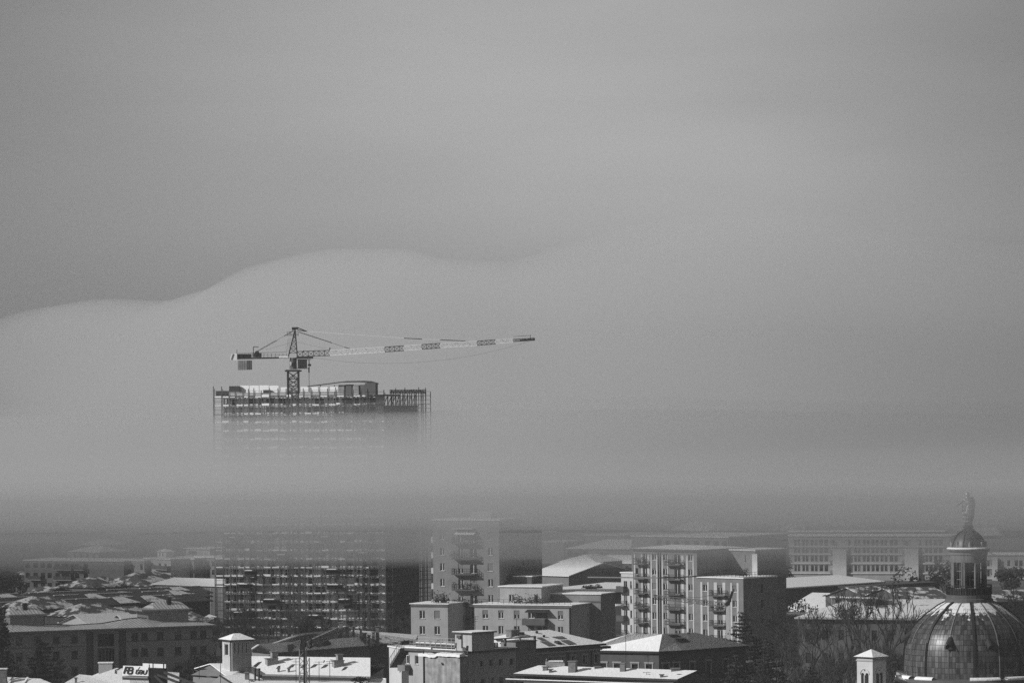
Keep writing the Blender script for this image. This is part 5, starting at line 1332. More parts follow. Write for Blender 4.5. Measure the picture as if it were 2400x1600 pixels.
# lower grey roof in front of it
H = PH('lean_to_roofed_house', 'low grey snow roof with dark pipes in front of the broad sunlit roof', 'house', 680, 1590, 14.2)
a, b_, c_, d_ = H.l(590, 1559, 15.0), H.l(640, 1577, 14.6), H.l(905, 1590, 14.6), H.l(905, 1615, 13.6); e_ = H.l(560, 1615, 13.6)
a = H.l(585, 1560, 14.9); 
m = MB(); m.face([e_, d_, c_, b_]); m.face([e_, b_, a]); H.part(m, 'roof', M_snowt)
m = MB(); 
for i in range(4): p, q = b_.lerp(c_, i/4), b_.lerp(c_, (i+1)/4); m.bar(p+Vector((0, 0, .05)), q+Vector((0, 0, .05)), .3, .12)
H.part(m, 'ridge_snow', M_snow); walls(H, [e_, d_, c_, b_, a], 13.3, M_wall_m)
for x in (598, 607): p = H.at(x, 1584, 602); H.part(MB().tube(p-Vector((0, 0, 1.5)), p+Vector((0, 0, .9)), .14, n=8).tube(p+Vector((0, 0, .9)), p+Vector((0, 0, 1.15)), .24, .2, 8), 'flue', M_dark)

# --- slim square stair tower
C2 = P(544, 1540, 612); C2.z = 0
wl, wr = 26, 44; aa = math.atan2(-wl, wr)       # corner nearest the eye
ppm = F/612; 
ang = R(30)
TT = empty('stair_tower', C2, ang, 'square stair tower with a snowy hip roof, narrow lit side and wide dark side', 'tower')
# right face runs along +x, left face along +y (seen at a slant)
Wx = wr/ppm/math.cos(ang); Wy = wl/ppm/math.sin(ang)
tz = lambda y: CH-(y-HY-5.7)/F*612
ze = tz(1501)
m = MB(); ow = [(Wy*.35, Wy*.72, tz(1535), tz(1510))]
facade(m, (0, Wy), (0, 0), 0, ze, [(Wy-c, Wy-a, e, g) for a, c, e, g in ow]); facade(m, (0, 0), (Wx, 0), 0, ze, [(Wx*(.12+.2*i), Wx*(.12+.2*i)+.12, tz(1530), tz(1506)) for i in range(4)], .1); facade(m, (Wx, 0), (Wx, Wy), 0, ze); facade(m, (Wx, Wy), (0, Wy), 0, ze)
m.build('wall', mat('stair_tower_plaster', .44, .9, .12, .7, streak=.2), TT)
m = MB().box(.25, .3, Wy*.35, Wy*.72, tz(1535), tz(1510)); m.build('window', M_glass, TT)
m = MB().box(-.08, -.002, Wy*.25, Wy*.33, tz(1536), tz(1508)).box(-.08, -.002, Wy*.74, Wy*.82, tz(1536), tz(1508)); m.build('window_surround', M_wall_w, TT)
m = MB().bar((-.1, .25, 1), (-.1, .25, ze), .13); m.build('drain_pipe', M_dark, TT)
o = .45; m = MB().box(-o, Wx+o, -o, Wy+o, ze+.001, ze+.14); m.build('eaves', M_dark, TT)
e_ = [(-o, -o, ze+.15), (Wx+o, -o, ze+.15), (Wx+o, Wy+o, ze+.15), (-o, Wy+o, ze+.15)]; zt_ = tz(1485); ra, rb = (Wx*.35, Wy*.5, zt_), (Wx*.65, Wy*.5, zt_)
m = MB(); m.face([e_[0], e_[1], rb, ra]); m.face([e_[1], e_[2], rb]); m.face([e_[2], e_[3], ra, rb]); m.face([e_[3], e_[0], ra]); m.build('roof', M_snow, TT)

# --- house under the stair tower
H = PH('gabled_house', 'gabled house with a grey snow roof at the foot of the slim stair tower', 'house', 560, 1575, 13.0)
zE, zR = 16.2, 17.5
ga, gb = H.l(447, 1581, zE), H.l(535, 1586, zE); gr = H.l(492, 1553.5, zR); rr2 = H.l(582, 1553, zR); ee = H.l(622, 1577, zE)
b0 = gr+(gr-gb)*.9; b0.z = zE; b1 = b0+(rr2-gr)
m = MB(); m.slab([gb, ee, rr2, gr], .13); m.slab([gr, rr2, b1, b0], .13); H.part(m, 'roof', M_snow)
m = MB(); m.face([ga+Vector((0, .4, 0)), gb+Vector((0, .4, 0)), gr+Vector((0, .4, -.3))]); 
pts = [ga+Vector((.3, .4, 0)), gb+Vector((-.2, .4, 0)), ee+Vector((-.5, .6, 0)), b1, b0]
for i in range(5): a, b_ = pts[i], pts[(i+1) % 5]; facade(m, (a.x, a.y), (b_.x, b_.y), 0, zE-.25)
H.part(m, 'wall', M_wall_m)
pl = (gb, ee, rr2); H.mark([(X3n(550), Y5(1315)), (X3n(700), Y5(1300)), (X3n(770), Y5(1345)), (X3n(640), Y5(1335))], pl, 'skylight', M_glass)
p = gr.lerp(ga, .45)+Vector((0, .3, -1.6)); H.part(MB().box(p.x, p.x+.7, p.y-.25, p.y, p.z, p.z+1.6), 'window', M_glass)
H = PH('small_gabled_house', 'small grey-roofed house with a dark chimney and pipes, bottom edge below the stair tower', 'house', 560, 1590, 13.0)
zE, zR = 15.5, 16.7
a, b_, c_, d_ = H.l(515, 1583, zR), H.l(587, 1577, zR), H.l(650, 1606, zE), H.l(560, 1612, zE); e_ = H.l(480, 1612, zE)
m = MB(); m.slab([d_, c_, b_, a], .2); H.part(m, 'roof', M_snow); m = MB(); m.face([e_, d_, a]); facade(m, (d_.x, d_.y), (c_.x, c_.y), 0, zE-.3); facade(m, (e_.x, e_.y), (d_.x, d_.y), 0, zE-.3); H.part(m, 'wall', M_wall_l)
pl = (d_, c_, b_); H.stack(X3n(775), Y5(1480), pl, .6, .9, .6); H.mark([(X3n(820), Y5(1500)), (X3n(900), Y5(1500)), (X3n(945), Y5(1530)), (X3n(860), Y5(1530))], pl, 'skylight', M_glass)
H.part(MB().bar(d_+Vector((0, -.05, .05)), a+Vector((0, -.05, .05)), .2), 'verge', M_dark)

# --- grey roofed row behind the bright roof
H = PH('long_gabled_house', 'long house with grey snow-covered gable roof and a dark eave, behind the broad sunlit roof', 'house', 640, 1527, 12.4)
zE, zR = 12.4, 13.9
e0, e1 = H.l(642, 1527.5, zE), H.l(895, 1508.5, zE); l0 = H.l(586, 1521, zE); r0_ = H.l(606, 1508.5, zR); r1_ = r0_ + (e1-e0)*1.0; r1_.z = zR
m = MB(); m.slab([e0, e1, r1_, r0_], .25); m.slab([r0_, r1_, l0+(e1-e0), l0], .25); H.part(m, 'roof', M_snow)
i0, i1 = e0+Vector((-.4, .5, 0)), e1+Vector((-.4, .5, 0)); l1 = l0+(e1-e0)
m = MB(); facade(m, (i0.x, i0.y), (i1.x, i1.y), 0, zE-.26); facade(m, (i1.x, i1.y), (l1.x, l1.y), 0, zE-.3); facade(m, (l0.x+.3, l0.y+.3), (i0.x, i0.y), 0, zE-.26); m.face([(l0.x+.3, l0.y+.3, zE-.26), (i0.x, i0.y, zE-.26), (r0_.x, r0_.y+.4, zR-.3)])
H.part(m, 'wall', M_wall_m); H.part(MB().bar(e0+Vector((.1, -.1, -.25)), e1+Vector((.1, -.1, -.25)), .4, .3), 'gutter', M_wall_d)
H.part(MB().bar(r0_+Vector((0, -.15, -.1)), e0+Vector((0, -.15, -.1)), .25).bar(r0_+Vector((0, -.15, -.1)), l0+Vector((0, -.15, -.1)), .25), 'barge_board', M_wall_w)
pl = (e0, e1, r1_)
H.mark([(X4n(x), Y5(y)) for x, y in ((330, 690), (430, 640), (590, 700), (450, 745))], pl, 'skylight', M_glass, lift=.25)
H.mark([(X4n(x), Y5(y)) for x, y in ((430, 600), (600, 565), (740, 680), (590, 720))], pl, 'skylight', M_dark, lift=.3)
H.stack(X3n(1780), Y5(830), pl, .9, 1.0, .8)
H = PH('hip_roofed_house', 'hipped snowy roof with many thin chimneys, below the foot of the scaffolded block', 'house', 800, 1480, 15.0)
zE, zR = 12.6, 15.4
f0, f1, f2 = H.l(615, 1514, zE), H.l(900, 1507, zE), H.l(975, 1497, zE); t0, t1 = H.l(700, 1484, zR), H.l(800, 1473, zR)
bk = [f2+Vector((0, 14, 0)), f0+Vector((8, 22, 0))]
m = MB(); m.face([f0, f1, t1, t0]); m.face([f1, f2, t1]); m.face([f2, bk[0], t1]); m.face([bk[0], bk[1], t0, t1]); m.face([bk[1], f0, t0]); H.part(m, 'roof', M_snowt)
walls(H, [f0+Vector((1, .8, 0)), f1+Vector((0, .8, 0)), f2+Vector((-.8, .5, 0)), bk[0], bk[1]], zE-.05, M_wall_d)
pl = (f0, f1, t1)
for (x, y, h, w_) in ((970, 430, 1.9, .7), (1115, 430, 1.1, .5), (1260, 440, 1.3, .35), (1430, 520, 1.4, .35), (1510, 570, 1.1, .7), (1615, 610, 1.0, .4), (1720, 510, .8, .5), (1810, 610, 2.6, .6)):
    H.stack(X4n(x), Y5(y), pl, w_, h, w_)
for pts in [((1020, 570), (1100, 560), (1160, 590), (1080, 595)), ((1120, 645), (1190, 640), (1270, 690), (1190, 690)), ((1290, 505), (1360, 500), (1360, 535), (1290, 535))]: H.mark([(X4n(x), Y5(y)) for x, y in pts], pl, 'skylight', M_glass)

# --- roof signboard
D_ = 598
o0 = P(284, 1559, D_); SG = empty('roof_signboard', (o0.x, o0.y, 10.5), 0, 'white rooftop signboard with slanted black letters and a dark frame beside it', 'sign')
sl_ = SG.location.copy()
def sg(x, y, dy=0): p = P(x, y, D_); p.y += dy - (x-316)/16.7*.62; return p-sl_
q = [sg(284, 1582), sg(348.5, 1582), sg(349, 1559), sg(287, 1560)]
m = MB(); q2 = [p+Vector((0, .25, 0)) for p in q]; m.face(q); m.face(q2[::-1])
for k in range(4): m.face([q[k], q2[k], q2[(k+1) % 4], q[(k+1) % 4]])
bd = m.build('board', M_white, SG)
X2 = lambda x: 250+.1403*x
Y2 = lambda y: 1380+.1403*y
def strokes(name, segs, w_):
    mb = MB()
    for (a, b_) in segs: mb.bar(sg(X2(a[0]), Y2(a[1]), -.06), sg(X2(b_[0]), Y2(b_[1]), -.06), w_*1.0, w_)
    return mb.build(name, M_dark, bd)
strokes('letter', [((275, 1412), (315, 1302)), ((305, 1305), (352, 1305)), ((295, 1355), (338, 1355))], .19)
strokes('letter', [((340, 1408), (375, 1302)), ((372, 1304), (435, 1304)), ((438, 1312), (428, 1345)), ((358, 1352), (425, 1352)), ((430, 1358), (418, 1405)), ((342, 1408), (412, 1408))], .19)
strokes('letter', [((500, 1345), (540, 1345)), ((500, 1347), (488, 1402)), ((488, 1404), (532, 1404)), ((533, 1404), (537, 1378)), ((520, 1377), (540, 1377))], .13)
strokes('letter', [((560, 1345), (600, 1345)), ((558, 1347), (550, 1402)), ((550, 1404), (590, 1404)), ((601, 1347), (592, 1402)), ((556, 1375), (597, 1375))], .13)
strokes('letter', [((628, 1345), (618, 1402)), ((618, 1404), (660, 1404)), ((688, 1335), (664, 1402))], .14)
strokes('slash', [((475, 1400), (560, 1290))], .05)
m = MB(); a, b_ = sg(285, 1593), sg(350, 1584); m.prism([(a.x, a.y), (b_.x, b_.y), (b_.x+.9, b_.y+1.6), (a.x+.9, a.y+1.6)], a.z, b_.z-.02); m.build('plinth', M_dark, SG)
m = MB(); a, b_ = sg(286, 1586), sg(348, 1584); m.bar((a.x+.1, a.y-.06, a.z), (b_.x, b_.y-.06, a.z), .08, .22); m.build('ledge', M_grey, SG)
m = MB(); a, b_ = sg(349.5, 1590), sg(392, 1564); m.box(a.x+.05, b_.x, a.y+.1, a.y+1.8, a.z-2, b_.z); m.build('dark_frame', M_dark, SG)
for (x0, x1) in ((334, 349), (350.5, 358), (361, 385), (387.5, 391)):
    a, b_ = sg(x0, 1563), sg(x1, 1553.5); m = MB(); m.prism([(a.x, a.y+1), (b_.x, b_.y+1), (b_.x+.08, b_.y+1.1), (a.x+.08, a.y+1.1)], a.z, b_.z); m.build('rear_board', M_white, SG)
m = MB(); m.bar(sg(386, 1565, .6), sg(386, 1553, .6), .12).bar(sg(352, 1572, .2), sg(352, 1555, .2), .1).bar(sg(366, 1580, .3), sg(395, 1605, .3), .35).bar(sg(372, 1578, .3), sg(425, 1595, .3), .3).bar(sg(388, 1572, .3), sg(470, 1598, .5), .3); m.build('struts', M_dark, SG)

# --- snow roofs in the bottom left corner
H = PH('hip_roofed_house', 'sunlit snow roof left of the rooftop signboard with one white block chimney', 'house', 200, 1590, 15.0)
zE, zR = 14.6, 16.6
a, b_, c_ = H.l(140, 1604, zE), H.l(305, 1612, zE), H.l(305, 1567, zR); d_ = H.l(262, 1563, zR); e_ = H.l(216, 1582, zE+.9); f_ = H.l(186, 1579, zE+.9); g_ = H.l(150, 1600, zE)
c2 = H.l(420, 1575, zR-.6); b2 = H.l(420, 1612, zE)
m = MB(); m.face([g_, b_, c_, d_, e_, f_]); m.face([b_, b2, c2, c_]); H.part(m, 'roof', mat('trodden_snow', .6, .85, .12, 1.5, bump=.5))
walls(H, [g_, b_, b2, c2, c_], zE-.1, M_wall_m)
pl = (g_, b_, d_); H.stack(248, 1570, (d_, c_, b_), 2.0, 1.1, 1.2, cap=2, m=M_wall_l); H.stack(178, 1598, pl, .3, .6, .3)
for (x0, y0, x1, y1) in ((270, 1579, 270, 1572), (270, 1572, 282, 1567)): H.part(MB().bar(H.on(x0, y0, pl)+Vector((0, 0, .15)), H.on(x1, y1, pl)+Vector((0, 0, .15)), .12), 'roof_pipe', M_dark)
H = PH('corner_house', 'dim grey roofs with ribs of snow in the bottom left corner of the view', 'house', 60, 1595, 14.0)
zE, zR = 13.0, 14.2
a, b_, c_, d_ = H.l(-30, 1612, zE), H.l(150, 1612, zE), H.l(95, 1589, zR), H.l(10, 1585, zR)
m = MB(); m.slab([a, b_, c_, d_], .2); H.part(m, 'roof', M_snowt); walls(H, [a, b_, c_, d_], zE-.3, M_wall_m)
pl = (a, b_, c_)
for x in (28, 63): H.part(MB().bar(H.on(x-8, 1602, pl)+Vector((0, 0, .1)), H.on(x+2, 1588, pl)+Vector((0, 0, .1)), .3, .15), 'snow_rib', M_snow)
H.stack(6, 1595, pl, 1.3, 1.8, 1.2, cap=2)

# --- near lattice crane among the roofs
cb = P(712, 1590, 600); NC = empty('lattice_crane', (cb.x, cb.y, 0), 0, 'small grey lattice crane with its jib folded low over the grey roofs', 'crane')
def nc(x, y, dy=0): p = P(x, y, 600); p.y += dy; return p-Vector((cb.x, cb.y, 0))
t_ = nc(710, 1519); MB().truss((nc(708, 1590).x-.1, 0, 0), (t_.x, 0, t_.z), .95, .95, 18, .12, .07).build('mast', M_steel, NC)
MB().bar((nc(713.5, 1590).x, -.8, 0), (nc(713.5, 1500).x, -.8, nc(713, 1500).z), .26).build('mast_column', M_dark, NC)
MB().truss((nc(721, 1590).x, -.2, 2), (nc(721, 1540).x, -.2, nc(721, 1540).z), .5, .5, 12, .1, .06).build('inner_mast', M_steel, NC)
a, b_ = nc(703, 1522), nc(722, 1490); MB().box(a.x, b_.x-.5, -.5, .6, a.z, a.z+.9).bar(nc(708, 1515), nc(708, 1490), .28).bar(nc(716, 1515), nc(716, 1490), .28).bar(nc(706, 1490), nc(720, 1490), .2).bar(nc(729, 1518), nc(729, 1493), .2).build('mast_head', M_dark, NC)
MB().truss(nc(722, 1510), nc(792, 1480, 3), .5, 1.0, 15, .1, .07).truss(nc(792, 1480, 3), nc(818, 1474, 4), .4, .6, 6, .1, .06).build('jib', M_grey, NC)
MB().truss(nc(682, 1514), nc(706, 1504), .4, .7, 6, .1, .06).build('counter_jib', M_grey, NC)
a, b_ = nc(676, 1524), nc(687, 1509); MB().box(a.x, b_.x, -.5, .5, a.z, b_.z).build('counterweight', M_dark, NC)
# --- aerials
for x, y0, y1, D in ((517, 1540, 1600, 560), (584, 1560, 1595, 560), (694, 1541, 1592, 580), (748, 1549, 1588, 590), (773, 1548, 1580, 590), (467, 1552, 1580, 590), (1516, 1575, 1588, 600), (1467, 1482, 1540, 640), (1114, 1443, 1484, 650), (1211, 1448, 1472, 690), (1785, 1552, 1600, 560), (227, 1562, 1600, 560)):
    pass
aer = [(517, 1535, 1600, 560, 'tall thin aerial pole in front of the stair tower', 0), (584, 1562, 1598, 560, 'thin aerial pole just right of the stair tower foot', 1), (694, 1541, 1592, 560, 'aerial with stub arms just left of the small lattice crane', 3),
       (748, 1549, 1590, 590, 'aerial pole on the sunlit roof right of the small lattice crane', 2), (773, 1548, 1580, 590, 'shorter aerial pole on the sunlit roof near its block chimney', 2), (467, 1552, 1585, 590, 'aerial in front of the long left office building', 2),
       (1516, 1574, 1588, 612, 'forked aerial on the nearest bright roof', 1), (1467, 1480, 1545, 640, 'tall faint aerial pole in front of the clean hipped roof', 0), (1114, 1443, 1483, 655, 'aerial pole on the lid of the roof room', 3),
       (1211, 1448, 1474, 690, 'bright-tipped aerial above the villa chimney', 1), (1789, 1552, 1600, 560, 'aerial against the dark trees at lower right', 3), (1519, 1525, 1560, 640, 'small aerial in front of the dark wall of the hipped house', 3)]
for x, y0, y1, D, lb, n_ in aer: aerial(x, y0, y1, D, lb, n_)
# ------------------------------------------------------------------ long office building at the left
rnd = random.Random(51)
X2b = lambda x: 250+.1403*x
Y2b = lambda y: 1380+.1403*y
X1b = lambda x: .1403*x
B = Bld('office_building', 'long three storey office building with low snowy ribbed roof, in shade at the left edge', 'office building', -70, 828, 498.5, 851, y=1520)
W0 = B.W; zt = B.f(498, 1466.5)[1]
us_ = [(B.f(X1b(a), Y2b(860))[0], B.f(X1b(c), Y2b(860))[0]) for a, c in [(-170, -60), (270, 375), (575, 685), (885, 995), (1192, 1300)]]
us_ += [(B.f(X2b(a), Y2b(780))[0], B.f(X2b(c), Y2b(780))[0]) for a, c in [(415, 525), (578, 685), (843, 950), (1137, 1247), (1397, 1505), (1560, 1668)]]
zs_ = [(B.f(X2b(900), Y2b(840+i*263))[1], B.f(X2b(900), Y2b(712+i*261))[1]) for i in range(3)]
o_ = put_wins(B, us_, zs_, rr=rnd, blind=.8, frame=False, wm=mat('dim_window_glass', .06, .3, .2, 1))
bd_ = [(B.f(X1b(1440), Y2b(900))[0], B.f(X1b(1565), Y2b(900))[0]), (B.f(X1b(1982), Y2b(900))[0], B.f(X1b(2110), Y2b(900))[0])]
lg = (B.f(X1b(1632), Y2b(900))[0], B.f(X1b(1912), Y2b(900))[0])
zl0, zl1 = .5, B.f(X1b(1700), Y2b(745))[1]; zm_ = B.f(X1b(1700), Y2b(985))[1]
o2 = [(a, c, .4, zt-.25) for a, c in bd_] + [(lg[0], lg[1], zm_+.35, zl1), (lg[0], lg[1], zl0, zm_)]
m = MB(); facade(m, (0, 0), (W0, 0), 0, zt, o_+o2, .3)
facade(m, (W0, 0), (W0, 13), 0, zt); facade(m, (W0, 13), (0, 13), 0, zt); facade(m, (0, 13), (0, 0), 0, zt); B.part(m, 'wall', mat('office_plaster', .28, .9, .1, .5, streak=.12))
for a, c in bd_: B.part(MB().box(a-.05, c+.05, .3, .4, .2, zt-.1), 'dark_panel', M_wall_d)
B.part(MB().box(lg[0]-.1, lg[1]+.1, 1.6, 1.7, .2, zl1+.1), 'stair_glazing', M_glass)
m = MB()
for i in range(5): a = lg[0]+(lg[1]-lg[0])*(i+.5)/5; m.box(a-.07, a+.07, .5, .62, zl0, zm_)
B.part(m, 'mullions', M_wall_m)
for zz in (zs_[0][0]-.25, ): B.part(MB().box(.1, bd_[0][0]-.2, -.04, -.002, zz-.5, zz-.38), 'string_course', M_wall_d)
B.part(MB().box(bd_[1][1]+.1, W0-.1, -.04, -.002, zs_[0][0]-.2, zs_[0][0]-.06), 'string_course', M_wall_d)
B.part(MB().box(-.5, W0+.5, -.75, 13.5, zt+.001, zt+.26), 'eaves', M_wall_l)
B.part(MB().box(-.5, W0+.5, -.9, -.751, zt+.05, zt+.3), 'gutter', M_grey)
m = MB(); z0_ = zt+.3
for (a, c, h) in ((-.4, 9, 1.3), (9, 22, .8), (22, 32.5, .35), (32.5, 42, 1.3), (42, W0+.4, .35)):
    pass
prof_ = [(-.4, .9), (6, 1.25), (10, 1.35), (14, 1.1), (24, .45), (30, .6), (35, 1.3), (38, 1.5), (44, .7), (W0-2.5, .5), (W0+.4, .35)]
for (a, ha), (c, hc) in zip(prof_[:-1], prof_[1:]):
    m.face([(a, -.8, z0_), (c, -.8, z0_), (c, 6.5, z0_+hc), (a, 6.5, z0_+ha)]); m.face([(a, 6.5, z0_+ha), (c, 6.5, z0_+hc), (c, 13.4, z0_+.05), (a, 13.4, z0_+.05)])
B.part(m, 'roof', M_snowr)
m = MB()
for (a, ha), (c, hc) in zip(prof_[:-1], prof_[1:]): m.bar((a, 6.6, z0_+ha-.05), (c, 6.6, z0_+hc-.05), .5, .35)
B.part(m, 'ridge_gutter', M_dark)
# two penthouses
for (xa, xb_, yt, yb, vv_, dp, kind) in ((23.5, 102, 1443, 1466, 5.0, 6, 0), (347.5, 441, 1431, 1460, 5.5, 6, 1)):
    u0, z1 = B.f(xa, yt, vv_); u1, _ = B.f(xb_, yt, vv_)
    B.part(MB().box(u0, u1, vv_, vv_+dp, zt+.3, z1), 'penthouse', mat('penthouse_plaster', .25, .9, .1, .5))
    ov = .5 if not kind else .0
    B.part(MB().box(u0-(.5 if not kind else 1.6), u1+.7, vv_-.6, vv_+dp+.5, z1+.001, z1+.28), 'penthouse_lid', M_wall_l)
    q0, q1 = u0+(-.2 if not kind else 1.0), u1+.2; zc = z1+.29
    m = MB(); pts = [(q0, zc), (q0+1.2, zc+1.1), ((q0+q1)/2, zc+1.6), (q1-.6, zc+1.15), (q1, zc)]
    m.face([(q0, vv_-.4, zc), (q1, vv_-.4, zc), (q1-.6, vv_+3, zc+1.2), ((q0+q1)/2, vv_+3, zc+1.6), (q0+1.2, vv_+3, zc+1.2)])
    m.face([(q1, vv_-.4, zc), (q1, vv_+6, zc), (q1-.6, vv_+3, zc+1.2)]); m.face([(q0, vv_-.4, zc), (q0+1.2, vv_+3, zc+1.2), (q0, vv_+6, zc)])
    m.face([(q0, vv_+6, zc), (q0+1.2, vv_+3, zc+1.2), ((q0+q1)/2, vv_+3, zc+1.6), (q1-.6, vv_+3, zc+1.2), (q1, vv_+6, zc)])
    B.part(m, 'penthouse_roof', M_snowr)
    c_ = MB().box((q0+q1)/2-.1, (q0+q1)/2+.7, vv_+1.5, vv_+2.3, zc+.5, zc+2.1); B.part(c_, 'chimney', M_dark)
# lit clutter at the right end of the roof
m = MB(); a = B.f(466, 1455, 3)[0]; rail(m, [(a, 1), (a+3.5, 1), (a+3.5, 5)], zt+.6, 1.0, .07, .8, 1); B.part(m, 'roof_railing', M_dark)
a, z_ = B.f(480, 1462, 6); m = MB(); m.slab([(a, 5, zt+.5), (a+2.2, 5, zt+1.6), (a+2.2, 9, zt+1.9), (a, 9, zt+.8)], .1).slab([(a+2.21, 5, zt+1.6), (a+3.6, 5, zt+.4), (a+3.6, 9, zt+.6), (a+2.21, 9, zt+1.9)], .1); B.part(m, 'lit_hatch', M_white)
# pavilions with gable fronts in the courtyard behind
for i, (xa, xb_, yb, xp, yp, lb) in enumerate(((143, 212, 1457, 178, 1438.5, 'white gable-fronted dormer house poking up behind the office roof, the larger left one'), (263, 300, 1453, 281, 1439, 'smaller white gable front poking up behind the office roof, left of the penthouse'))):
    D_ = 885; z0g = P(xa, yb, D_).z; G = Bld('gabled_pavilion', lb, 'pavilion', xa, D_+6, xb_, D_-6, y=yb); zr_ = G.f(xp, yp)[1]; um = G.f(xp, yp)[0]; zb_ = G.f((xa+xb_)/2, yb)[1]
    m = MB(); m.face([(0.3, 0, 0), (G.W-.3, 0, 0), (G.W-.3, 0, zb_), (um, 0, zr_-.3), (.3, 0, zb_)]); m.box(.3, G.W-.3, .01, 12, 0, zb_-.1); G.part(m, 'wall', M_white)
    m = MB(); m.slab([(-.5, -.6, zb_-.3), (um, -.6, zr_), (um, 12, zr_), (-.5, 12, zb_-.3)], .25).slab([(um, -.6, zr_), (G.W+.5, -.6, zb_-.3), (G.W+.5, 12, zb_-.3), (um, 12, zr_)], .25); G.part(m, 'roof', M_snow)
    G.part(MB().bar((.2, -.62, zb_-.2), (um, -.62, zr_-.3), .18), 'verge', M_dark)

# ------------------------------------------------------------------ generic blocks for the hazy middle distance
def block(name, label, cat, xa, Da, xb_, Db, ytop, depth, roof='hip', rise=2.0, wallm=None, roofm=None, cols=(), rows=(), yref=None, win_w=1.0, balc=(), over=.5, group=None, side=(), zbase=0, inset=.35):
    b = Bld(name, label, cat, xa, Da, xb_, Db, group, y=ytop+10)
    zt = b.f((xa+xb_)/2, ytop)[1]; W = b.W; wallm = wallm or M_wall_m; roofm = roofm or M_snow
    ops = []
    if rows:
        zs_ = [(b.f((xa+xb_)/2, e)[1], b.f((xa+xb_)/2, a)[1]) for a, e in rows]
        for x in cols:
            u = b.f(x, yref or rows[0][0])[0]
            for (z0, z1) in zs_:
                if z0 > .2 and 0 < u-win_w/2 and u+win_w/2 < W:
                    ops.append((u-win_w/2, u+win_w/2, z0, z1)); b.win(u-win_w/2, 0, z0, win_w, z1-z0, 0, False, 0, False, rec=.2)
        for (x0, x1, i) in balc:
            u0, u1 = b.f(x0, ytop+20)[0], b.f(x1, ytop+20)[0]; balcony(b, u0, u1, 0, zs_[i][0]-.4, 1.2, .95, solid=True, m_=M_wall_l)
    m = MB(); shell(m, 0, W, 0, depth, 0, zt, front=ops, top=(roof == 'flat'), rec=.3)
    if roof == 'gable_v': m.face([(0, 0, zt), (W, 0, zt), (W/2, 0, zt+rise-.1)]); m.face([(0, depth, zt), (W, depth, zt), (W/2, depth, zt+rise-.1)])
    if roof == 'gable_u': m.face([(W, 0, zt), (W, depth, zt), (W, depth/2, zt+rise-.1)]); m.face([(0, 0, zt), (0, depth, zt), (0, depth/2, zt+rise-.1)])
    b.part(m, 'wall', wallm)
    o = over; z = zt+.02; m = MB()
    e = [(-o, -o, z), (W+o, -o, z), (W+o, depth+o, z), (-o, depth+o, z)]
    if roof == 'flat': m.box(-o, W+o, -o, depth+o, z, z+.3)
    elif roof == 'hip':
        k = min(W, depth)*inset+.2
        if W >= depth: ra, rb = (k, depth/2, z+rise), (W-k, depth/2, z+rise); m.face([e[0], e[1], rb, ra]); m.face([e[1], e[2], rb]); m.face([e[2], e[3], ra, rb]); m.face([e[3], e[0], ra])
        else: ra, rb = (W/2, k, z+rise), (W/2, depth-k, z+rise); m.face([e[0], e[1], ra]); m.face([e[1], e[2], rb, ra]); m.face([e[2], e[3], rb]); m.face([e[3], e[0], ra, rb])
        m.face(e[::-1])
    elif roof == 'gable_u':
        m.slab([e[0], e[1], (W+o, depth/2, z+rise), (-o, depth/2, z+rise)], .2).slab([(-o, depth/2, z+rise), (W+o, depth/2, z+rise), e[2], e[3]], .2)
    elif roof == 'gable_v':
        m.slab([e[0], (W/2, -o, z+rise), (W/2, depth+o, z+rise), e[3]], .2).slab([(W/2, -o, z+rise), e[1], e[2], (W/2, depth+o, z+rise)], .2)
    b.part(m, 'roof', roofm)
    return b
XC = lambda x: .28695*x
YC = lambda y: 1150+.28695*y
# left background
b = block('apartment_block', 'dim grey apartment block with snowy balconies, far left in the haze', 'apartment block', 57, 1150, 290, 1138, 1314.5, 14, 'flat', cols=[XC(x) for x in (225, 290, 350, 405, 470, 520, 550, 590, 630, 700)], rows=[(YC(590), YC(628)), (YC(670), YC(712)), (YC(752), YC(790))], balc=[(130, 172, 0), (178, 200, 0), (70, 100, 1), (130, 172, 1)], wallm=M_wall_m, win_w=1.3, over=.3)
b = block('hip_roofed_villa', 'small villa with a snowy hip roof behind the dim left apartment block', 'villa', 160, 1260, 232, 1252, 1293, 12, 'hip', 1.6, cols=[175, 190, 205, 220], rows=[(1297, 1306)], wallm=M_wall_l)
b = block('hip_roofed_villa', 'faint upper house with a snowy roof above the small villa, left background', 'villa', 186, 1420, 236, 1414, 1277, 12, 'hip', 1.8, wallm=M_wall_m)
b = block('white_apartment_house', 'pale sunlit apartment house with balconies and a little roof turret, left background', 'apartment house', 339, 1140, 400, 1128, 1310, 12, 'flat', cols=[XC(x) for x in (1198, 1245, 1305, 1352)], rows=[(YC(588), YC(622)), (YC(672), YC(708)), (YC(755), YC(785))], balc=[(XC(1272), XC(1395), 0), (XC(1272), XC(1395), 1)], wallm=M_wall_w, win_w=1.2, over=.3)
u0, z0 = b.f(XC(1285), YC(540), 3); u1, z1 = b.f(XC(1358), YC(495), 3)
b.part(MB().box(u0, u1, 3, 5.4, z0-.4, z1), 'turret', M_wall_w)
m = MB(); o = .4; c_ = ((u0+u1)/2, 4.2, z1+.7); e = [(u0-o, 3-o, z1+.01), (u1+o, 3-o, z1+.01), (u1+o, 5.4+o, z1+.01), (u0-o, 5.4+o, z1+.01)]
for k in range(4): m.face([e[k], e[(k+1) % 4], c_])
b.part(m, 'turret_roof', M_snow)
for x in (XC(1305), XC(1330)): u = b.f(x, YC(525), 3)[0]; b.part(MB().box(u-.25, u+.25, 2.96, 2.999, z0+.3, z0+1.3), 'turret_window', M_glass)
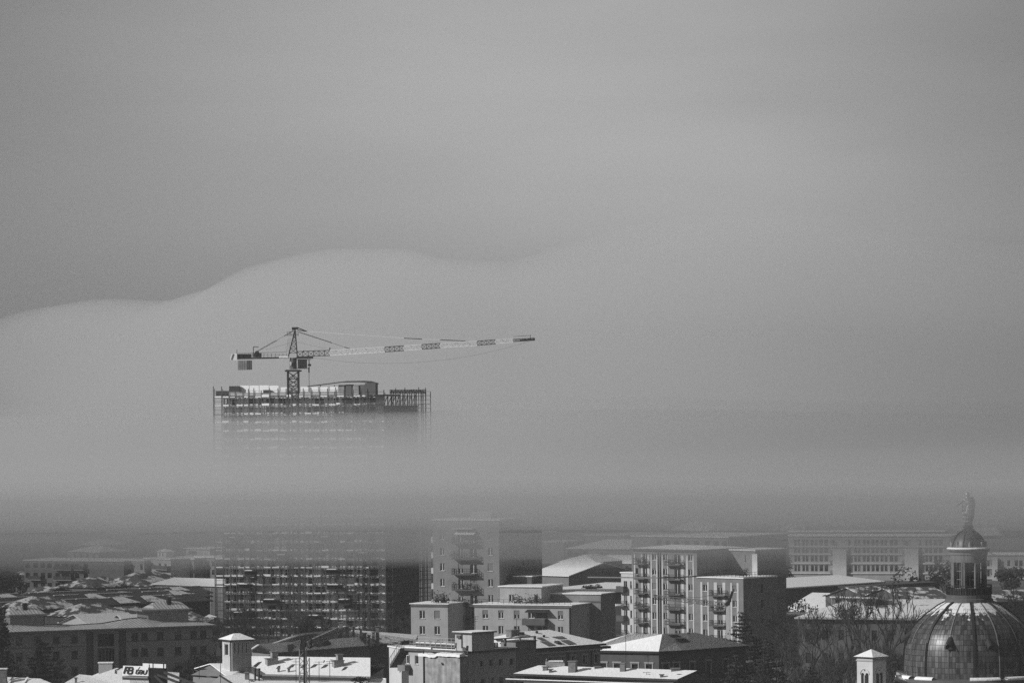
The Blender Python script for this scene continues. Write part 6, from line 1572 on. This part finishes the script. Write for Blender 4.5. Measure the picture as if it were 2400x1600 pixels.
block('grey_apartment_house', 'grey wing joined to the left of the pale apartment house with the turret', 'apartment house', 290, 1142, 338, 1136, 1314, 11, 'flat', cols=[XC(1040), XC(1075), XC(1155)], rows=[(YC(592), YC(640)), (YC(672), YC(730))], wallm=M_wall_l, over=.2)
block('grey_apartment_house', 'dim grey block to the right of the pale apartment house, its roof edged with snow', 'apartment house', 401, 1136, 455, 1130, 1310, 12, 'flat', wallm=M_wall_m, cols=[XC(1465), XC(1510)], rows=[(YC(590), YC(625)), (YC(670), YC(700))], over=.2)
block('grey_apartment_house', 'hazy block with narrow windows just left of the scaffolded tower', 'apartment house', 456, 1136, 506, 1130, 1306, 12, 'flat', cols=[XC(x) for x in (1610, 1650, 1700, 1740)], rows=[(YC(570), YC(610)), (YC(640), YC(680)), (YC(710), YC(735))], wallm=M_wall_m, over=.2)
block('bright_upper_house', 'white house front with dark window strip, hazy, above the blocks left of the scaffolded tower', 'house', 436, 1240, 492, 1232, 1286, 12, 'flat', wallm=M_wall_w, cols=[448, 456], rows=[(1291, 1299)], win_w=2.2)
b = block('glazed_shed', 'long low shed with white roof and a strip of upright glazing bars', 'shed', 360, 1085, 600, 1062, 1371, 16, 'gable_u', 1.3, wallm=M_wall_m)
for i in range(18): u = 1+i*b.W/18.5; b.part(MB().box(u-.12, u+.12, -.15, -.002, .2, b.f(400, 1371)[1]-.3), 'glazing_bar', M_steel)
block('low_house', 'low house with a patchy snow roof in front of the dim left apartment block', 'house', 131, 1085, 230, 1078, 1376, 16, 'hip', 2.4, wallm=M_wall_m, roofm=M_snowp)
block('low_house', 'low house with a broad patchy hip roof between the dim block and the pale house', 'house', 232, 1090, 340, 1082, 1372, 20, 'hip', 3.2, wallm=M_wall_m, roofm=M_snowp)
block('small_shed', 'small snow-topped shed at the foot of the dim left apartment block', 'shed', 62, 1055, 103, 1050, 1390, 10, 'gable_u', 1.5, wallm=M_wall_d, roofm=M_snowp)
block('low_house', 'low hazy house at the far left edge with a snow-streaked roof', 'house', -20, 1160, 58, 1152, 1362, 16, 'hip', 2.6, wallm=M_wall_m, roofm=M_snowp)
# station roofs: long dark bands streaked with snow
for i, (ya, yb2, D_, lb, sn) in enumerate(((1404, 1388, 1035, 'long dark station roof edged with melting snow, rearmost of the three', .47), (1413, 1399, 1000, 'long dark station roof streaked with snow, middle of the three', .44), (1424, 1410, 965, 'long dark station roof with few snow patches, nearest of the three', .42))):
    b = Bld('station_roof', lb, 'station roof', -60, D_-22, 500, D_+20, 'parallel station roofs', y=ya)
    z1 = b.f(200, ya-4)[1]; W = b.W; mt_ = snow_tile('station_roof_%d' % i, sn-.06, tile=.05, v=.45, scale=.22)
    m = MB(); m.slab([(0, 0, z1), (W, 0, z1), (W, 6, z1+1.3), (0, 6, z1+1.3)], .25).slab([(0, 6.01, z1+1.3), (W, 6.01, z1+1.3), (W, 13, z1), (0, 13, z1)], .25); b.part(m, 'roof', mt_)
    b.part(MB().box(.5, W-.5, .8, 12.2, 0, z1-.02), 'wall', M_dark)
    m = MB(); uu = 0
    while uu < W-4:
        ln = rnd.uniform(2, 9); m.box(uu, min(uu+ln, W), 5.7, 6.3, z1+1.32, z1+1.5); uu += ln+rnd.choice([0, .3, 3])
    b.part(m, 'ridge_snow', M_snow)
    for k in range(7):
        u = W*(.12+.12*k); m = MB(); m.slab([(u, -.2, z1+.35), (u+5.5, -.2, z1+.35), (u+4.5, 5.2, z1+1.45), (u+1.5, 5.2, z1+1.45)], .1)
        if rnd.random() < .4: b.part(m, 'snow_sheet', M_snowt)
for (xa, xb_, y, D_, lb) in ((-10, 75, 1412, 930, 'grey hipped roof poking up behind the office roof at the far left'), (105, 190, 1430, 900, 'rounded snowy roof behind the office building, left of the white gables'), (193, 265, 1437, 905, 'plain snowy hip roof between the two white gable fronts'), (300, 350, 1440, 905, 'small grey snowy roof right of the smaller white gable')):
    block('courtyard_house', lb, 'house', xa, D_+8, xb_, D_-2, y+14, 14, 'hip', 2.6, wallm=M_wall_d, roofm=M_snowp, group='courtyard houses behind the office building')
for i, (x, y) in enumerate(((228, 1425), (307, 1428), (12, 1425))):
    D_ = 925; p = P(x, y, D_); T_ = empty('roof_turret', (p.x, p.y, 0), .6, ('dark pointed roof turret between the white gable fronts', 'dark pointed roof turret just left of the snowy penthouse', 'dark pointed roof turret at the far left edge')[i], 'turret', 'dark pointed turrets')
    MB().box(-1.3, 1.3, -1.3, 1.3, 0, p.z-2.2).build('wall', M_wall_d, T_); m = MB(); e = [(-1.7, -1.7, p.z-2.2), (1.7, -1.7, p.z-2.2), (1.7, 1.7, p.z-2.2), (-1.7, 1.7, p.z-2.2)]
    for k in range(4): m.face([e[k], e[(k+1) % 4], (0, 0, p.z+.8)])
    m.build('roof', M_tile, T_)
# faint far roofs across the whole width
r_ = random.Random(77); n_ = 0
for (y0, y1, D_, cnt) in ((1222, 1232, 1750, 16), (1240, 1256, 1500, 16), (1262, 1276, 1330, 10)):
    for i in range(cnt):
        x = -40+2480*(i+r_.uniform(.1, .9))/cnt; wpx = r_.uniform(50, 120); y = r_.uniform(y0, y1)
        if y0 > 1235 and 500 < x < 1000: continue
        if y0 > 1260 and (120 < x < 520 or x > 1780 or 980 < x < 1500): continue
        dark = r_.random() < .4
        block('distant_house', 'low hazy house roof of the faint background town', 'house', x, D_+r_.uniform(-15, 15), x+wpx, D_+r_.uniform(-15, 15), y, r_.uniform(12, 20), r_.choice(['hip', 'gable_u', 'flat']), r_.uniform(1.5, 2.8), wallm=M_wall_d if dark else M_wall_m, roofm=M_snow if r_.random() < .7 else M_snowp, group='faint houses of the background town', cols=[x+wpx*k/6 for k in range(1, 6)] if D_ < 1600 else (), rows=[(y+4, y+11), (y+20, y+27)] if D_ < 1600 else ())
# centre background
X3f = lambda x: 900+.28695*x
b = block('warehouse', 'snow-roofed gabled warehouse, hazy, right of the apartment tower', 'warehouse', 1240, 1122, 1333, 1112, 1347, 26, 'gable_u', 3.0, wallm=M_wall_m)
b = None
block('long_white_roofed_hall', 'long hall with a broad white roof behind the gabled warehouse', 'hall', 1325, 1330, 1520, 1320, 1286, 26, 'hip', 2.6, wallm=M_wall_m, cols=[1335, 1342, 1350, 1358, 1372], rows=[(1290, 1304)], win_w=1.6)
block('small_white_roofed_house', 'small house with a white roof in front of the long white-roofed hall', 'house', 1312, 1225, 1395, 1218, 1316, 14, 'hip', 2.0, wallm=M_wall_m)
block('background_house', 'flat hazy roof left of the long white-roofed hall', 'house', 1262, 1420, 1322, 1415, 1270, 14, 'flat', wallm=M_wall_m)
block('dark_row_house', 'dim row of houses beyond the small white-roofed house', 'house', 1395, 1240, 1484, 1232, 1318, 14, 'gable_u', 2, wallm=M_wall_d, cols=[1405, 1420, 1436, 1452, 1470], rows=[(1325, 1333)])
b = Bld('snowy_yard_wall', 'dark wall with a line of snow on top beside the stepped block', 'wall', 1400, 955, 1462, 950, y=1430)
z_ = b.f(1430, 1419)[1]; b.part(MB().box(0, b.W, 0, .6, 0, z_), 'wall', M_dark); b.part(MB().box(-.1, b.W+.1, -.2, 2.4, z_+.001, z_+.35), 'snow_cap', M_snow)
sf = MB(); q = [P(1262, 1372, 1150), P(1470, 1376, 1120), P(1470, 1350, 1200), P(1300, 1352, 1210)]
yd = Bld('snowy_yard_roof', 'flat expanse of snow-covered low roofs behind the wing and warehouse', 'roof', 1262, 1060, 1468, 1050, y=1380); z_ = yd.f(1360, 1384)[1]
yd.part(MB().box(0, yd.W, 0, 42, 0, z_), 'wall', M_wall_d); yd.part(MB().box(-.3, yd.W+.3, -.3, 42.3, z_+.001, z_+.2), 'roof', M_snow)
b = block('school_building', 'long hazy three storey building with evenly spaced windows above the stepped block', 'building', 1534, 1160, 1706, 1146, 1258.5, 30, 'flat', wallm=M_wall_m, cols=[X4(x) for x in (680, 750, 820, 905, 985, 1075, 1145, 1212)], rows=[(Y4(405), Y4(445)), (Y4(480), Y4(520))], win_w=1.6, over=.4)
b2_ = block('background_house', 'faint low wing with a snow line left of the long hazy building', 'building', 1480, 1190, 1533, 1182, 1257, 18, 'flat', wallm=M_wall_m, over=.3)
# ------------------------------------------------------------------ long terraced apartments at the far right
rnd = random.Random(61)
X5f = lambda x: 1800+.28695*x
def longblock(label, x0, x1, D0, D1, ytop, cols, towers, rows, lit):
    B = Bld('terraced_apartments', label, 'apartment block', x0, D0, x1, D1, y=ytop+30)
    W = B.W; zt = B.f((x0+x1)/2, ytop)[1]; c2 = []
    for (a, c) in cols:
        if c-a > 13: c2 += [(a, a+(c-a)*.42), (a+(c-a)*.58, c)]
        elif c-a > 9: c2 += [(a, a+(c-a)*.62), (a+(c-a)*.76, c)]
        else: c2.append((a, c))
    cols = c2; lit = {(int(i*1.8), j) for i, j in lit}
    zs_ = [(B.f((x0+x1)/2, e)[1], B.f((x0+x1)/2, a)[1]) for a, e in rows]
    ops = []
    for i, (a, c) in enumerate(cols):
        u0, u1 = B.f(a, ytop+40)[0], B.f(c, ytop+40)[0]
        for j, (z0, z1) in enumerate(zs_):
            if z0 < .2 or u1-u0 < .4: continue
            ops.append((u0, u1, z0, z1))
            o = B.win(u0, 0, z0, u1-u0, z1-z0, 0, False, 0, False, rec=.7, wm=M_white if (i, j) in lit else rnd.choice([None, None, M_blind, M_wall_m]))
    m = MB(); shell(m, 0, W, 0, 14, 0, zt, front=ops, rec=.75); B.part(m, 'wall', M_wall_l)
    for (a, c, y) in towers:
        u0, z1 = B.f(a, y, -1); u1, _ = B.f(c, y, -1); B.part(MB().box(u0, u1, -1.2, -.002, 0, z1), 'stair_shaft', M_wall_w)
        for k in range(4): B.part(MB().box(u0-.8, u0-.002, -.9, -.2, 2+k*3, 3+k*3), 'shaft_balcony', M_wall_m)
    B.part(MB().box(-.4, W+.4, -.4, 14.4, zt+.001, zt+.3), 'roof', M_snow)
    for k in range(1, len(zs_)): z = (zs_[k-1][0]+zs_[k][1])/2; B.part(MB().box(.1, W-.1, -.35, -.002, z-.25, z+.15), 'floor_band', M_wall_w)
    return B
cols = [(X5f(a), X5f(c)) for a, c in ((100, 125), (215, 262), (280, 330), (350, 405), (420, 490), (655, 690), (705, 755), (775, 830), (845, 905), (920, 975), (995, 1060), (1232, 1265), (1285, 1340), (1355, 1425))]
rows = [(YC(398), YC(445)), (YC(460), YC(505)), (YC(525), YC(575)), (YC(605), YC(655)), (YC(685), YC(738))]
longblock('long terraced apartment block with stair shafts and recessed balconies, hazy at the far right', 1822, 2228, 1275, 1262, 1256, cols, [(X5f(528), X5f(640), YC(480)), (X5f(1115), X5f(1228), YC(470))], rows, {(7, 3), (12, 3), (4, 4)})
cols = [(X5f(a), X5f(c)) for a, c in ((1790, 1810), (1880, 1915), (1955, 1990), (2015, 2080), (2100, 2140))]
longblock('continuation of the terraced apartments seen to the right of the church lantern', 2296, 2440, 1262, 1258, 1300, cols, [(X5f(1830), X5f(1875), YC(545))], [(YC(565), YC(612)), (YC(645), YC(695)), (YC(730), YC(785))], set())
b = Bld('attic_storey', 'set-back top storey with upright bars above the far right terraced apartments', 'building', 1850, 1290, 2212, 1280, y=1250)
z1 = b.f(2000, 1243.5)[1]; z0 = z1-2.6; 
b.part(MB().box(0, b.W, 0, 8, 0, z1-.3), 'wall', M_wall_m); b.part(MB().box(-.4, b.W+.4, -.8, 8, z1-.299, z1), 'roof', M_snow)
for k in range(20): u = .5+k*b.W/20.5; b.part(MB().box(u, u+.9, -.02-.1, -.002, z0, z1-.5), 'window', M_glass)
# long hall with a tilted snowy roof, and houses in front of it
b = Bld('long_hall', 'long hall with a pale snow-covered roof and shaded end, right of the stepped block', 'hall', 1822, 1085, 2155, 1125, y=1370)
z0 = b.f(1830, 1377)[1]; z1 = b.f(1830, 1358, 9)[1]
m = MB(); m.slab([(-1, -.6, z0), (b.W*.75, -.6, z0+.2), (b.W*.75, 16, z1), (-1, 16, z1)], .3); b.part(m, 'roof', M_snow); b.part(MB().box(-.5, b.W*.74, .2, 15, 0, z0-.32), 'wall', M_wall_d)
b.part(MB().box(b.W*.4, b.W+1, -6, -.7, 0, z0-.6).box(b.W*.4-.3, b.W+1.2, -6.3, -.5, z0-.599, z0-.35), 'front_range', M_wall_d)
block('snowy_house', 'house with a bright snow roof and dark chimneys beside the stepped block', 'house', 1838, 985, 1985, 975, 1432, 26, 'gable_u', 3.6, wallm=M_wall_d)
b = block('snowy_shed', 'low white-walled shed half hidden by trees right of the stepped block', 'shed', 1822, 930, 1870, 926, 1441, 6, 'flat', wallm=M_wall_w)
# big hip roof behind the bare trees
H = PH('palazzo', 'large building with a broad patchy hip roof and roof lights, behind the bare trees', 'building', 2000, 1447, 11.6)
zE, zR = 11.6, 14.6
e0, e1 = H.l(1862, 1446, zE), H.l(2240, 1450, zE); t0, t1 = H.l(1985, 1405, zR), H.l(2240, 1402, zR)
bk = [e1+Vector((10, 34, 0)), e0+Vector((14, 40, 0))]
m = MB(); m.face([e0, e1, t1, t0]); m.face([e1, bk[0], t1]); m.face([bk[0], bk[1], t0, t1]); m.face([bk[1], e0, t0]); H.part(m, 'roof', snow_tile('melting_snow_on_tiles', .56, tile=.07, scale=.12))
inn = [e0+Vector((.8, .8, 0)), e1+Vector((-.5, .8, 0)), bk[0], bk[1]]
ow = []; Lw = (inn[1]-inn[0]).length; uw = (inn[1]-inn[0])/Lw
for k in range(9):
    for zz in (7.2, 2.6):
        s_ = 1.5+k*Lw/9.3; ow.append((s_, s_+1.1, zz, zz+2)); wo = MB().box(0, 1.1, .2, .25, 0, 2).build('window', M_glass, H.root, loc=((inn[0]+uw*s_).x, (inn[0]+uw*s_).y, zz)); wo.rotation_euler = (0, 0, math.atan2(uw.y, uw.x))
walls(H, inn, zE-.05, M_wall_d, ops={0: ow})
H.part(MB().bar(e0+Vector((0, -.1, -.1)), e1+Vector((0, -.1, -.1)), .35), 'gutter', M_steel)
pl = (e0, e1, t1)
for (x, y) in ((1964, 1418), (1999, 1419), (2038, 1420)):
    p = H.on(x, y, pl); o = H.part(MB().box(p.x-1.2, p.x+1.2, p.y-1.2, p.y+1.4, p.z-.8, p.z+1.6), 'dormer', M_wall_m); MB().box(p.x-1.5, p.x+1.5, p.y-1.4, p.y+1.6, p.z+1.601, p.z+1.75).build('dormer_roof', M_snow, o); MB().box(p.x-.6, p.x+.6, p.y-1.25, p.y-1.201, p.z+.1, p.z+1.3).build('dormer_window', M_glass, o)
for pts in (((1962, 1446), (1975, 1434), (1985, 1434), (1972, 1447)), ((1978, 1447), (1992, 1434), (2003, 1434), (1988, 1448))): H.mark(pts, pl, 'bare_tile_patch', M_tile, lift=.05)
for (xa, xb_, y, D_, lb) in ((2040, 2125, 1400, 965, 'pale gabled roof poking above the palazzo ridge at right'), (2120, 2230, 1402, 950, 'snow-streaked roof left of the church dome'), (2330, 2450, 1408, 985, 'dim snowy roof right of the church lantern')):
    block('roof_range', lb, 'house', xa, D_, xb_, D_+5, y, 18, 'gable_u', 2.2, wallm=M_wall_d, roofm=M_snowp)

# ------------------------------------------------------------------ self-erecting crane in front of the stepped block
cb = P(1707, 1520, 868); SE = empty('self_erecting_crane', (cb.x, cb.y, 0), 0, 'small self-erecting crane with a white mast and thin jib in front of the stepped block', 'crane')
def se(x, y, dy=0): p = P(x, y, 868); p.y += dy; return p-Vector((cb.x, cb.y, 0))
a = se(1706, 1418); MB().box(a.x-.35, a.x+.35, -.35, .35, 0, a.z).build('mast', M_white, SE)
MB().truss(se(1704, 1417), se(1533, 1400, 4), .6, .8, 26, .1, .06).build('jib', M_grey, SE)
MB().bar(se(1706, 1420), se(1717, 1385), .5, .5).bar(se(1700, 1418), se(1712, 1405), .8, .6).build('mast_top', M_dark, SE)
MB().bar(se(1717, 1385), se(1640, 1400, 2), .06).bar(se(1640, 1400, 2), se(1533, 1398, 4), .05).build('tie_rope', M_dark, SE)
MB().box(se(1616, 0).x, se(1621, 0).x, 1.5, 2.3, se(1618, 1415).z, se(1618, 1409).z).build('trolley', M_white, SE)
MB().box(-1.6, 1.6, -1.4, 1.4, .2, 2.4).build('base', M_conc, SE)
# ------------------------------------------------------------------ trees
def grow(mb, p, d, L, r, lev, r_, spread=.55, up=.12, kids=3, minr=.02):
    q = p; n = 3
    for i in range(n):
        d = (d + Vector((r_.gauss(0, .10), r_.gauss(0, .10), r_.gauss(0, .06)+up*.3))).normalized()
        t = q + d*L/n; r1 = max(r*(1-.16), minr); mb.tube(q, t, r, r1, 5 if lev < 2 else 3, cap=False); q = t; r = r1
        if lev > 0 and i > 0 or lev >= 2:
            pass
    if lev >= MAXLEV: return
    for k in range(kids+(1 if lev >= 1 else 0)):
        a = r_.uniform(0, 2*math.pi); s_ = spread*r_.uniform(.6, 1.3)
        pr = d.cross(Vector((math.cos(a), math.sin(a), .3))).normalized()
        grow(mb, p.lerp(q, r_.uniform(.55, 1)) if k else q, (d+pr*s_+Vector((0, 0, up))).normalized(), L*r_.uniform(.62, .82), max(r*.66, minr), lev+1, r_, spread, up, kids, minr)
MAXLEV = 4
def bare_mesh(seed, H, minr=.022, spread=.5):
    r_ = random.Random(seed); t = MB(); c = MB(); h0 = H*.28; r0 = H*.016
    t.tube((0, 0, 0), (0, 0, h0), r0*1.3, r0, 7)
    top = Vector((0, 0, h0))
    for k in range(4):
        a = r_.uniform(0, 6.28); d = Vector((math.cos(a)*.35, math.sin(a)*.35, 1)).normalized() if k else Vector((0, 0, 1))
        grow(c, top, d, H*.27, r0*.75, 0, r_, spread, .16, 2, minr)
    return t, c
def make_tree(name, label, x, D, ybase, H, proto, group=None, rz=0, sc=1.0):
    p = P(x, ybase, D); e = empty(name, (p.x, p.y, 0), rz, label, 'tree', group); e.scale = (sc, sc, sc)
    for nm, me in proto: link(nm, me, e)
    return e
def proto_bare(seed, H, **k):
    t, c = bare_mesh(seed, H, **k); a = t.build('trunk', M_bark); b = c.build('crown', M_twig)
    out = [('trunk', a.data), ('crown', b.data)]
    for o in (a, b): bpy.data.objects.remove(o)
    return out
def conifer(seed, H, R_, kind='cedar', snow=0.0, dens=1.0):
    r_ = random.Random(seed); t = MB().tube((0, 0, 0), (0, 0, H*.95), H*.02+.08, .04, 7); c = MB(); s = MB()
    nl_ = int(H*(1.3 if kind == 'cedar' else 1.8))
    for i in range(nl_):
        f = (i+.5)/nl_; z = H*(.16+.84*f)
        if kind == 'cedar': rad = R_*(1-f**1.6)*r_.uniform(.65, 1.15)+.3
        elif kind == 'cypress': rad = R_*math.sin(math.pi*min(1, (1-f)*.9+.08))**.6*.8
        else: rad = R_*(1-f)*r_.uniform(.8, 1.1)+.2
        nb = r_.randint(4, 7) if kind != 'cypress' else 6
        for b_ in range(nb):
            a = r_.uniform(0, 6.28); L_ = rad*r_.uniform(.55, 1.1); dz_ = (.10 if kind == 'cedar' else -.25)*L_
            tip = Vector((math.cos(a)*L_, math.sin(a)*L_, z+dz_)); base = Vector((0, 0, z))
            if kind != 'cypress': t.tube(base, tip, .05+.012*L_, .02, 3, cap=False)
            n = int((10+L_*13)*dens)
            for k in range(n):
                g = r_.random()**.6; p = base.lerp(tip, g) + Vector((r_.gauss(0, .26*(1+L_*.10)), r_.gauss(0, .26*(1+L_*.10)), r_.gauss(0, .10 if kind == 'cedar' else .18)))
                leafq(c, p, r_.uniform(.12, .28), r_)
                if snow and r_.random() < snow and g > .3: leafq(s, p+Vector((0, 0, .16)), r_.uniform(.1, .22), r_)
    return t, c, s
def proto_con(seed, H, R_, kind, snow=0, dens=1.0, m_=None):
    t, c, s = conifer(seed, H, R_, kind, snow, dens); os_ = [t.build('trunk', M_bark), c.build('crown', m_ or M_needle)]
    nm = ['trunk', 'crown']
    if snow: os_.append(s.build('snow_on_branches', M_snow)); nm.append('snow_on_branches')
    out = [(n, o.data) for n, o in zip(nm, os_)]
    for o in os_: bpy.data.objects.remove(o)
    return out
def bush(seed, H, R_, m_=None, n=900, snow=0):
    r_ = random.Random(seed); c = MB(); t = MB()
    for k in range(4): a = r_.uniform(0, 6.28); t.tube((0, 0, 0), (math.cos(a)*R_*.4, math.sin(a)*R_*.4, H*.6), .14, .05, 4)
    cl = [(Vector((r_.gauss(0, R_*.42), r_.gauss(0, R_*.42), H*r_.uniform(.35, .85))), R_*r_.uniform(.25, .5)) for _ in range(9)]
    for i in range(n):
        p0, rr_ = r_.choice(cl); d = Vector((r_.gauss(0, 1), r_.gauss(0, 1), r_.gauss(0, 1))).normalized()
        leafq(c, p0+d*rr_*r_.uniform(.6, 1.05), r_.uniform(.12, .3), r_)
    a, b = t.build('trunk', M_bark), c.build('crown', m_ or M_leaf); out = [('trunk', a.data), ('crown', b.data)]
    for o in (a, b): bpy.data.objects.remove(o)
    return out
# bare trees in front of the palazzo
prs = [proto_bare(100+i, 17+i, minr=.042) for i in range(5)]
r_ = random.Random(12)
places = [('bare tree at the left end of the grove, beside the stepped block', 1836, 800, .86), ('bare tree second from the left in the grove', 1868, 770, .80), ('slender bare tree in front of the palazzo left roof edge', 1905, 790, .84), ('bare tree under the palazzo roof lights', 1945, 760, .80), ('bare forked tree below the middle roof light', 1990, 785, .92), ('tall bare tree with forked crown over the palazzo roof', 2027, 770, 1.08), ('tall dark-limbed bare tree right of the forked one', 2085, 800, 1.12), ('bare tree behind the belvedere tower roof', 2062, 740, .82), ('bare tree just left of the dome', 2110, 760, .86), ('twiggy bare tree low beside the belvedere tower', 1985, 700, .62), ('low twiggy bare tree at the grove foot, in front of the tall conifer', 1880, 690, .60), ('twiggy bare tree between the grove and dark conifers', 1820, 720, .70)]
for i, (lb, x, D, sc) in enumerate(places):
    make_tree('bare_tree', lb, x, D, 1560, 17, prs[i % 5], 'bare trees in front of the palazzo', r_.uniform(0, 6), sc)
for i in range(30):
    x = 1795+i*11.5+r_.uniform(-8, 8)
    make_tree('thicket_tree', 'bare sapling in the dark thicket below the grove', x, r_.uniform(660, 740), 1580, 12, prs[i % 5], 'bare saplings of the dark thicket', r_.uniform(0, 6), r_.uniform(.5, .66))
make_tree('bare_tree', 'bare tree against the dim snowy roof right of the dome', 2385, 850, 1450, 17, prs[2], None, 1, .85)
# dark cedars right of the hipped house
pc = [proto_con(200, 19, 6.5, 'cedar'), proto_con(201, 16, 5.5, 'cedar'), proto_con(202, 14, 3.2, 'spruce')]
for i, (lb, x, D, sc, k) in enumerate((('tall dark cedar in front of the stepped block side wall', 1742, 745, .94, 0), ('broad dark cedar right of the hipped house', 1775, 720, .92, 1), ('dark cedar in front, low behind the nearest roofs', 1725, 690, .86, 1), ('shaggy dark cedar at the left edge of the grove', 1800, 700, .82, 0), ('low dark cedar between the cedars and the grove', 1830, 670, .78, 1), ('low wide dark cedar at the bottom of the grove', 1900, 660, .72, 0), ('dark cedar filling the shade beside the belvedere tower', 1965, 665, .70, 1), ('dark cedar between the belvedere tower and dome', 2098, 680, .82, 1), ('dark cedar just behind the hipped house roof end', 1700, 765, .84, 2))):
    make_tree('cedar', lb, x, D, 1560, 18, pc[k], 'dark cedars around the grove', i*1.3, sc)
# snow-laden cedar at bottom centre
ps = proto_con(210, 15, 6.0, 'cedar', snow=.10, dens=1.5)
make_tree('snowy_cedar', 'big dark cedar with snow on its boughs at the bottom, left of the stained wall', 845, 585, 1590, 15, ps, None, .4, 1.17)
make_tree('snowy_cedar', 'smaller snow-dusted cedar left of the big one at the bottom', 800, 590, 1590, 15, ps, None, 2.4, .98)
make_tree('snowy_cedar', 'snow-dusted cedar right of the big one, beneath the slanting stair', 905, 600, 1590, 15, ps, None, 3.9, 1.02)
# trees before the office building
pe = [proto_con(220, 11, 2.2, 'spruce'), proto_con(221, 9, 2.8, 'cedar')]
for i, (lb, x, D, sc, k) in enumerate((('slim dark spruce leaning in front of the office building windows', 92, 800, 1.02, 0), ('bushy dark evergreen beside the slim spruce, before the office building', 106, 805, 1.12, 1), ('low dark evergreen left of the slim spruce', 74, 800, .86, 1), ('dark conifer at the left edge in front of the office building', 4, 805, 1.55, 0), ('low evergreen below the office stairwell', 140, 800, .8, 1))):
    make_tree('evergreen', lb, x, D, 1590, 11, pe[k], 'evergreens in front of the office building', i, sc)
# bare undergrowth along the foot of the scaffolded block and between houses
pbs = [proto_bare(300+i, 8, minr=.025, spread=.6) for i in range(3)]
spots = [(518, 905), (535, 930), (556, 910), (580, 940), (604, 915), (630, 935), (655, 920), (676, 945), (700, 925), (725, 940), (870, 950), (890, 935), (915, 930), (940, 925), (960, 915), (505, 880)]
for i, (x, D) in enumerate(spots): make_tree('bare_tree', 'bare tree in the row at the foot of the scaffolded block', x, D, 1500, 8, pbs[i % 3], 'bare trees at the foot of the scaffolding', i*2.1, r_.uniform(.8, 1.25))
pb = [bush(400, 6, 4, n=1300), bush(401, 5, 3.5, n=1100), bush(402, 7, 3, n=1200)]
for i, (lb, x, D, sc, k) in enumerate((('dark evergreen clump at the foot of the scaffolding, left part', 570, 925, 1.0, 0), ('dark evergreen clump left of centre at the scaffolding foot', 720, 930, 1.1, 2), ('dark evergreen clump below the crane mast', 745, 925, 1.0, 0), ('dark evergreens against the yard wall left of the stepped block', 1440, 985, 1.25, 0), ('dark bush behind the wing roof, left of the yard wall', 1415, 990, 1.0, 1), ('shrubby tree on the snowy yard roofs', 1392, 1062, 1.35, 2), ('shrubby tree beside the warehouse gable', 1345, 1075, 1.1, 1), ('round dark tree in front of the far terraced apartments', 2203, 1130, 1.75, 0), ('small round tree beside the round dark one', 2180, 1150, 1.25, 1), ('dark bushy tree beside the snowy low shed', 1845, 960, 1.5, 0), ('dark bush right of the snowy low shed', 1885, 965, 1.1, 1), ('dark tree behind the church dome at right', 2360, 1110, 1.6, 2), ('dark trees at the far left edge in the haze', 12, 1120, 1.7, 0), ('hazy dark tree cluster left of the dim apartment block', 36, 1135, 1.6, 2), ('hazy evergreen in front of the dim apartment block', 95, 1100, .9, 1), ('low evergreen before the office building stairwell', 420, 835, .8, 1), ('low hedge tree at the office building right corner', 470, 838, .9, 0), ('hedge tree before the office building right half', 440, 830, .8, 2))):
    make_tree('broad_evergreen', lb, x, D, 1500, 6, pb[k], None, i*.9, sc)
ph_ = proto_con(230, 15, 3.4, 'spruce')
make_tree('spruce', 'tall hazy spruce in front of the far terraced apartments', 1843, 1190, 1400, 15, ph_, None, 0, .98)
make_tree('spruce', 'hazy spruce beside the long white-roofed hall', 1410, 1245, 1400, 15, ph_, None, 2, .66)
for i, (lb, x, D) in enumerate((('bare hazy tree before the long white-roofed hall', 1352, 1150), ('second bare hazy tree before the long white-roofed hall', 1380, 1165), ('bare tree left of the low patchy roof, left background', 262, 1075), ('bare tree in front of the broad patchy hip roof', 290, 1078), ('bare tree by the right end of the broad patchy hip roof', 232, 1076))):
    make_tree('bare_tree', lb, x, D, 1400, 8, pbs[i % 3], None, i, 1.15)
